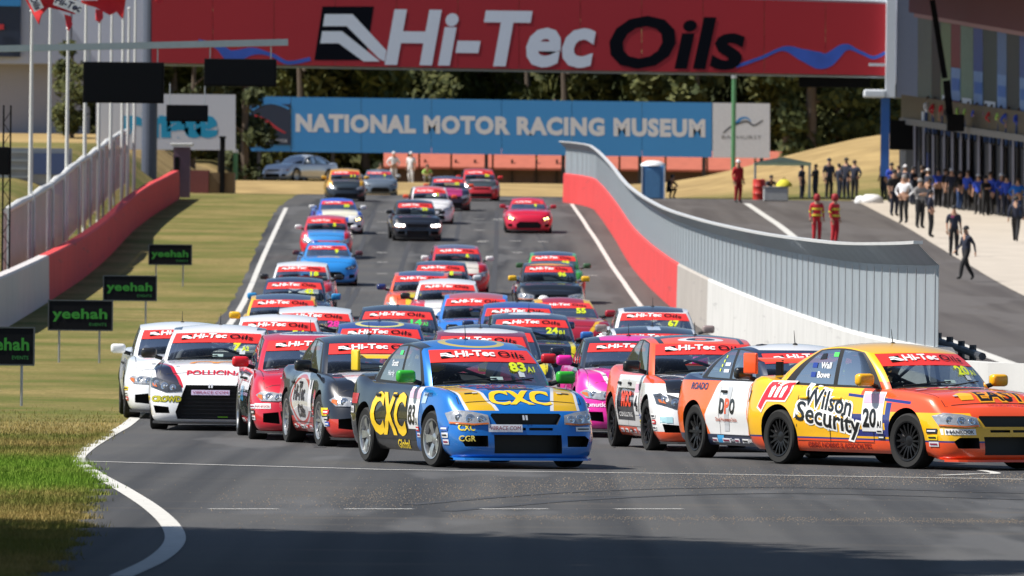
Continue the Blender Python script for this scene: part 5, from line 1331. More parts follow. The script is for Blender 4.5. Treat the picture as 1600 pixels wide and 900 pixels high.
# ------------------------------------------------------------------ the kinds of car
def mirror_pts(p): return [(-u, v) for u, v in reversed(p)]
car_type('rally_sedan', L=4.49, W=1.78, H=1.45, wb=2.625, fo=.91, r=.322, nose=.675, cowl=.90, belt=.92, deck=1.03, xc=1.02, xrf=.36, xrr=-1.02, xrb=-1.76, xB=-.26, cb=.755, crf=0.635, crown=.045, nf=4.6, flare=.035, coupe_rear=False,
    cuts=[([(-.36,.50),(.36,.50),(.42,.60),(.40,.625),(-.40,.625),(-.42,.60)], .16, 1), ([(-.40,.175),(.40,.175),(.40,.385),(-.40,.385)], .2, 1), ([(.47,.25),(.72,.25),(.76,.33),(.70,.375),(.47,.375)], .34, 1), ([(-.30,.435),(-.02,.435),(-.02,.465),(-.30,.465)], .1, 1), ([(.02,.435),(.30,.435),(.30,.465),(.02,.465)], .1, 1)],
    lamp=[(.44,.50),(.45,.60),(.60,.635),(.78,.655),(.855,.62),(.84,.50),(.62,.485)], lamps=[(.53,.556,.05),(.65,.562,.058),(.76,.575,.045)], ind=[(.45,.502),(.62,.488),(.84,.502),(.835,.522),(.62,.505),(.46,.518)], dark=False)
car_type('wedge_sedan', L=4.50, W=1.81, H=1.48, wb=2.65, fo=.95, r=.328, nose=.72, cowl=.94, belt=.97, deck=1.07, xc=1.05, xrf=.38, xrr=-1.05, xrb=-1.80, xB=-.25, cb=.77, crf=0.650, crown=.045, nf=4.4, flare=.035, coupe_rear=False,
    cuts=[([(-.47,.16),(.47,.16),(.50,.26),(.36,.64),(-.36,.64),(-.50,.26)], .16, 1), ([(.58,.24),(.79,.24),(.82,.35),(.60,.33)], .38, 1)],
    lamp=[(.42,.555),(.43,.635),(.60,.675),(.80,.74),(.875,.72),(.86,.60),(.64,.535)], lamps=[(.54,.60,.05),(.66,.618,.058),(.78,.66,.045)], ind=[(.76,.60),(.83,.62),(.84,.66),(.79,.65)], dark=True)
car_type('big_sedan', L=4.86, W=1.86, H=1.44, wb=2.83, fo=.93, r=.332, nose=.66, cowl=.91, belt=.93, deck=1.02, xc=1.08, xrf=.36, xrr=-1.12, xrb=-1.96, xB=-.30, cb=.775, crf=0.640, crown=.05, nf=3.6, flare=.03, coupe_rear=False,
    cuts=[([(-.38,.52),(.38,.52),(.42,.60),(-.42,.60)], .15, 1), ([(-.48,.18),(.48,.18),(.44,.38),(-.44,.38)], .2, 1), ([(.56,.22),(.78,.24),(.78,.36),(.58,.38)], .36, 1)],
    lamp=[(.50,.52),(.50,.61),(.66,.64),(.80,.645),(.86,.60),(.80,.52)], lamps=[(.58,.568,.052),(.70,.58,.056)], ind=[(.78,.53),(.84,.57),(.83,.61),(.78,.60)], dark=False)
car_type('small_coupe', L=4.36, W=1.77, H=1.41, wb=2.66, fo=.80, r=.322, nose=.70, cowl=.93, belt=.95, deck=1.03, xc=.88, xrf=.20, xrr=-1.02, xrb=-1.80, xB=-.42, cb=.745, crf=0.615, crown=.055, nf=3.0, flare=.035, coupe_rear=True,
    cuts=[([(.03,.50),(.20,.50),(.23,.60),(.17,.625),(.03,.60)], .12, 1), ([(-.42,.17),(.42,.17),(.40,.36),(-.40,.36)], .2, 1), ([(.52,.22),(.76,.24),(.78,.36),(.54,.36)], .36, 1)],
    lamp=[(.34,.55),(.36,.62),(.56,.645),(.76,.665),(.83,.62),(.76,.55),(.56,.525)], lamps=[(.48,.588,.052),(.66,.595,.055)], ind=[(.72,.56),(.80,.60),(.80,.63),(.73,.62)], dark=False)
car_type('hatchback', L=4.20, W=1.77, H=1.45, wb=2.58, fo=.88, r=.315, nose=.70, cowl=.93, belt=.96, deck=1.02, xc=1.02, xrf=.40, xrr=-1.30, xrb=-1.78, xB=-.30, cb=.75, crf=0.640, crown=.05, nf=2.9, flare=.03, coupe_rear=False,
    cuts=[([(-.34,.53),(.34,.53),(.38,.60),(-.38,.60)], .14, 1), ([(-.52,.18),(.52,.18),(.48,.36),(-.48,.36)], .2, 1)],
    lamp=[(.44,.53),(.46,.62),(.64,.68),(.80,.72),(.84,.66),(.76,.56)], lamps=[(.56,.582,.045),(.68,.62,.05)], ind=[(.76,.60),(.82,.64),(.82,.68),(.77,.66)], dark=False)
car_type('low_coupe', L=4.24, W=1.78, H=1.30, wb=2.57, fo=.86, r=.318, nose=.64, cowl=.86, belt=.88, deck=.96, xc=.86, xrf=.14, xrr=-.85, xrb=-1.62, xB=-.5, cb=.73, crf=0.585, crown=.05, nf=3.0, flare=.05, coupe_rear=True,
    cuts=[([(-.44,.20),(.44,.20),(.48,.34),(.34,.44),(-.34,.44),(-.48,.34)], .18, 1), ([(.60,.24),(.78,.26),(.78,.36),(.62,.36)], .38, 1)],
    lamp=[(.50,.50),(.50,.56),(.66,.62),(.80,.66),(.84,.61),(.76,.52)], lamps=[(.60,.542,.042),(.70,.57,.045)], ind=[(.74,.52),(.81,.56),(.80,.59),(.74,.56)], dark=True)
for k, (r_, n) in {'five': (.322, 5), 'ten': (.332, 10), 'many': (.325, 16)}.items(): WHEELS[k] = wheel_meshes(r_, .235, n, k)
# ================================================================== cars: assembly
_fr0 = frame
def frame(T, where):
    if where == 'rear': return (Vector((-4,0,0)), Vector((0,-1,0)), Vector((0,0,1)), Vector((1,0,0)))
    return _fr0(T, where)
def cached(T, k, fn):
    if k not in T.mesh: T.mesh[k] = fn()
    return T.mesh[k]
def dmesh(T, where, t2, m, name='lettering', off=.004, maxlen=.07):
    vs, fs = wrap(T, where, t2, off, maxlen); b = MB(); b.add(vs, fs); return b.mesh(name, m, fixn=False)
def surf(T, where, u, v):
    o, U, V, d = frame(T, where); h = T.bvh.ray_cast(o + U*u + V*v, d); return h[0], (h[1] if h[1] is None or h[1].dot(d) < 0 else -h[1])
def prep(T):
    for p in T.body.polygons:                  # floor of the cabin under the glass is black
        c = p.center
        if c.z > T.belt - .12 and p.normal.z > .5 and abs(c.y) < T.cb - .03 and T.xrb + .12 < c.x < T.xc - .26*(c.y/T.cb)**2 - .02: p.material_index = 1
    zc = (T.sz0 + T.sz1)/2
    arch = lambda t2: ([(u, v - .05*(u/T.sw)**2) for u, v in t2[0]], t2[1])
    W = T.sw; z0 = T.sz0 + (T.sz1 - T.sz0)*.46; h = (T.sz1 - T.sz0)*.40
    dk, lt = logo2d()
    lg = lambda m2: arch(([(-W*.80 + u*.24*W, z0 + v*h*.95) for u, v in m2[0]], m2[1]))
    T.mesh['logo_k'] = dmesh(T, 'front', lg(dk), M_LK, 'logo', .012); T.mesh['logo_w'] = dmesh(T, 'front', lg(lt), M_LW, 'logo', .015)
    T.mesh['hitec'] = dmesh(T, 'front', arch(fit(text2d('Hi-Tec', .035, .15, 1.0), -W*.54, z0, h, W*.74)), M_LW, 'lettering', .015)
    T.mesh['oils'] = dmesh(T, 'front', arch(fit(text2d('Oils', .012, .15, 1.06), W*.26, z0, h, W*.50)), M_LK, 'lettering', .015)
    for s, nm in ((1, 'L'), (-1, 'R')):
        mp = (lambda p: p) if s == 1 else mirror_pts
        T.mesh['lamp' + nm] = dmesh(T, 'front', poly2(mp(T.lamp)), M_LAMPB if T.dark else M_LAMPH, 'headlight', .008, .05)
        T.mesh['ind' + nm] = dmesh(T, 'front', poly2(mp(T.ind)), M_AMB, 'indicator', .012, .05)
        T.mesh['tail' + nm] = dmesh(T, 'rear', poly2(mp([(.42,.74),(.80,.72),(.82,.86),(.46,.88)])), M_TAIL, 'tail_light', .008, .06)
        T.mesh['bulb' + nm] = []
        for (u, v, r_) in T.lamps:
            b = MB(); p, n = surf(T, 'front', u*s, v)
            if p is None: continue
            n = (n + Vector((1.2,0,0))).normalized(); t1 = n.orthogonal().normalized(); t2_ = n.cross(t1); k = 14; vs = []; prof = [(1.0, .004), (.92, .018), (.6, .02), (.5, .014), (.001, .026)]
            for (rr, hh) in prof:
                vs += [p + n*hh + (t1*math.cos(6.2832*a/k) + t2_*math.sin(6.2832*a/k))*r_*rr for a in range(k)]
            b.add(vs, [(i*k+a, i*k+(a+1) % k, (i+1)*k+(a+1) % k, (i+1)*k+a) for i in range(len(prof)-1) for a in range(k)])
            T.mesh['bulb' + nm].append(b.mesh('lamp', M_REFL, 40))
        y = s*(T.W/2 + .07); xm_ = T.xc - .42; zm = T.belt + .10
        b = MB(); b.bbox((xm_, y, zm), (.13, .225, .145), .045, seg=3); T.mesh['mir' + nm] = b.mesh('mirror', M_TRIM, 50)
        b = MB(); b.tube([(xm_ - .02, s*(T.W/2 - .12), zm - .08), (xm_ - .01, s*(T.W/2 - .02), zm - .05)], .028, 8); T.mesh['stalk' + nm] = b.mesh('mirror_stalk', M_TRIM)
        b = MB(); b.box((xm_ - .066, y, zm), (.006, .18, .10)); T.mesh['mglass' + nm] = b.mesh('mirror_glass', M_REFL)
        fr_ = 'left' if s == 1 else 'right'; sx = -1 if s == 1 else 1
        st = [quad2(T.xB + .0, .28, T.xB + .011, T.belt), quad2(T.xc - .38, .30, T.xc - .369, T.belt - .01), quad2(T.xra + .38, .45, T.xra + .391, T.belt), quad2(T.xra + .38, .285, T.xc - .37, .292)]
        if T.coupe_rear: st = [quad2(T.xB - .1, .28, T.xB - .093, T.belt), st[1], quad2(T.xB - .1, .285, T.xc - .37, .292)]
        t2 = join2d(*st); t2 = ([(u*sx, v) for u, v in t2[0]], [tuple(reversed(f)) if sx < 0 else f for f in t2[1]])
        T.mesh['seam' + nm] = dmesh(T, fr_, t2, M_TRIM, 'door_seam', .0025, .12)
        b = MB()
        for hx in ((T.xB + .16, T.xra + .50) if not T.coupe_rear else (T.xB + .05,)):
            p, n = surf(T, fr_, hx*sx, T.belt - .13)
            if p is not None: b.bbox(p + n*.015, (.17, .03, .035), .012)
        T.mesh['handle' + nm] = b.mesh('door_handle', M_TRIM, 50)
    # hood shut line and vents, splitter, grille bars, wipers, cage, dash, seats
    t2 = join2d(quad2(-T.W*.40, -(T.L/2 - .34), T.W*.40, -(T.L/2 - .349)), quad2(-T.W*.41, -(T.L/2 - .35), -T.W*.41 + .009, -(T.xc - .2)), quad2(T.W*.41 - .009, -(T.L/2 - .35), T.W*.41, -(T.xc - .2)))
    T.mesh['hoodseam'] = dmesh(T, 'hood', t2, M_TRIM, 'bonnet_seam', .002, .1)
    b = MB(); n = 18; pts = []
    for k in range(n + 1):
        y = -T.W*.46 + T.W*.92*k/n; h_ = T.bvh_low.ray_cast(Vector((4, y, .20)), Vector((-1,0,0))); x = h_[0].x if h_[0] is not None else T.L/2 - .3; pts.append((x, y))
    vs = [(x + .035, y, .095) for x, y in pts] + [(x - .12, y, .095) for x, y in pts] + [(x + .03, y, .12) for x, y in pts] + [(x - .12, y, .13) for x, y in pts]; k = n + 1
    fs = [f for i in range(n) for f in ((i, i+1, k+i+1, k+i), (2*k+i, 3*k+i, 3*k+i+1, 2*k+i+1), (i, 2*k+i, 2*k+i+1, i+1))]
    b.add(vs, fs); T.mesh['splitter'] = b.mesh('front_splitter', M_TRIM)
    b = MB()
    for poly, depth, _ in T.cuts[:1]:
        z0_, z1_ = min(v for u, v in poly), max(v for u, v in poly); us = [u for u, v in poly]
        h_ = T.bvh_low.ray_cast(Vector((4, .0, (z0_+z1_)/2)), Vector((-1,0,0)))[0].x
        nb_ = 3 if z1_ - z0_ < .2 else 9
        for i in range(nb_): b.box((h_ - .085, 0, z0_ + (z1_ - z0_)*(i + .5)/nb_), (.012, 2*max(us)*.86, .008))
    T.mesh['grille'] = b.mesh('grille_bars', mat('grille_metal', (.03,.03,.032), .5, .4))
    b = MB()
    for y0, y1 in ((-.58, .02), (-.08, .50)):
        p0, _ = surf(T, 'front', y0, T.cowl + .045 + .0); p1, _ = surf(T, 'front', y1, T.cowl + .10)
        if p0 is not None and p1 is not None: b.tube([p0 + Vector((.02,0,.01)), p1 + Vector((.02,0,.01))], .008, 5)
    T.mesh['wiper'] = b.mesh('wipers', M_TRIM)
    b = MB(); zt, zb = T.H - .13, T.belt - .05; xb = T.xB - .12; wt, wb_ = T.crf - .07, T.cb - .08
    b.tube([(xb, -wb_, zb), (xb, -wt, zt - .05), (xb, -wt + .1, zt), (xb, wt - .1, zt), (xb, wt, zt - .05), (xb, wb_, zb)], .021, 8)
    for s in (-1, 1):
        b.tube([(xb, s*wt, zt - .03), (T.xrf - .15, s*wt, zt - .07), (T.xc - .42, s*wb_, T.cowl)], .021, 8)
        b.tube([(xb, s*wt, zt - .03), (T.xrb + .55, s*(wb_ - .1), zb)], .02, 8)
    b.tube([(T.xrf - .18, -wt, zt - .07), (T.xrf - .18, wt, zt - .07)], .02, 8); b.tube([(xb, -wt, zt - .02), (xb, wb_, zb)], .02, 8); b.tube([(xb, wt, zt - .02), (xb, -wb_, zb)], .02, 8)
    T.mesh['cage'] = b.mesh('roll_cage', M_CAGE, 50)
    b = MB(); b.bbox((T.xc - .52, 0, T.cowl - .03), (.34, 2*T.cb - .22, .12), .05); b.bbox((T.xc - .66, -.36, T.cowl + .04), (.12, .36, .10), .04); T.mesh['dash'] = b.mesh('dashboard', M_INT, 50)
    b = MB()
    for y in (-.36,):
        b.bbox((T.xB - .02, y, T.belt + .03), (.14, .46, .52), .06, rot=Matrix.Rotation(-.22, 3, 'Y')); b.bbox((T.xB - .06, y, T.belt + .24), (.12, .26, .24), .05)
        for s in (-1, 1): b.bbox((T.xB + .10, y + s*.17, T.belt + .25), (.22, .04, .2), .02)
    T.mesh['seat'] = b.mesh('seat', M_SEAT, 50)
    b = MB(); c = Vector((T.xc - .80, -.36, T.belt + .02)); ax = Vector((-.9, 0, .45)).normalized(); t1 = Vector((0,1,0)); t2_ = ax.cross(t1)
    b.tube([c + (t1*math.cos(6.2832*k/20) + t2_*math.sin(6.2832*k/20))*.17 for k in range(21)], .016, 6, cap=False); b.tube([c - t1*.16, c + t1*.16], .014, 5); T.mesh['steer'] = b.mesh('steering_wheel', M_INT, 60)
    b = MB(); b.tube([(-.2, 0, T.H - .02), (-.24, 0, T.H + .16)], [.007, .003], 5); b.lathe([(.0, T.H + .012), (.03, T.H + .0), (.035, T.H - .02)], 8, c=(-.2,0,0)); T.mesh['antenna'] = b.mesh('antenna', M_TRIM)
    # rear wing
    xw = -T.L/2 + .22; zw = T.deck + .185
    b = MB(); pr = [(-.13, .02), (-.06, .035), (.06, .02), (.14, -.012), (.06, -.004), (-.06, .008)]; 
    b.prism(pr, lambda u, v, d: Vector((xw + u, d, zw + v)), -T.W*.44, T.W*.44); T.mesh['wing'] = b.mesh('rear_wing', MATS['paint_default'])
    for s in (-1, 1):
        T.mesh['endplate%d' % s] = MB().bbox((xw, s*T.W*.44, zw - .035), (.27, .045, .25), .02, seg=3).mesh('wing_end_plate', MATS['paint_default'], 50)
        T.mesh['wingleg%d' % s] = MB().bbox((xw + .05, s*.40, (zw + T.deck)/2 - .02), (.14, .03, zw - T.deck + .06), .01).mesh('wing_support', M_TRIM)
for T in TYPES.values(): prep(T)

DRV = {'pel': (0,.0,.62,.13), 'spi': (0,.06,.80,.125), 'che': (0,.10,1.0,.14), 'nec': (0,.10,1.12,.06), 'hea': (0,.08,1.2,.09), 'hed': (0,.08,1.27,.08), 'nos': (0,-.01,1.19,.02), 'shL': (.19,.09,1.03,.075), 'shR': (-.19,.09,1.03,.075),
       'hiL': (.1,-.02,.6,.09), 'hiR': (-.1,-.02,.6,.09), 'elL': (.25,-.12,.86,.05), 'wrL': (.15,-.34,.95,.035), 'paL': (.10,-.37,1.0,.03), 'elR': (-.25,-.12,.86,.05), 'wrR': (-.15,-.34,.95,.035), 'paR': (-.10,-.37,1.0,.03),
       'knL': (.12,-.42,.62,.07), 'anL': (.12,-.5,.5,.05), 'toL': (.12,-.58,.48,.04), 'knR': (-.12,-.42,.62,.07), 'anR': (-.12,-.5,.5,.05), 'toR': (-.12,-.58,.48,.04), 'sleeve': 1}
DRIVER = skin_person(DRV)
b = MB(); b.lathe([(0,.16),(.07,.15),(.115,.105),(.138,.03),(.138,-.05),(.125,-.12),(.11,-.15)], 20); HELM = b.mesh('helmet', mat('helmet_white', (.7,.7,.7), .25, var=0), 60)
b = MB(); vs = []; 
for k in range(9):
    a = -math.pi/2 - 1.1 + 2.2*k/8
    for z in (-.03, .055): vs.append((.142*math.cos(a), .142*math.sin(a), z))
b.add(vs, [(2*k, 2*k+2, 2*k+3, 2*k+1) for k in range(8)]); VISOR = b.mesh('visor', mat('visor_dark', (.01,.01,.012), .1, var=0, coat=1), 60)

PAN = {}
def colmat(c, pre='gloss', rough=.35):
    k = pre + '_' + (c if isinstance(c, str) else '%.2f_%.2f_%.2f' % c); k = k.replace('#', '')
    return mat(k, c, rough, var=.04, coat=.4)
YEL = '#e8e81c'; NUMC = {'y': (.62, .72, .02), 'p': (.75, .03, .30), 'g': (.05, .62, .12)}
CARS = []
def rot2(t2, ang, c):
    ca, sa = math.cos(ang), math.sin(ang); return [(c[0] + (u-c[0])*ca - (v-c[1])*sa, c[1] + (u-c[0])*sa + (v-c[1])*ca) for u, v in t2[0]], t2[1]
def race_car(kind, label, px, s, yaw, pm, anchor='nose', lvl=1, mir='#111111', num=None, numc='y', rim='five', rimc=None, wing=None, endp=None, lit=None, steer=0, helmet=None, name='race_car', cat='race car', strip=True, group='race cars on the straight', zoff=0.0, splitc=None, handc=None):
    T = TYPES[kind]; th = R(yaw); m3 = Vector((math.sin(th), -math.cos(th), 0)); lf = Vector((math.cos(th), math.sin(th), 0))
    ax, ay = {'nose': (T.L/2, 0), 'FR': (T.xfa, -T.W/2), 'RR': (T.xra, -T.W/2), 'FL': (T.xfa, T.W/2)}[anchor]
    tg = on_ground(px, F/s); o = tg - m3*ax - lf*ay; o.z = zr(o.y) + .008 + zoff
    sl = (zr(o.y + 1.3) - zr(o.y - 1.3))/2.6
    fw = Vector((m3.x, m3.y, m3.y*sl)).normalized(); up = fw.cross(lf).normalized(); l2 = up.cross(fw)
    root = empty(name, o, label, cat, group); root.rotation_euler = Matrix((fw, l2, up)).transposed().to_euler()
    def add(nm, me, par=root, mats=None):
        ob = link(nm, me, par)
        for i, mm in (mats or {}).items(): set_mat(ob, i, mm)
        return ob
    MS = T.mesh
    body = add('body', T.body, root, {0: pm}); add('roof_shell', T.shell, root, {0: pm})
    ws = add('windscreen', T.glass['windscreen'])
    for k in ('sideL1', 'sideR1', 'sideL2', 'sideR2'): add('side_window', T.glass[k])
    add('rear_window', T.glass['rear'])
    if strip:
        st = add('sun_strip', T.strip); add('logo', MS['logo_k'], st); add('logo', MS['logo_w'], st); add('lettering', MS['hitec'], st); add('lettering', MS['oils'], st)
    if num:
        a, c = (num + ' ').split(' ', 1); c = c.strip(); t2 = fit(text2d(a, .04, 0, 1.0), T.sw*.36, T.sz0 - .095, .098, .105*max(1, len(a)))
        if c: t2 = join2d(t2, fit(text2d(c, .03, 0, 1.0), T.sw*.36 + .105*len(a) + .015, T.sz0 - .105, .06, .10))
        NM = mat('number_' + numc, NUMC[numc], .5, var=0, emit=None)
        add('race_number', dmesh(T, 'front', t2, NM, 'race_number', .012))
    for nm in 'LR':
        hl = add('headlight', MS['lamp' + nm]); [add('lamp', bm_, hl, {0: {'w': M_LIT, 'y': M_LITY}[lit]} if lit else None) for bm_ in MS['bulb' + nm]]; add('indicator', MS['ind' + nm], hl)
        mm = add('mirror', MS['mir' + nm], root, {0: colmat(mir)}); add('mirror_stalk', MS['stalk' + nm], mm); add('mirror_glass', MS['mglass' + nm], mm)
        add('tail_light', MS['tail' + nm])
        if lvl >= 2: add('door_seam', MS['seam' + nm]); add('door_handle', MS['handle' + nm], root, {0: colmat(handc)} if handc else None)
    add('front_splitter', MS['splitter'], root, {0: colmat(splitc)} if splitc else None); add('grille_bars', MS['grille']); add('bonnet_seam', MS['hoodseam'])
    add('dashboard', MS['dash']); add('seat', MS['seat'])
    if lvl >= 2 or rnd.random() < .5: add('roll_cage', MS['cage'])
    if lvl >= 2: add('wipers', MS['wiper']); add('steering_wheel', MS['steer']); add('antenna', MS['antenna'])
    if wing:
        w_ = add('rear_wing', MS['wing'], root, {0: colmat(wing)}); [(add('wing_end_plate', MS['endplate%d' % s_], w_, {0: colmat(endp or wing)}), add('wing_support', MS['wingleg%d' % s_], w_)) for s_ in (-1, 1)]
    hub, ty, rm = WHEELS[rim]
    for xw, f in ((T.xfa, 1), (T.xra, 0)):
        for sd in (-1, 1):
            h = add('wheel', hub); h.location = (xw, sd*(T.W/2 - .125), T.r); h.scale = (T.r/.325,)*3
            h.rotation_euler = (0, rnd.uniform(0, 6), 0) if False else (0, 0, (0 if sd > 0 else math.pi) + (R(steer) if f else 0))
            add('tyre', ty, h); add('rim', rm, h, {0: rimc} if rimc else None)
    if helmet is None and strip and s > 50: helmet = (rnd.choice(('#d8d8d8', '#20242c', '#b02a24', '#2a4a9a', '#d8b020', '#e8e8e8')), 'driver behind the windscreen of the ' + label.split(' with ')[0].split(' behind ')[0], rnd.choice(('navy', 'black', 'grey', 'red')))
    if helmet:
        d = link('person', DRIVER, None, helmet[1], 'person', 'drivers seen through windscreens')
        d.matrix_world = Matrix.LocRotScale(o, root.rotation_euler, None) @ Matrix.Translation((T.xB + .12, -.36, T.belt - .93)) @ Matrix.Rotation(R(90), 4, 'Z')
        set_mat(d, 1, cloth(helmet[2])); set_mat(d, 2, cloth(helmet[2])); set_mat(d, 0, cloth('black'))
        hh = link('helmet', HELM, d, loc=(0, .08, 1.225)); set_mat(hh, 0, colmat(helmet[0])); link('visor', VISOR, hh)
    CARS.append((root, T)); return root, T
def txt(rt, where, s, u0, v0, h, wd, c, bold=.03, shear=0, ang=0, outline=None, off=.005, maxlen=.06):
    root, T = rt; t2 = fit(text2d(s, bold, shear, 1.0), u0, v0, h, wd)
    if ang: t2 = rot2(t2, ang, (u0, v0))
    if outline:
        vs_, fs_ = text2d(s, bold, shear, 1.0); mw = max(v[0] for v in vs_); sc = wd/mw
        t3 = text2d(s, bold + .075, shear, 1.0); mw3 = max(v[0] for v in t3[0]); dx = (mw3 - mw)*sc/2
        t3 = ([(u0 - dx + u*sc, v0 + v*h) for u, v in t3[0]], t3[1])
        if ang: t3 = rot2(t3, ang, (u0, v0))
        decal(T, where, t3, colmat(outline, 'print'), root, 'lettering_outline', off - .002, maxlen)
    return decal(T, where, t2, colmat(c, 'print'), root, 'lettering', off, maxlen)
def panel(rt, where, pts, c, name='sponsor_panel', off=.004):
    return decal(rt[1], where, poly2(pts), colmat(c, 'print'), rt[0], name, off, .08)
def rect(u0, v0, u1, v1): return [(u0, v0), (u1, v0), (u1, v1), (u0, v1)]
def plate(rt, u0, v0, u1, v1, s, c='#8c1440', bgc='#e4e4ea', where='front'):
    panel(rt, where, rect(u0, v0, u1, v1), bgc, 'sponsor_plate'); txt(rt, where, s, u0 + .02, v0 + (v1-v0)*.25, (v1-v0)*.55, (u1-u0) - .04, c, .0, .1, off=.008)
def number_panel(rt, x0, x1, z0, z1, n, cls):
    panel(rt, 'right', rect(x0, z0, x1, z1), '#e8e8e8', 'number_panel'); panel(rt, 'right', rect(x0 + .02, z1 - .13, x1 - .02, z1 - .02), '#e3b5cb', 'number_panel_band', .006)
    txt(rt, 'right', n, x0 + .03, z0 + .06, (z1-z0)*.46, (x1-x0)*.62, '#0b0b0d', .03, off=.007); txt(rt, 'right', cls, x0 + (x1-x0)*.72, z0 + .05, (z1-z0)*.18, (x1-x0)*.22, '#0b0b0d', .02, off=.007)

STK = [('HANKOOK', '#e8e8e8', '#202024'), ('V8RACE', '#d8d8e0', '#8c1440'), ('OILS', '#d02028', '#f0f0f0'), ('FUEL', '#f0d020', '#202020'), ('BRAKES', '#20242c', '#e0e0e0'), ('TYRES', '#2a5ab0', '#f0f0f0')]
def stickers(rt, seed, sill=True):
    """small sponsor stickers along the sill, on the front wing and the bumper corners"""
    r_ = random.Random(seed); T = rt[1]
    def st(where, u, v, w_, h_):
        t, bgc, c = r_.choice(STK[:2] + STK); panel(rt, where, rect(u, v, u + w_, v + h_), bgc, 'sticker', .006)
        panel(rt, where, rect(u + w_*.12, v + h_*.34, u + w_*.88, v + h_*.66), c, 'sticker_print', .009)
    x = T.xfa + .42
    for k in range(3): st('right', x + .015*k, .42 - k*.075, .17, .055)
    for k in range(2): st('right', T.xfa - .62 + .03*k, .40 - k*.07, .14, .05)
    if sill:
        x = T.xra + .50
        for k in range(5):
            w_ = r_.uniform(.14, .26); st('right', x, .205, w_, .05); x += w_ + r_.uniform(.06, .2)
            if x > T.xfa - .6: break
    st('front', .58, .425, .2, .05); st('hood', -.72, -(T.xc + .28), .2, .07); st('hood', .50, -(T.xc + .28), .2, .07); st('hood', .58, -(T.xc + .40), .14, .06)
    panel(rt, 'front', rect(T.sw*.50, T.cowl + .12, T.sw*.62, T.cowl + .20), '#c8d0d4', 'windscreen_sticker', .008); panel(rt, 'front', rect(-.05, T.cowl + .085, .1, T.cowl + .12), '#9ab0ac', 'windscreen_sticker', .008)
    for s_ in (-1, 1): panel(rt, 'hood', rect(s_*.5 - .03, -(T.L/2 - .46), s_*.5 + .03, -(T.L/2 - .49)), '#b8b8b8', 'bonnet_pin', .008)
# ================================================================== the field of cars
BK = '#0d0f13'; WH = '#e6e6e6'
# --- blue and black number 83, the middle of the front row
BL = '#1570c4'
pm = paint('paint_83', '#0c0e13', [
    (BL, [('x', '>', .66), ('z', '<', 1.0)]), (BL, [((1,0,.55), .92), ('z', '>', .88), ('x', '>', .1)]), (BL, [('z', '>', 1.36), ('x', '>', -.55), ('ay', '<', .53)]),
    ('#e6e6e6', [('x', '>', .78), ('z', '>', .655), ((.31,1,0), .95), ((-.10,-1,0), -.88)]), ('#e9b916', [('x', '>', .80), ('z', '>', .655), ((.30,1,0), .97), ((-.12,-1,0), -.885)]),
    ('#e2c93a', [('ell', (.02,0,1.45), (.36,.40,.2))]), (BL, [('ell', (.02,0,1.45), (.27,.31,.2))])], metal=.25)
c83 = race_car('rally_sedan', 'blue and black sedan with yellow lettering and number 83, leading the middle of the pack', 671, 137.5, 17.5, pm, 'FR', 3, '#2fa52c', '83 A1', 'y', 'five', M_RIMS, '#e3b81c', '#e8c52a', splitc='#1570c4', steer=6, helmet=('#d8b020', 'driver in a yellow helmet inside the blue number 83 car', 'navy'))
txt(c83, 'right', 'CXC', -1.00, .36, .47, 1.30, '#f0c419', .04); number_panel(c83, .40, .84, .42, .90, '83', 'A1'); txt(c83, 'right', 'Global', -.08, .195, .10, .46, '#e6c61e', .02)
txt(c83, 'hood', 'CXC', -.36, -2.00, .27, .72, '#f0c419', .04); txt(c83, 'hood', 'RADIATOR', -.55, -1.38, .10, .80, '#a02a3a', .03, .1); txt(c83, 'hood', 'REPAIRS', -.40, -1.54, .08, .60, '#a02a3a', .03, .1)
panel(c83, 'hood', rect(-.30, -1.66, .24, -1.58), '#0a1530', 'bonnet_vent'); panel(c83, 'hood', rect(-.62, -1.78, -.52, -1.75), '#141414', 'bonnet_pin'); panel(c83, 'hood', rect(.52, -1.78, .62, -1.75), '#141414', 'bonnet_pin')
plate(c83, -.46, .415, -.06, .50, 'V8RACE.COM'); txt(c83, 'front', 'CXC', -.78, .43, .07, .17, '#e8d21e', .03); txt(c83, 'front', 'CGR', -.78, .31, .065, .17, '#d8c45a', .02)
txt(c83, 'right', 'HANKOOK', 1.00, .80, .045, .30, '#20242c', .01); panel(c83, 'right', [(.93,.72),(1.12,.72),(1.14,.84),(.95,.84)], '#a8c0dd')
txt(c83, 'right', 'Scott', -.78, 1.13, .07, .26, WH, .02); txt(c83, 'right', 'Hardy', -.86, 1.02, .06, .26, '#d0d4dc', .01); panel(c83, 'right', rect(-.56, 1.26, -.44, 1.31), '#3fd06a', 'window_tag')
panel(c83, 'right', rect(-1.95, .68, -1.55, .80), '#b0202c'); panel(c83, 'right', rect(-1.98, .57, -1.72, .65), '#d8d8dc'); txt(c83, 'right', 'HANKOOK', -1.97, .59, .04, .24, '#15151a', .01, off=.008)
for s_, px_ in ((-1, 0),): panel(c83, 'front', [(-.36,1.212),(.36,1.212),(.36,1.208),(-.36,1.208)], '#3aa82c', 'strip_edge')
txt(c83, 'front', 'II', -.05, .55, .05, .06, '#c8ccd4', .03, off=.01)
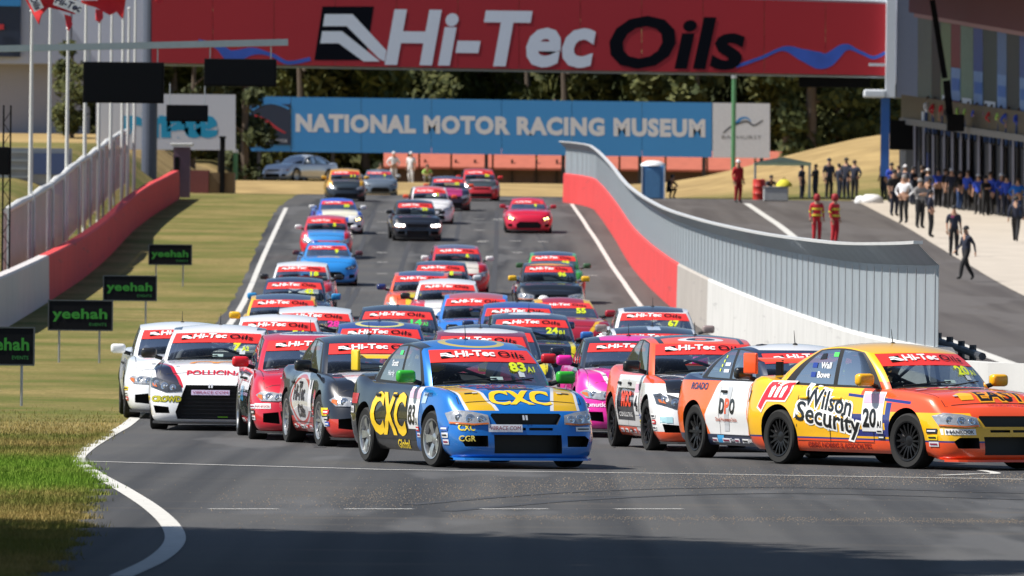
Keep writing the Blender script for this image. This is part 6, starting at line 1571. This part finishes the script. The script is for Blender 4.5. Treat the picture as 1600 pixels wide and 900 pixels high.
# --- yellow and orange number 20
OR = '#f0521c'; YL = '#f5b90a'; NV = '#1c2a78'
pm = paint('paint_20', YL, [
    (NV, [('z', '<', .335)]), (OR, [('z', '<', .315)]), (OR, [('x', '>', .9), ('z', '>', .655)]), (OR, [('x', '>', .35), ('x', '<', 1.35), ('z', '>', .82), ('z', '<', 1.0), ('ay', '>', .5)]), (YL, [('x', '>', .85), ('x', '<', 1.35), ('z', '>', .7), ('ay', '<', .45)]),
    (NV, [('x', '>', .2), ('x', '<', 1.02), ('z', '>', .52), ('z', '<', .62), ('ay', '>', .6)]), (NV, [('x', '>', .9), ('x', '<', 1.02), ('z', '>', .4), ('z', '<', .76), ('ay', '>', .6)]), (NV, [('x', '>', .1), ('x', '<', 1.4), ((.06,0,1), .83), ((-.06,0,-1), -.865), ('ay', '>', .6)]),
    (NV, [('x', '>', .25), ('x', '<', 1.0), ('z', '>', .36), ('z', '<', .44), ('ay', '>', .6)]), (OR, [('x', '>', 1.9), ('z', '>', .60), ('ay', '<', .5)])])
c20 = race_car('rally_sedan', 'yellow and orange sedan with number 20 at the right picture edge', 1414, 135, 32.5, pm, 'FR', 3, '#f0b014', '20 A1', 'y', 'many', M_RIMB, '#f0521c', OR, splitc='#e04818', handc='#f0b410', steer=5, helmet=('#20242c', 'driver in a dark helmet inside the yellow number 20 car', 'black'))
txt(c20, 'right', 'Wilson', -.80, .72, .23, 1.00, '#101216', .02, 0, -.13, '#f4f4f0'); txt(c20, 'right', 'Security', -.92, .54, .23, 1.30, '#101216', .02, 0, -.13, '#f4f4f0')
number_panel(c20, .42, .86, .42, .88, '20', 'A1'); txt(c20, 'right', 'GREG NORRIS & ASSOCIATES', -.72, .215, .062, 1.30, '#8a1a10', .02)
panel(c20, 'right', [(-1.74,.66),(-1.62,.60),(-1.52,.735),(-1.14,.735),(-1.06,.86),(-1.08,.985),(-1.52,.985)], '#f0e8e0'); panel(c20, 'right', [(-1.71,.675),(-1.63,.635),(-1.54,.755),(-1.16,.755),(-1.09,.86),(-1.11,.965),(-1.51,.965)], '#d01c2a', off=.006)
for k in range(3): panel(c20, 'right', [(-1.50 + k*.11,.785),(-1.44 + k*.11,.785),(-1.38 + k*.11,.90),(-1.41 + k*.11,.925),(-1.46 + k*.11,.90)], '#f4f4f4', 'sponsor_mark', .009)
panel(c20, 'front', rect(-.84, .405, -.50, .475), '#ecebea', 'sponsor_plate'); txt(c20, 'front', 'HANKOOK', -.81, .42, .04, .28, '#25252a', .02, .1, off=.008)
panel(c20, 'hood', [(-.42,-1.25),(.5,-1.25),(.5,-1.12),(-.5,-1.12)], '#d8203a'); txt(c20, 'hood', 'PAYCE', -.32, -1.23, .09, .66, '#f4e8e8', .04, .1, off=.007)
panel(c20, 'hood', rect(-.30, -1.40, .34, -1.32), '#101010', 'bonnet_vent'); txt(c20, 'hood', 'EAST', -.20, -1.86, .22, .66, '#17120c', .02, 0, 0, '#f0a018'); panel(c20, 'hood', [(-.46,-1.84),(-.28,-1.84),(-.25,-1.72),(-.36,-1.66),(-.48,-1.72)], '#f0b424'); txt(c20, 'hood', 'HOLIDAY PARKS', -.16, -1.98, .06, .6, '#c83a10', .02)
txt(c20, 'right', 'Wall', -.66, 1.14, .075, .22, WH, .02); txt(c20, 'right', 'Bowe', -.70, 1.03, .075, .26, WH, .02)
for z in (1.145, 1.035): panel(c20, 'right', rect(-.84, z, -.74, z + .06), '#203a8c', 'flag_sticker')
panel(c20, 'right', rect(-.44, 1.28, -.34, 1.33), '#58e060', 'window_tag'); panel(c20, 'right', [(-.72,1.24),(-.58,1.25),(-.60,1.32),(-.68,1.31)], '#15120f', 'window_vent')
T = c20[1]; 
# --- orange and white coupe number 11
pm = paint('paint_11', '#ee6a1c', [('#1b2a4a', [('z', '<', .30)]), (WH, [('x', '>', -.92), ('x', '<', .36), ('z', '>', .30), ('z', '<', .96), ('ay', '>', .6), ((1,0,-.75), -1.32), ((1,0,.7), -.62)]), ('#17223e', [('z', '>', .95)]), (WH, [('z', '>', 1.33), ('ay', '<', .54)]), (WH, [('x', '>', 1.5), ('z', '>', .6), ('ay', '<', .5)])])
c11 = race_car('small_coupe', 'orange and white coupe with number 11, half hidden behind the yellow car', 1083, 127.5, 21, pm, 'RR', 3, '#141414', '11 B1', 'y', 'ten', M_RIMB, None, steer=5, helmet=('#181a20', 'driver in a black helmet with yellow marks inside the orange number 11 coupe', 'black'))
txt(c11, 'right', 'D', -.50, .56, .18, .15, '#141417', .04); txt(c11, 'right', 'P', -.33, .56, .18, .14, '#e0501c', .04); txt(c11, 'right', 'O', -.18, .56, .18, .16, '#141417', .04)
panel(c11, 'right', [(-.38,.34),(-.24,.34),(-.14,.88),(-.28,.88)], '#b9bcc0', off=.003); txt(c11, 'right', 'Direct Procurement Outlet', -.62, .46, .05, .66, '#b05030', .015); number_panel(c11, .40, .74, .44, .90, '11', 'B1')
txt(c11, 'right', 'ROADO', -1.42, .84, .085, .50, '#28345c', .02); txt(c11, 'right', 'HANKOOK', .32, .215, .045, .30, '#e8e8e8', .02); txt(c11, 'right', 'Tenneco', -.22, .22, .04, .3, '#d8d8e0', .01); panel(c11, 'right', rect(-.62, .20, -.42, .29), '#3a9ad0')
for k in range(4): panel(c11, 'right', rect(-.86 + k*.03, 1.06 + k*.055, -.83 + k*.03, 1.095 + k*.055), '#d8e830', 'window_tag')
for z in (1.13, 1.05): panel(c11, 'right', rect(-.72, z, -.56, z + .04), '#d8dce8', 'name_tag')
# --- orange, white and black wedge sedan
pm = paint('paint_moc', '#ee5626', [(WH, [('x', '>', .35), ('z', '<', .86)]), ('#ee5626', [('z', '<', .25)]), (WH, [('x', '>', -1.0), ('x', '<', .80), ('z', '>', .28), ('z', '<', .95), ('ay', '>', .6)]), ('#17181c', [('x', '>', -.92), ('x', '<', .28), ('z', '>', .36), ('z', '<', .78), ('ay', '>', .6)]),
    ('#15161b', [('x', '>', .85), ('z', '>', .74), ('ay', '<', .74)]), (WH, [('x', '>', .8), ('z', '>', .74), ((.40,1,0), .98), ((-.36,-1,0), -1.02)]), ('#15161b', [('z', '>', 1.36), ('ay', '<', .56)]), ('#ee5626', [('z', '>', 1.36), ('x', '>', .02), ('ay', '<', .50)]), (WH, [('ell', (.20,0,1.48), (.12,.32,.2))]), ('#15161b', [('ell', (.20,0,1.48), (.085,.20,.2))]), ('#ee5626', [('ell', (.2,0,1.48), (.05,.08,.2))])])
cmoc = race_car('wedge_sedan', 'orange and white sedan with black bonnet and eye motif on its roof', 1008, 122, 9, pm, 'FR', 3, '#101114', None, 'y', 'ten', M_RIMB, None, steer=3, helmet=('#2a3a4a', 'driver in a blue grey helmet inside the orange and white sedan', 'navy'))
txt(cmoc, 'right', 'MOC', -.62, .55, .19, .72, '#ee4a24', .05); txt(cmoc, 'right', 'CONSULTING', -.80, .41, .06, .95, WH, .01); number_panel(cmoc, .34, .66, .44, .86, '4', 'B'); panel(cmoc, 'front', rect(-.84, .36, -.70, .44), '#9ac0c8')
txt(cmoc, 'front', 'II', -.04, .60, .05, .06, '#c8ccd4', .03, off=.01); plate(cmoc, -.28, .50, .28, .57, 'V8RACE.COM')
# --- pink and black coupe
PK = '#e4209c'
pm = paint('paint_pink', PK, [('#1b2233', [('x', '>', .55), ('z', '>', .80), ((-.45,-1,0), -.98)]), ('#1a1f2c', [('z', '>', .98)]), (PK, [('z', '>', 1.33), ('ay', '<', .42), ('x', '>', -.3)]), ('#1a1f2c', [('x', '<', .9), ((.5,0,1), .95), ('z', '<', .98), ('ay', '>', .6)]), (WH, [('x', '>', .8), ('z', '>', .7), ((.30,1,0), .98), ((-.27,-1,0), -.985)])])
cpk = race_car('small_coupe', 'pink and navy coupe between the blue car and the orange sedan', 1003, 113, 4, pm, 'nose', 3, PK, '7 B2', 'y', 'ten', M_RIMB, None, helmet=('#d8d8d8', 'driver in a white helmet inside the pink coupe', 'grey'))
txt(cpk, 'front', 'donutking', -.80, .43, .06, .42, '#f4d8ec', .03); txt(cpk, 'right', 'donut', -.5, .5, .2, .9, '#f0c8e4', .03); plate(cpk, -.2, .40, .3, .47, 'V8RACE.COM')
# --- dark sedan with red and white swirl
pm = paint('paint_swirl', '#14171f', [('#c8342c', [('z', '<', .36), ('x', '>', -1.2)]), ('#b8bcc4', [('ell', (-.12, .9, .58), (.86,.6,.37))]), ('#c03028', [('ell', (-.12, .9, .58), (.80,.6,.33))]), ('#d8dade', [('ell', (-.14, .9, .58), (.72,.6,.28))]), (WH, [('x', '>', .9), ('z', '>', .60), ('ay', '<', .60), ((-.5,-1,0), -1.50)]), ('#c8342c', [('x', '>', 1.5), ('z', '<', .30)])])
cnt = race_car('big_sedan', 'black sedan with red and white swirls on its flank beside the blue car', 496, 121.5, 10, pm, 'FR', 3, '#0e0f12', None, 'y', 'ten', M_RIMS, None, steer=3, helmet=('#c02a24', 'driver in a red helmet inside the black swirl sedan', 'black'))
txt(cnt, 'right', 'Hi-Tec', -.72, .58, .20, .95, '#1a1c22', .04, .15); txt(cnt, 'right', 'Oils', -.42, .36, .16, .6, '#1a1c22', .04, .15); panel(cnt, 'right', rect(1.82, .40, 2.05, .50), '#e8d21e', 'sponsor_panel'); panel(cnt, 'right', rect(1.78, .26, 2.04, .38), '#d8dade', 'sponsor_panel')
panel(cnt, 'right', rect(.52, .44, .80, .84), '#e0e0e4', 'number_panel'); txt(cnt, 'hood', 'HANKOOK', -.62, -1.6, .07, .3, '#c83030', .02)
# --- red sedan
RD = '#c4102a'
pm = paint('paint_red', RD, [('#2c3a34', [('x', '<', .70), ('z', '<', .88), ('ay', '>', .6)]), ('#6a6c70', [('x', '<', 1.0), ('x', '>', .55), ('z', '<', .80), ((1,0,.4), .95), ('ay', '>', .6)]), (RD, [('z', '<', .28)]), ('#d8dadf', [('ell', (-.10,0,1.44), (.24,.44,.2))]), ('#2a3a52', [('ell', (-.10,0,1.44), (.13,.36,.2))])])
crd = race_car('big_sedan', 'bright red sedan between the white car and the black swirl sedan', 388, 116.5, 5, pm, 'FR', 3, '#d01020', None, 'y', 'ten', M_RIMS, None, helmet=('#dcdcdc', 'driver in a white helmet inside the bright red sedan', 'grey'))
txt(crd, 'hood', 'ENGINEERING', -.5, -1.9, .16, 1.0, '#e0b8bc', .03); panel(crd, 'right', rect(1.05, .66, 1.38, .86), '#d8dde8', 'number_panel'); panel(crd, 'front', rect(-.88, .42, -.68, .49), '#e4e4e4', 'sponsor_plate'); txt(crd, 'front', 'HANKOOK', -.87, .435, .035, .18, '#a01828', .01, off=.008)
txt(crd, 'right', 'CAD', -.7, .5, .2, .6, '#30a0d8', .03); txt(crd, 'front', 'ENGINEERING', -.40, 1.405, .03, .8, '#30406a', .01)
# --- white wedge sedan with orange arch print
pm = paint('paint_white7', '#e9eaec', [('#c4142c', [('x', '>', .85), ('z', '>', .60), ((.42,1,0), 1.30), ((-.30,-1,0), -1.28)]), ('#141a30', [('x', '>', .85), ('z', '>', .62), ((.44,1,0), 1.385), ((-.20,-1,0), -1.17)]), ('#1a1e2c', [('z', '>', 1.40), ('ay', '>', .535), ('x', '>', -.6)])])
cwh = race_car('wedge_sedan', 'white sedan with red lettering and orange arches on its bonnet, at the front left', 329, 111, -1, pm, 'nose', 3, '#1c1c1e', '7 A2', 'y', 'ten', M_RIMB, None, helmet=('#22262e', 'driver in a dark helmet inside the front white sedan', 'grey'))
txt(cwh, 'hood', 'POLLICINA', -.36, -1.98, .12, .80, '#c01830', .03)
for cx_ in (-.14, .20):
    arc = [(cx_ + .20*math.cos(a), -1.62 + .22*math.sin(a)) for a in [math.pi*k/14 for k in range(15)]] + [(cx_ + .13*math.cos(a), -1.62 + .15*math.sin(a)) for a in [math.pi*(1 - k/14) for k in range(15)]]
    panel(cwh, 'hood', arc, '#f0941e', 'arch_print')
plate(cwh, -.28, .50, .26, .57, 'V8RACE.COM', '#8c1440', '#c8b8d8'); txt(cwh, 'front', 'CROWD', -.84, .405, .075, .42, '#b8b020', .04, 0, 0, '#5a6420'); txt(cwh, 'front', 'II', -.04, .60, .05, .06, '#c8ccd4', .03, off=.01)
panel(cwh, 'front', rect(.1, .19, .24, .205), '#7ac81e', 'sponsor_mark', .02)
# --- second white car
pm = paint('paint_white_plain', '#e6e9ec', [('#1a2030', [('ell', (1.5, .85, .62), (.22,.2,.12))])])
cw2 = race_car('big_sedan', 'plain white sedan partly hidden behind the front white sedan', 292, 104, 4, pm, 'nose', 3, WH, None, 'y', 'ten', M_RIMB, None, helmet=('#303844', 'driver in a grey helmet inside the plain white sedan', 'grey'))
for i_, c_ in enumerate((c83, c20, c11, cmoc, cpk, cnt, crd, cwh, cw2)): stickers(c_, 40 + i_, c_ not in (c83, c20))
# --- the rest of the field: type, label, px, s, yaw, paint, mirror, number, colour
def P2(n, a, fields=()): return paint('paint_' + n, a, fields)
def top(c): return (c, [('z', '>', 1.33), ('ay', '<', .55)])
def hood(c, w=.62): return (c, [('x', '>', .85), ('z', '>', .64), ('ay', '<', w)])
def nosef(c): return (c, [('x', '>', 1.2), ('z', '<', .64)])
field = [
 ('rally_sedan', 'blue roofed sedan with a yellow ring on top, behind the black swirl sedan', 596, 101, 2, P2('ring', '#17397e', [('#e2d86a', [('ell', (.05,0,1.45), (.32,.40,.2))]), ('#17397e', [('ell', (.05,0,1.45), (.24,.31,.2))]), nosef('#101a30')]), '#17397e', None, 'y', 0),
 ('rally_sedan', 'white and red sedan with number 54 behind the bright red sedan', 432, 95, 1, P2('w54', '#e8e8ea', [nosef('#b01828')]), WH, '54', 'y', 0),
 ('hatchback', 'white hatchback with a pink number behind the number 54 sedan', 490, 88, 1, P2('wpink', '#dfe2e4', [hood('#c8ccd0')]), WH, '28', 'p', 0),
 ('rally_sedan', 'maroon roofed sedan with a white roof panel behind the blue number 83 car', 762, 109, 3, P2('maroon', '#7c1a34', [(WH, [('ell', (-.02,0,1.45), (.34,.62,.12))]), nosef('#30101c')]), '#c01c24', 'A2', 'p', 0),
 ('big_sedan', 'navy roofed sedan with a pink number 23 behind the maroon roof', 777, 103, 3, P2('navy23', '#141a2c', [nosef('#0c1020'), ('#e2d020', [('ell', (1.7,.7,.7), (.4,.12,.3))])]), '#141a2c', '23', 'p', 0),
 ('hatchback', 'dark blue and yellow hatchback with number 24', 840, 91, 4, P2('n24', '#15233f', [hood('#1a2436'), ('#e6d21e', [('ell', (1.75,.80,.42), (.5,.3,.26))]), ('#e6d21e', [('x', '>', .9), ('z', '>', .62), ('ay', '>', .60), ('ay', '<', .68)]), (WH, [('ell', (-.1,0,1.45), (.2,.4,.1))])]), '#2a64b0', '24 B1', 'y', 0),
 ('rally_sedan', 'blue roofed sedan just behind the number 24 hatchback', 814, 83, 2, P2('bl16', '#26488e', [nosef('#16233f')]), '#1a2a50', None, 'y', 0),
 ('rally_sedan', 'bright blue sedan with pale red bonnet print and number 33', 742, 77, 0, P2('bright', '#2f78d0', [top('#b04a50'), (('#c84a50'), [('x', '>', 1.25), ('x', '<', 1.42), ('z', '>', .66), ('ay', '<', .45)])]), '#2f78d0', '33', 'y', 0),
 ('big_sedan', 'black sedan with a green number 14 behind the blue ring roof', 621, 86, 1, P2('n14', '#191c24', [hood('#1f2838')]), '#14161c', '14 A2', 'g', 0),
 ('hatchback', 'white roofed hatchback with red sides beside the bright blue sedan', 697, 69, 0, P2('wr19', '#d8283a', [top(WH), hood(WH, .5), (WH, [('z', '>', .98), ('ay', '<', .75)])]), '#222222', None, 'y', 0),
 ('hatchback', 'orange hatchback with dark roof left of the white roofed hatchback', 656, 65, 0, P2('or20', '#e2582a', [top('#33406a'), ('#c8b428', [('x', '>', 1.3), ('z', '>', .66), ('ay', '<', .35)])]), '#1a2a6a', None, 'y', 0),
 ('rally_sedan', 'dark grey sedan behind the orange hatchback', 687, 60, 0, P2('dk21', '#2a3440', [top('#3a4660')]), '#c8ccd0', '8', 'y', 0),
 ('hatchback', 'red hatchback with a white bonnet behind the dark grey sedan', 719, 53.5, 4, P2('rw22', '#b81c2c', [hood('#d8d2c8', .55), top('#54506a')]), '#e0e0e0', '6', 'y', 0),
 ('low_coupe', 'dark red and yellow car with lit headlamps right of the number 24 hatchback', 896, 75, 6, P2('my23', '#9c1c30', [('#d8a81e', [('x', '<', 1.2), ('z', '>', .86), ('ay', '>', .44), ('ay', '<', .62)]), ('#d8a81e', [('x', '>', 1.0), ((.5,1,0), 1.32), ((-.5,-1,0), -1.40), ('z', '>', .5)])]), '#a01c2c', '55', 'y', 'w'),
 ('rally_sedan', 'black sedan with an orange band over its red strip and yellow mirrors', 861, 60, 2, P2('or24', '#14181e', [('#e0901e', [('z', '>', 1.36), ('x', '>', .1), ('ay', '<', .56)])]), '#e8b414', '96', 'y', 0),
 ('hatchback', 'green edged dark hatchback, farthest of the right column', 866, 55.5, 1, P2('gr25', '#44a044', [top('#22304a'), hood('#1a2028'), nosef('#1a2028')]), '#3a5a3a', '29', 'y', 0),
 ('big_sedan', 'white sedan with a black roof and number 67 beside the pit wall', 1030, 85, 2, P2('n67', '#e4e4e4', [top('#2a2e3c'), hood('#c8c8cc')]), '#8a7a78', '67', 'y', 0),
 ('big_sedan', 'black roofed white sedan with a star on its roof behind the orange sedan', 1041, 103, 4, P2('star', '#dcdce0', [('#1c2130', [('z', '>', 1.30), ('ay', '<', .60)]), ('#b8c4d8', [('z', '>', 1.36), ('ay', '<', .10), ('x', '>', -.15), ('x', '<', .18)])]), '#1c2130', None, 'y', 0),
 ('rally_sedan', 'dark sedan with yellow pillars and yellow mirrors in the left column', 440, 79, 1, P2('yl28', '#e6b41e', [top('#39465e'), hood('#1c2638'), nosef('#1c2638')]), '#e8b81c', None, 'y', 0),
 ('rally_sedan', 'dark blue sedan with number 42 in the left column', 458, 69, 1, P2('n42', '#202a44', [nosef('#161c2c')]), '#2a86c0', '42', 'y', 0),
 ('hatchback', 'red and white hatchback with white bonnet in the left column', 468, 61, 0, P2('rw30', '#d03440', [top(WH), hood(WH, .5), (WH, [('z', '>', 1.0), ('ay', '>', .5)]), nosef('#3a3c50')]), '#1c1c20', '18', 'y', 0),
 ('low_coupe', 'light blue coupe behind the red and white hatchback', 514, 51.5, 3, P2('lb31', '#2a86d2', [top('#c84050'), ('#d8a878', [('x', '>', 1.2), ('x', '<', 1.4), ('z', '>', .6), ('ay', '<', .35)])]), '#5a2c34', '9', 'y', 0),
 ('hatchback', 'red hatchback with white mirrors and blue bonnet in the left column', 509, 46, 1, P2('rd32', '#cc2434', [hood('#3a8ad0')]), '#e4e4e4', '5', 'y', 0),
 ('low_coupe', 'white and blue coupe with lit fog lamps near the top of the left column', 532, 42, 5, P2('wb33', '#2a5ac0', [hood('#dcd8c4', .66), (WH, [('x', '>', 1.3), ('ay', '>', .3), ('z', '<', .7)]), ('#101218', [('x', '>', 1.7), ('ay', '<', .5), ('z', '<', .45)])]), '#d8d8d8', '30', 'y', 'y'),
 ('rally_sedan', 'black sedan with bright headlamps in the middle of the climb', 653, 43, 4, P2('bk34', '#15171e', []), '#101014', '36', 'y', 'w'),
 ('hatchback', 'white hatchback with orange mirrors behind the bright lamped black sedan', 675, 40, 4, P2('wr35', '#e2e2e4', [top('#e04830'), ('#8a6a78', [('ay', '>', .7), ('x', '<', .9)]), (WH, [('z', '>', 1.34), ('x', '<', -.2)])]), '#e2502c', '2', 'y', 0),
 ('hatchback', 'dark hatchback with a pink bonnet high on the climb', 704, 37, 4, P2('dk36', '#28304a', [hood('#a8306a', .5), nosef('#301c24')]), '#e0502c', '45', 'y', 0),
 ('hatchback', 'red hatchback with a pale bonnet print at the top of the straight', 752, 34.5, 4, P2('rd37', '#c82c30', [hood('#3a4448', .7), ('#d0d4d8', [('x', '>', 1.3), ('x', '<', 1.5), ('z', '>', .7), ('ay', '<', .45)])]), '#d83430', '70', 'y', 0),
 ('low_coupe', 'crimson coupe with lit lamps alone on the right of the climb', 826, 41.5, 1, P2('cr38', '#c41434', [('#5a4ab0', [('x', '>', 1.2), ('x', '<', 1.38), ('z', '>', .6), ('ay', '<', .4)])]), '#a81028', '4', 'y', 'y'),
 ('hatchback', 'dark hatchback with yellow pillars and mirrors at the far left of the crest', 541, 35, 3, P2('yl39', '#d8a01c', [hood('#2a343c'), nosef('#20262c')]), '#d8a42a', '11', 'y', 0),
 ('low_coupe', 'grey coupe half hidden beyond the crest', 594, 31.3, 3, P2('gy40', '#5a6674', []), '#b8bcc0', '3', 'y', 0),
]
for i, (k, lab, px, s, yaw, pm, mir, num, numc, lit) in enumerate(field):
    race_car(k, lab, px, s, yaw, pm, 'nose', 2 if s > 80 else 1, mir, num, numc, ('ten', 'many', 'five')[i % 3], (M_RIMB, M_RIMS)[i % 2], None, lit=lit or None)
# fog lamps of two lit cars low in the bumper
# parked silver car beyond the crest, seen from the side
pm = paint('paint_silver', '#c4c8cc', [], .3, .5)
race_car('big_sedan', 'silver sedan parked side on beyond the crest at left', 425, 29.6, -36, pm, 'nose', 1, '#9aa2a8', None, 'y', 'ten', None, strip=False, name='parked_car', cat='car', group='parked cars')
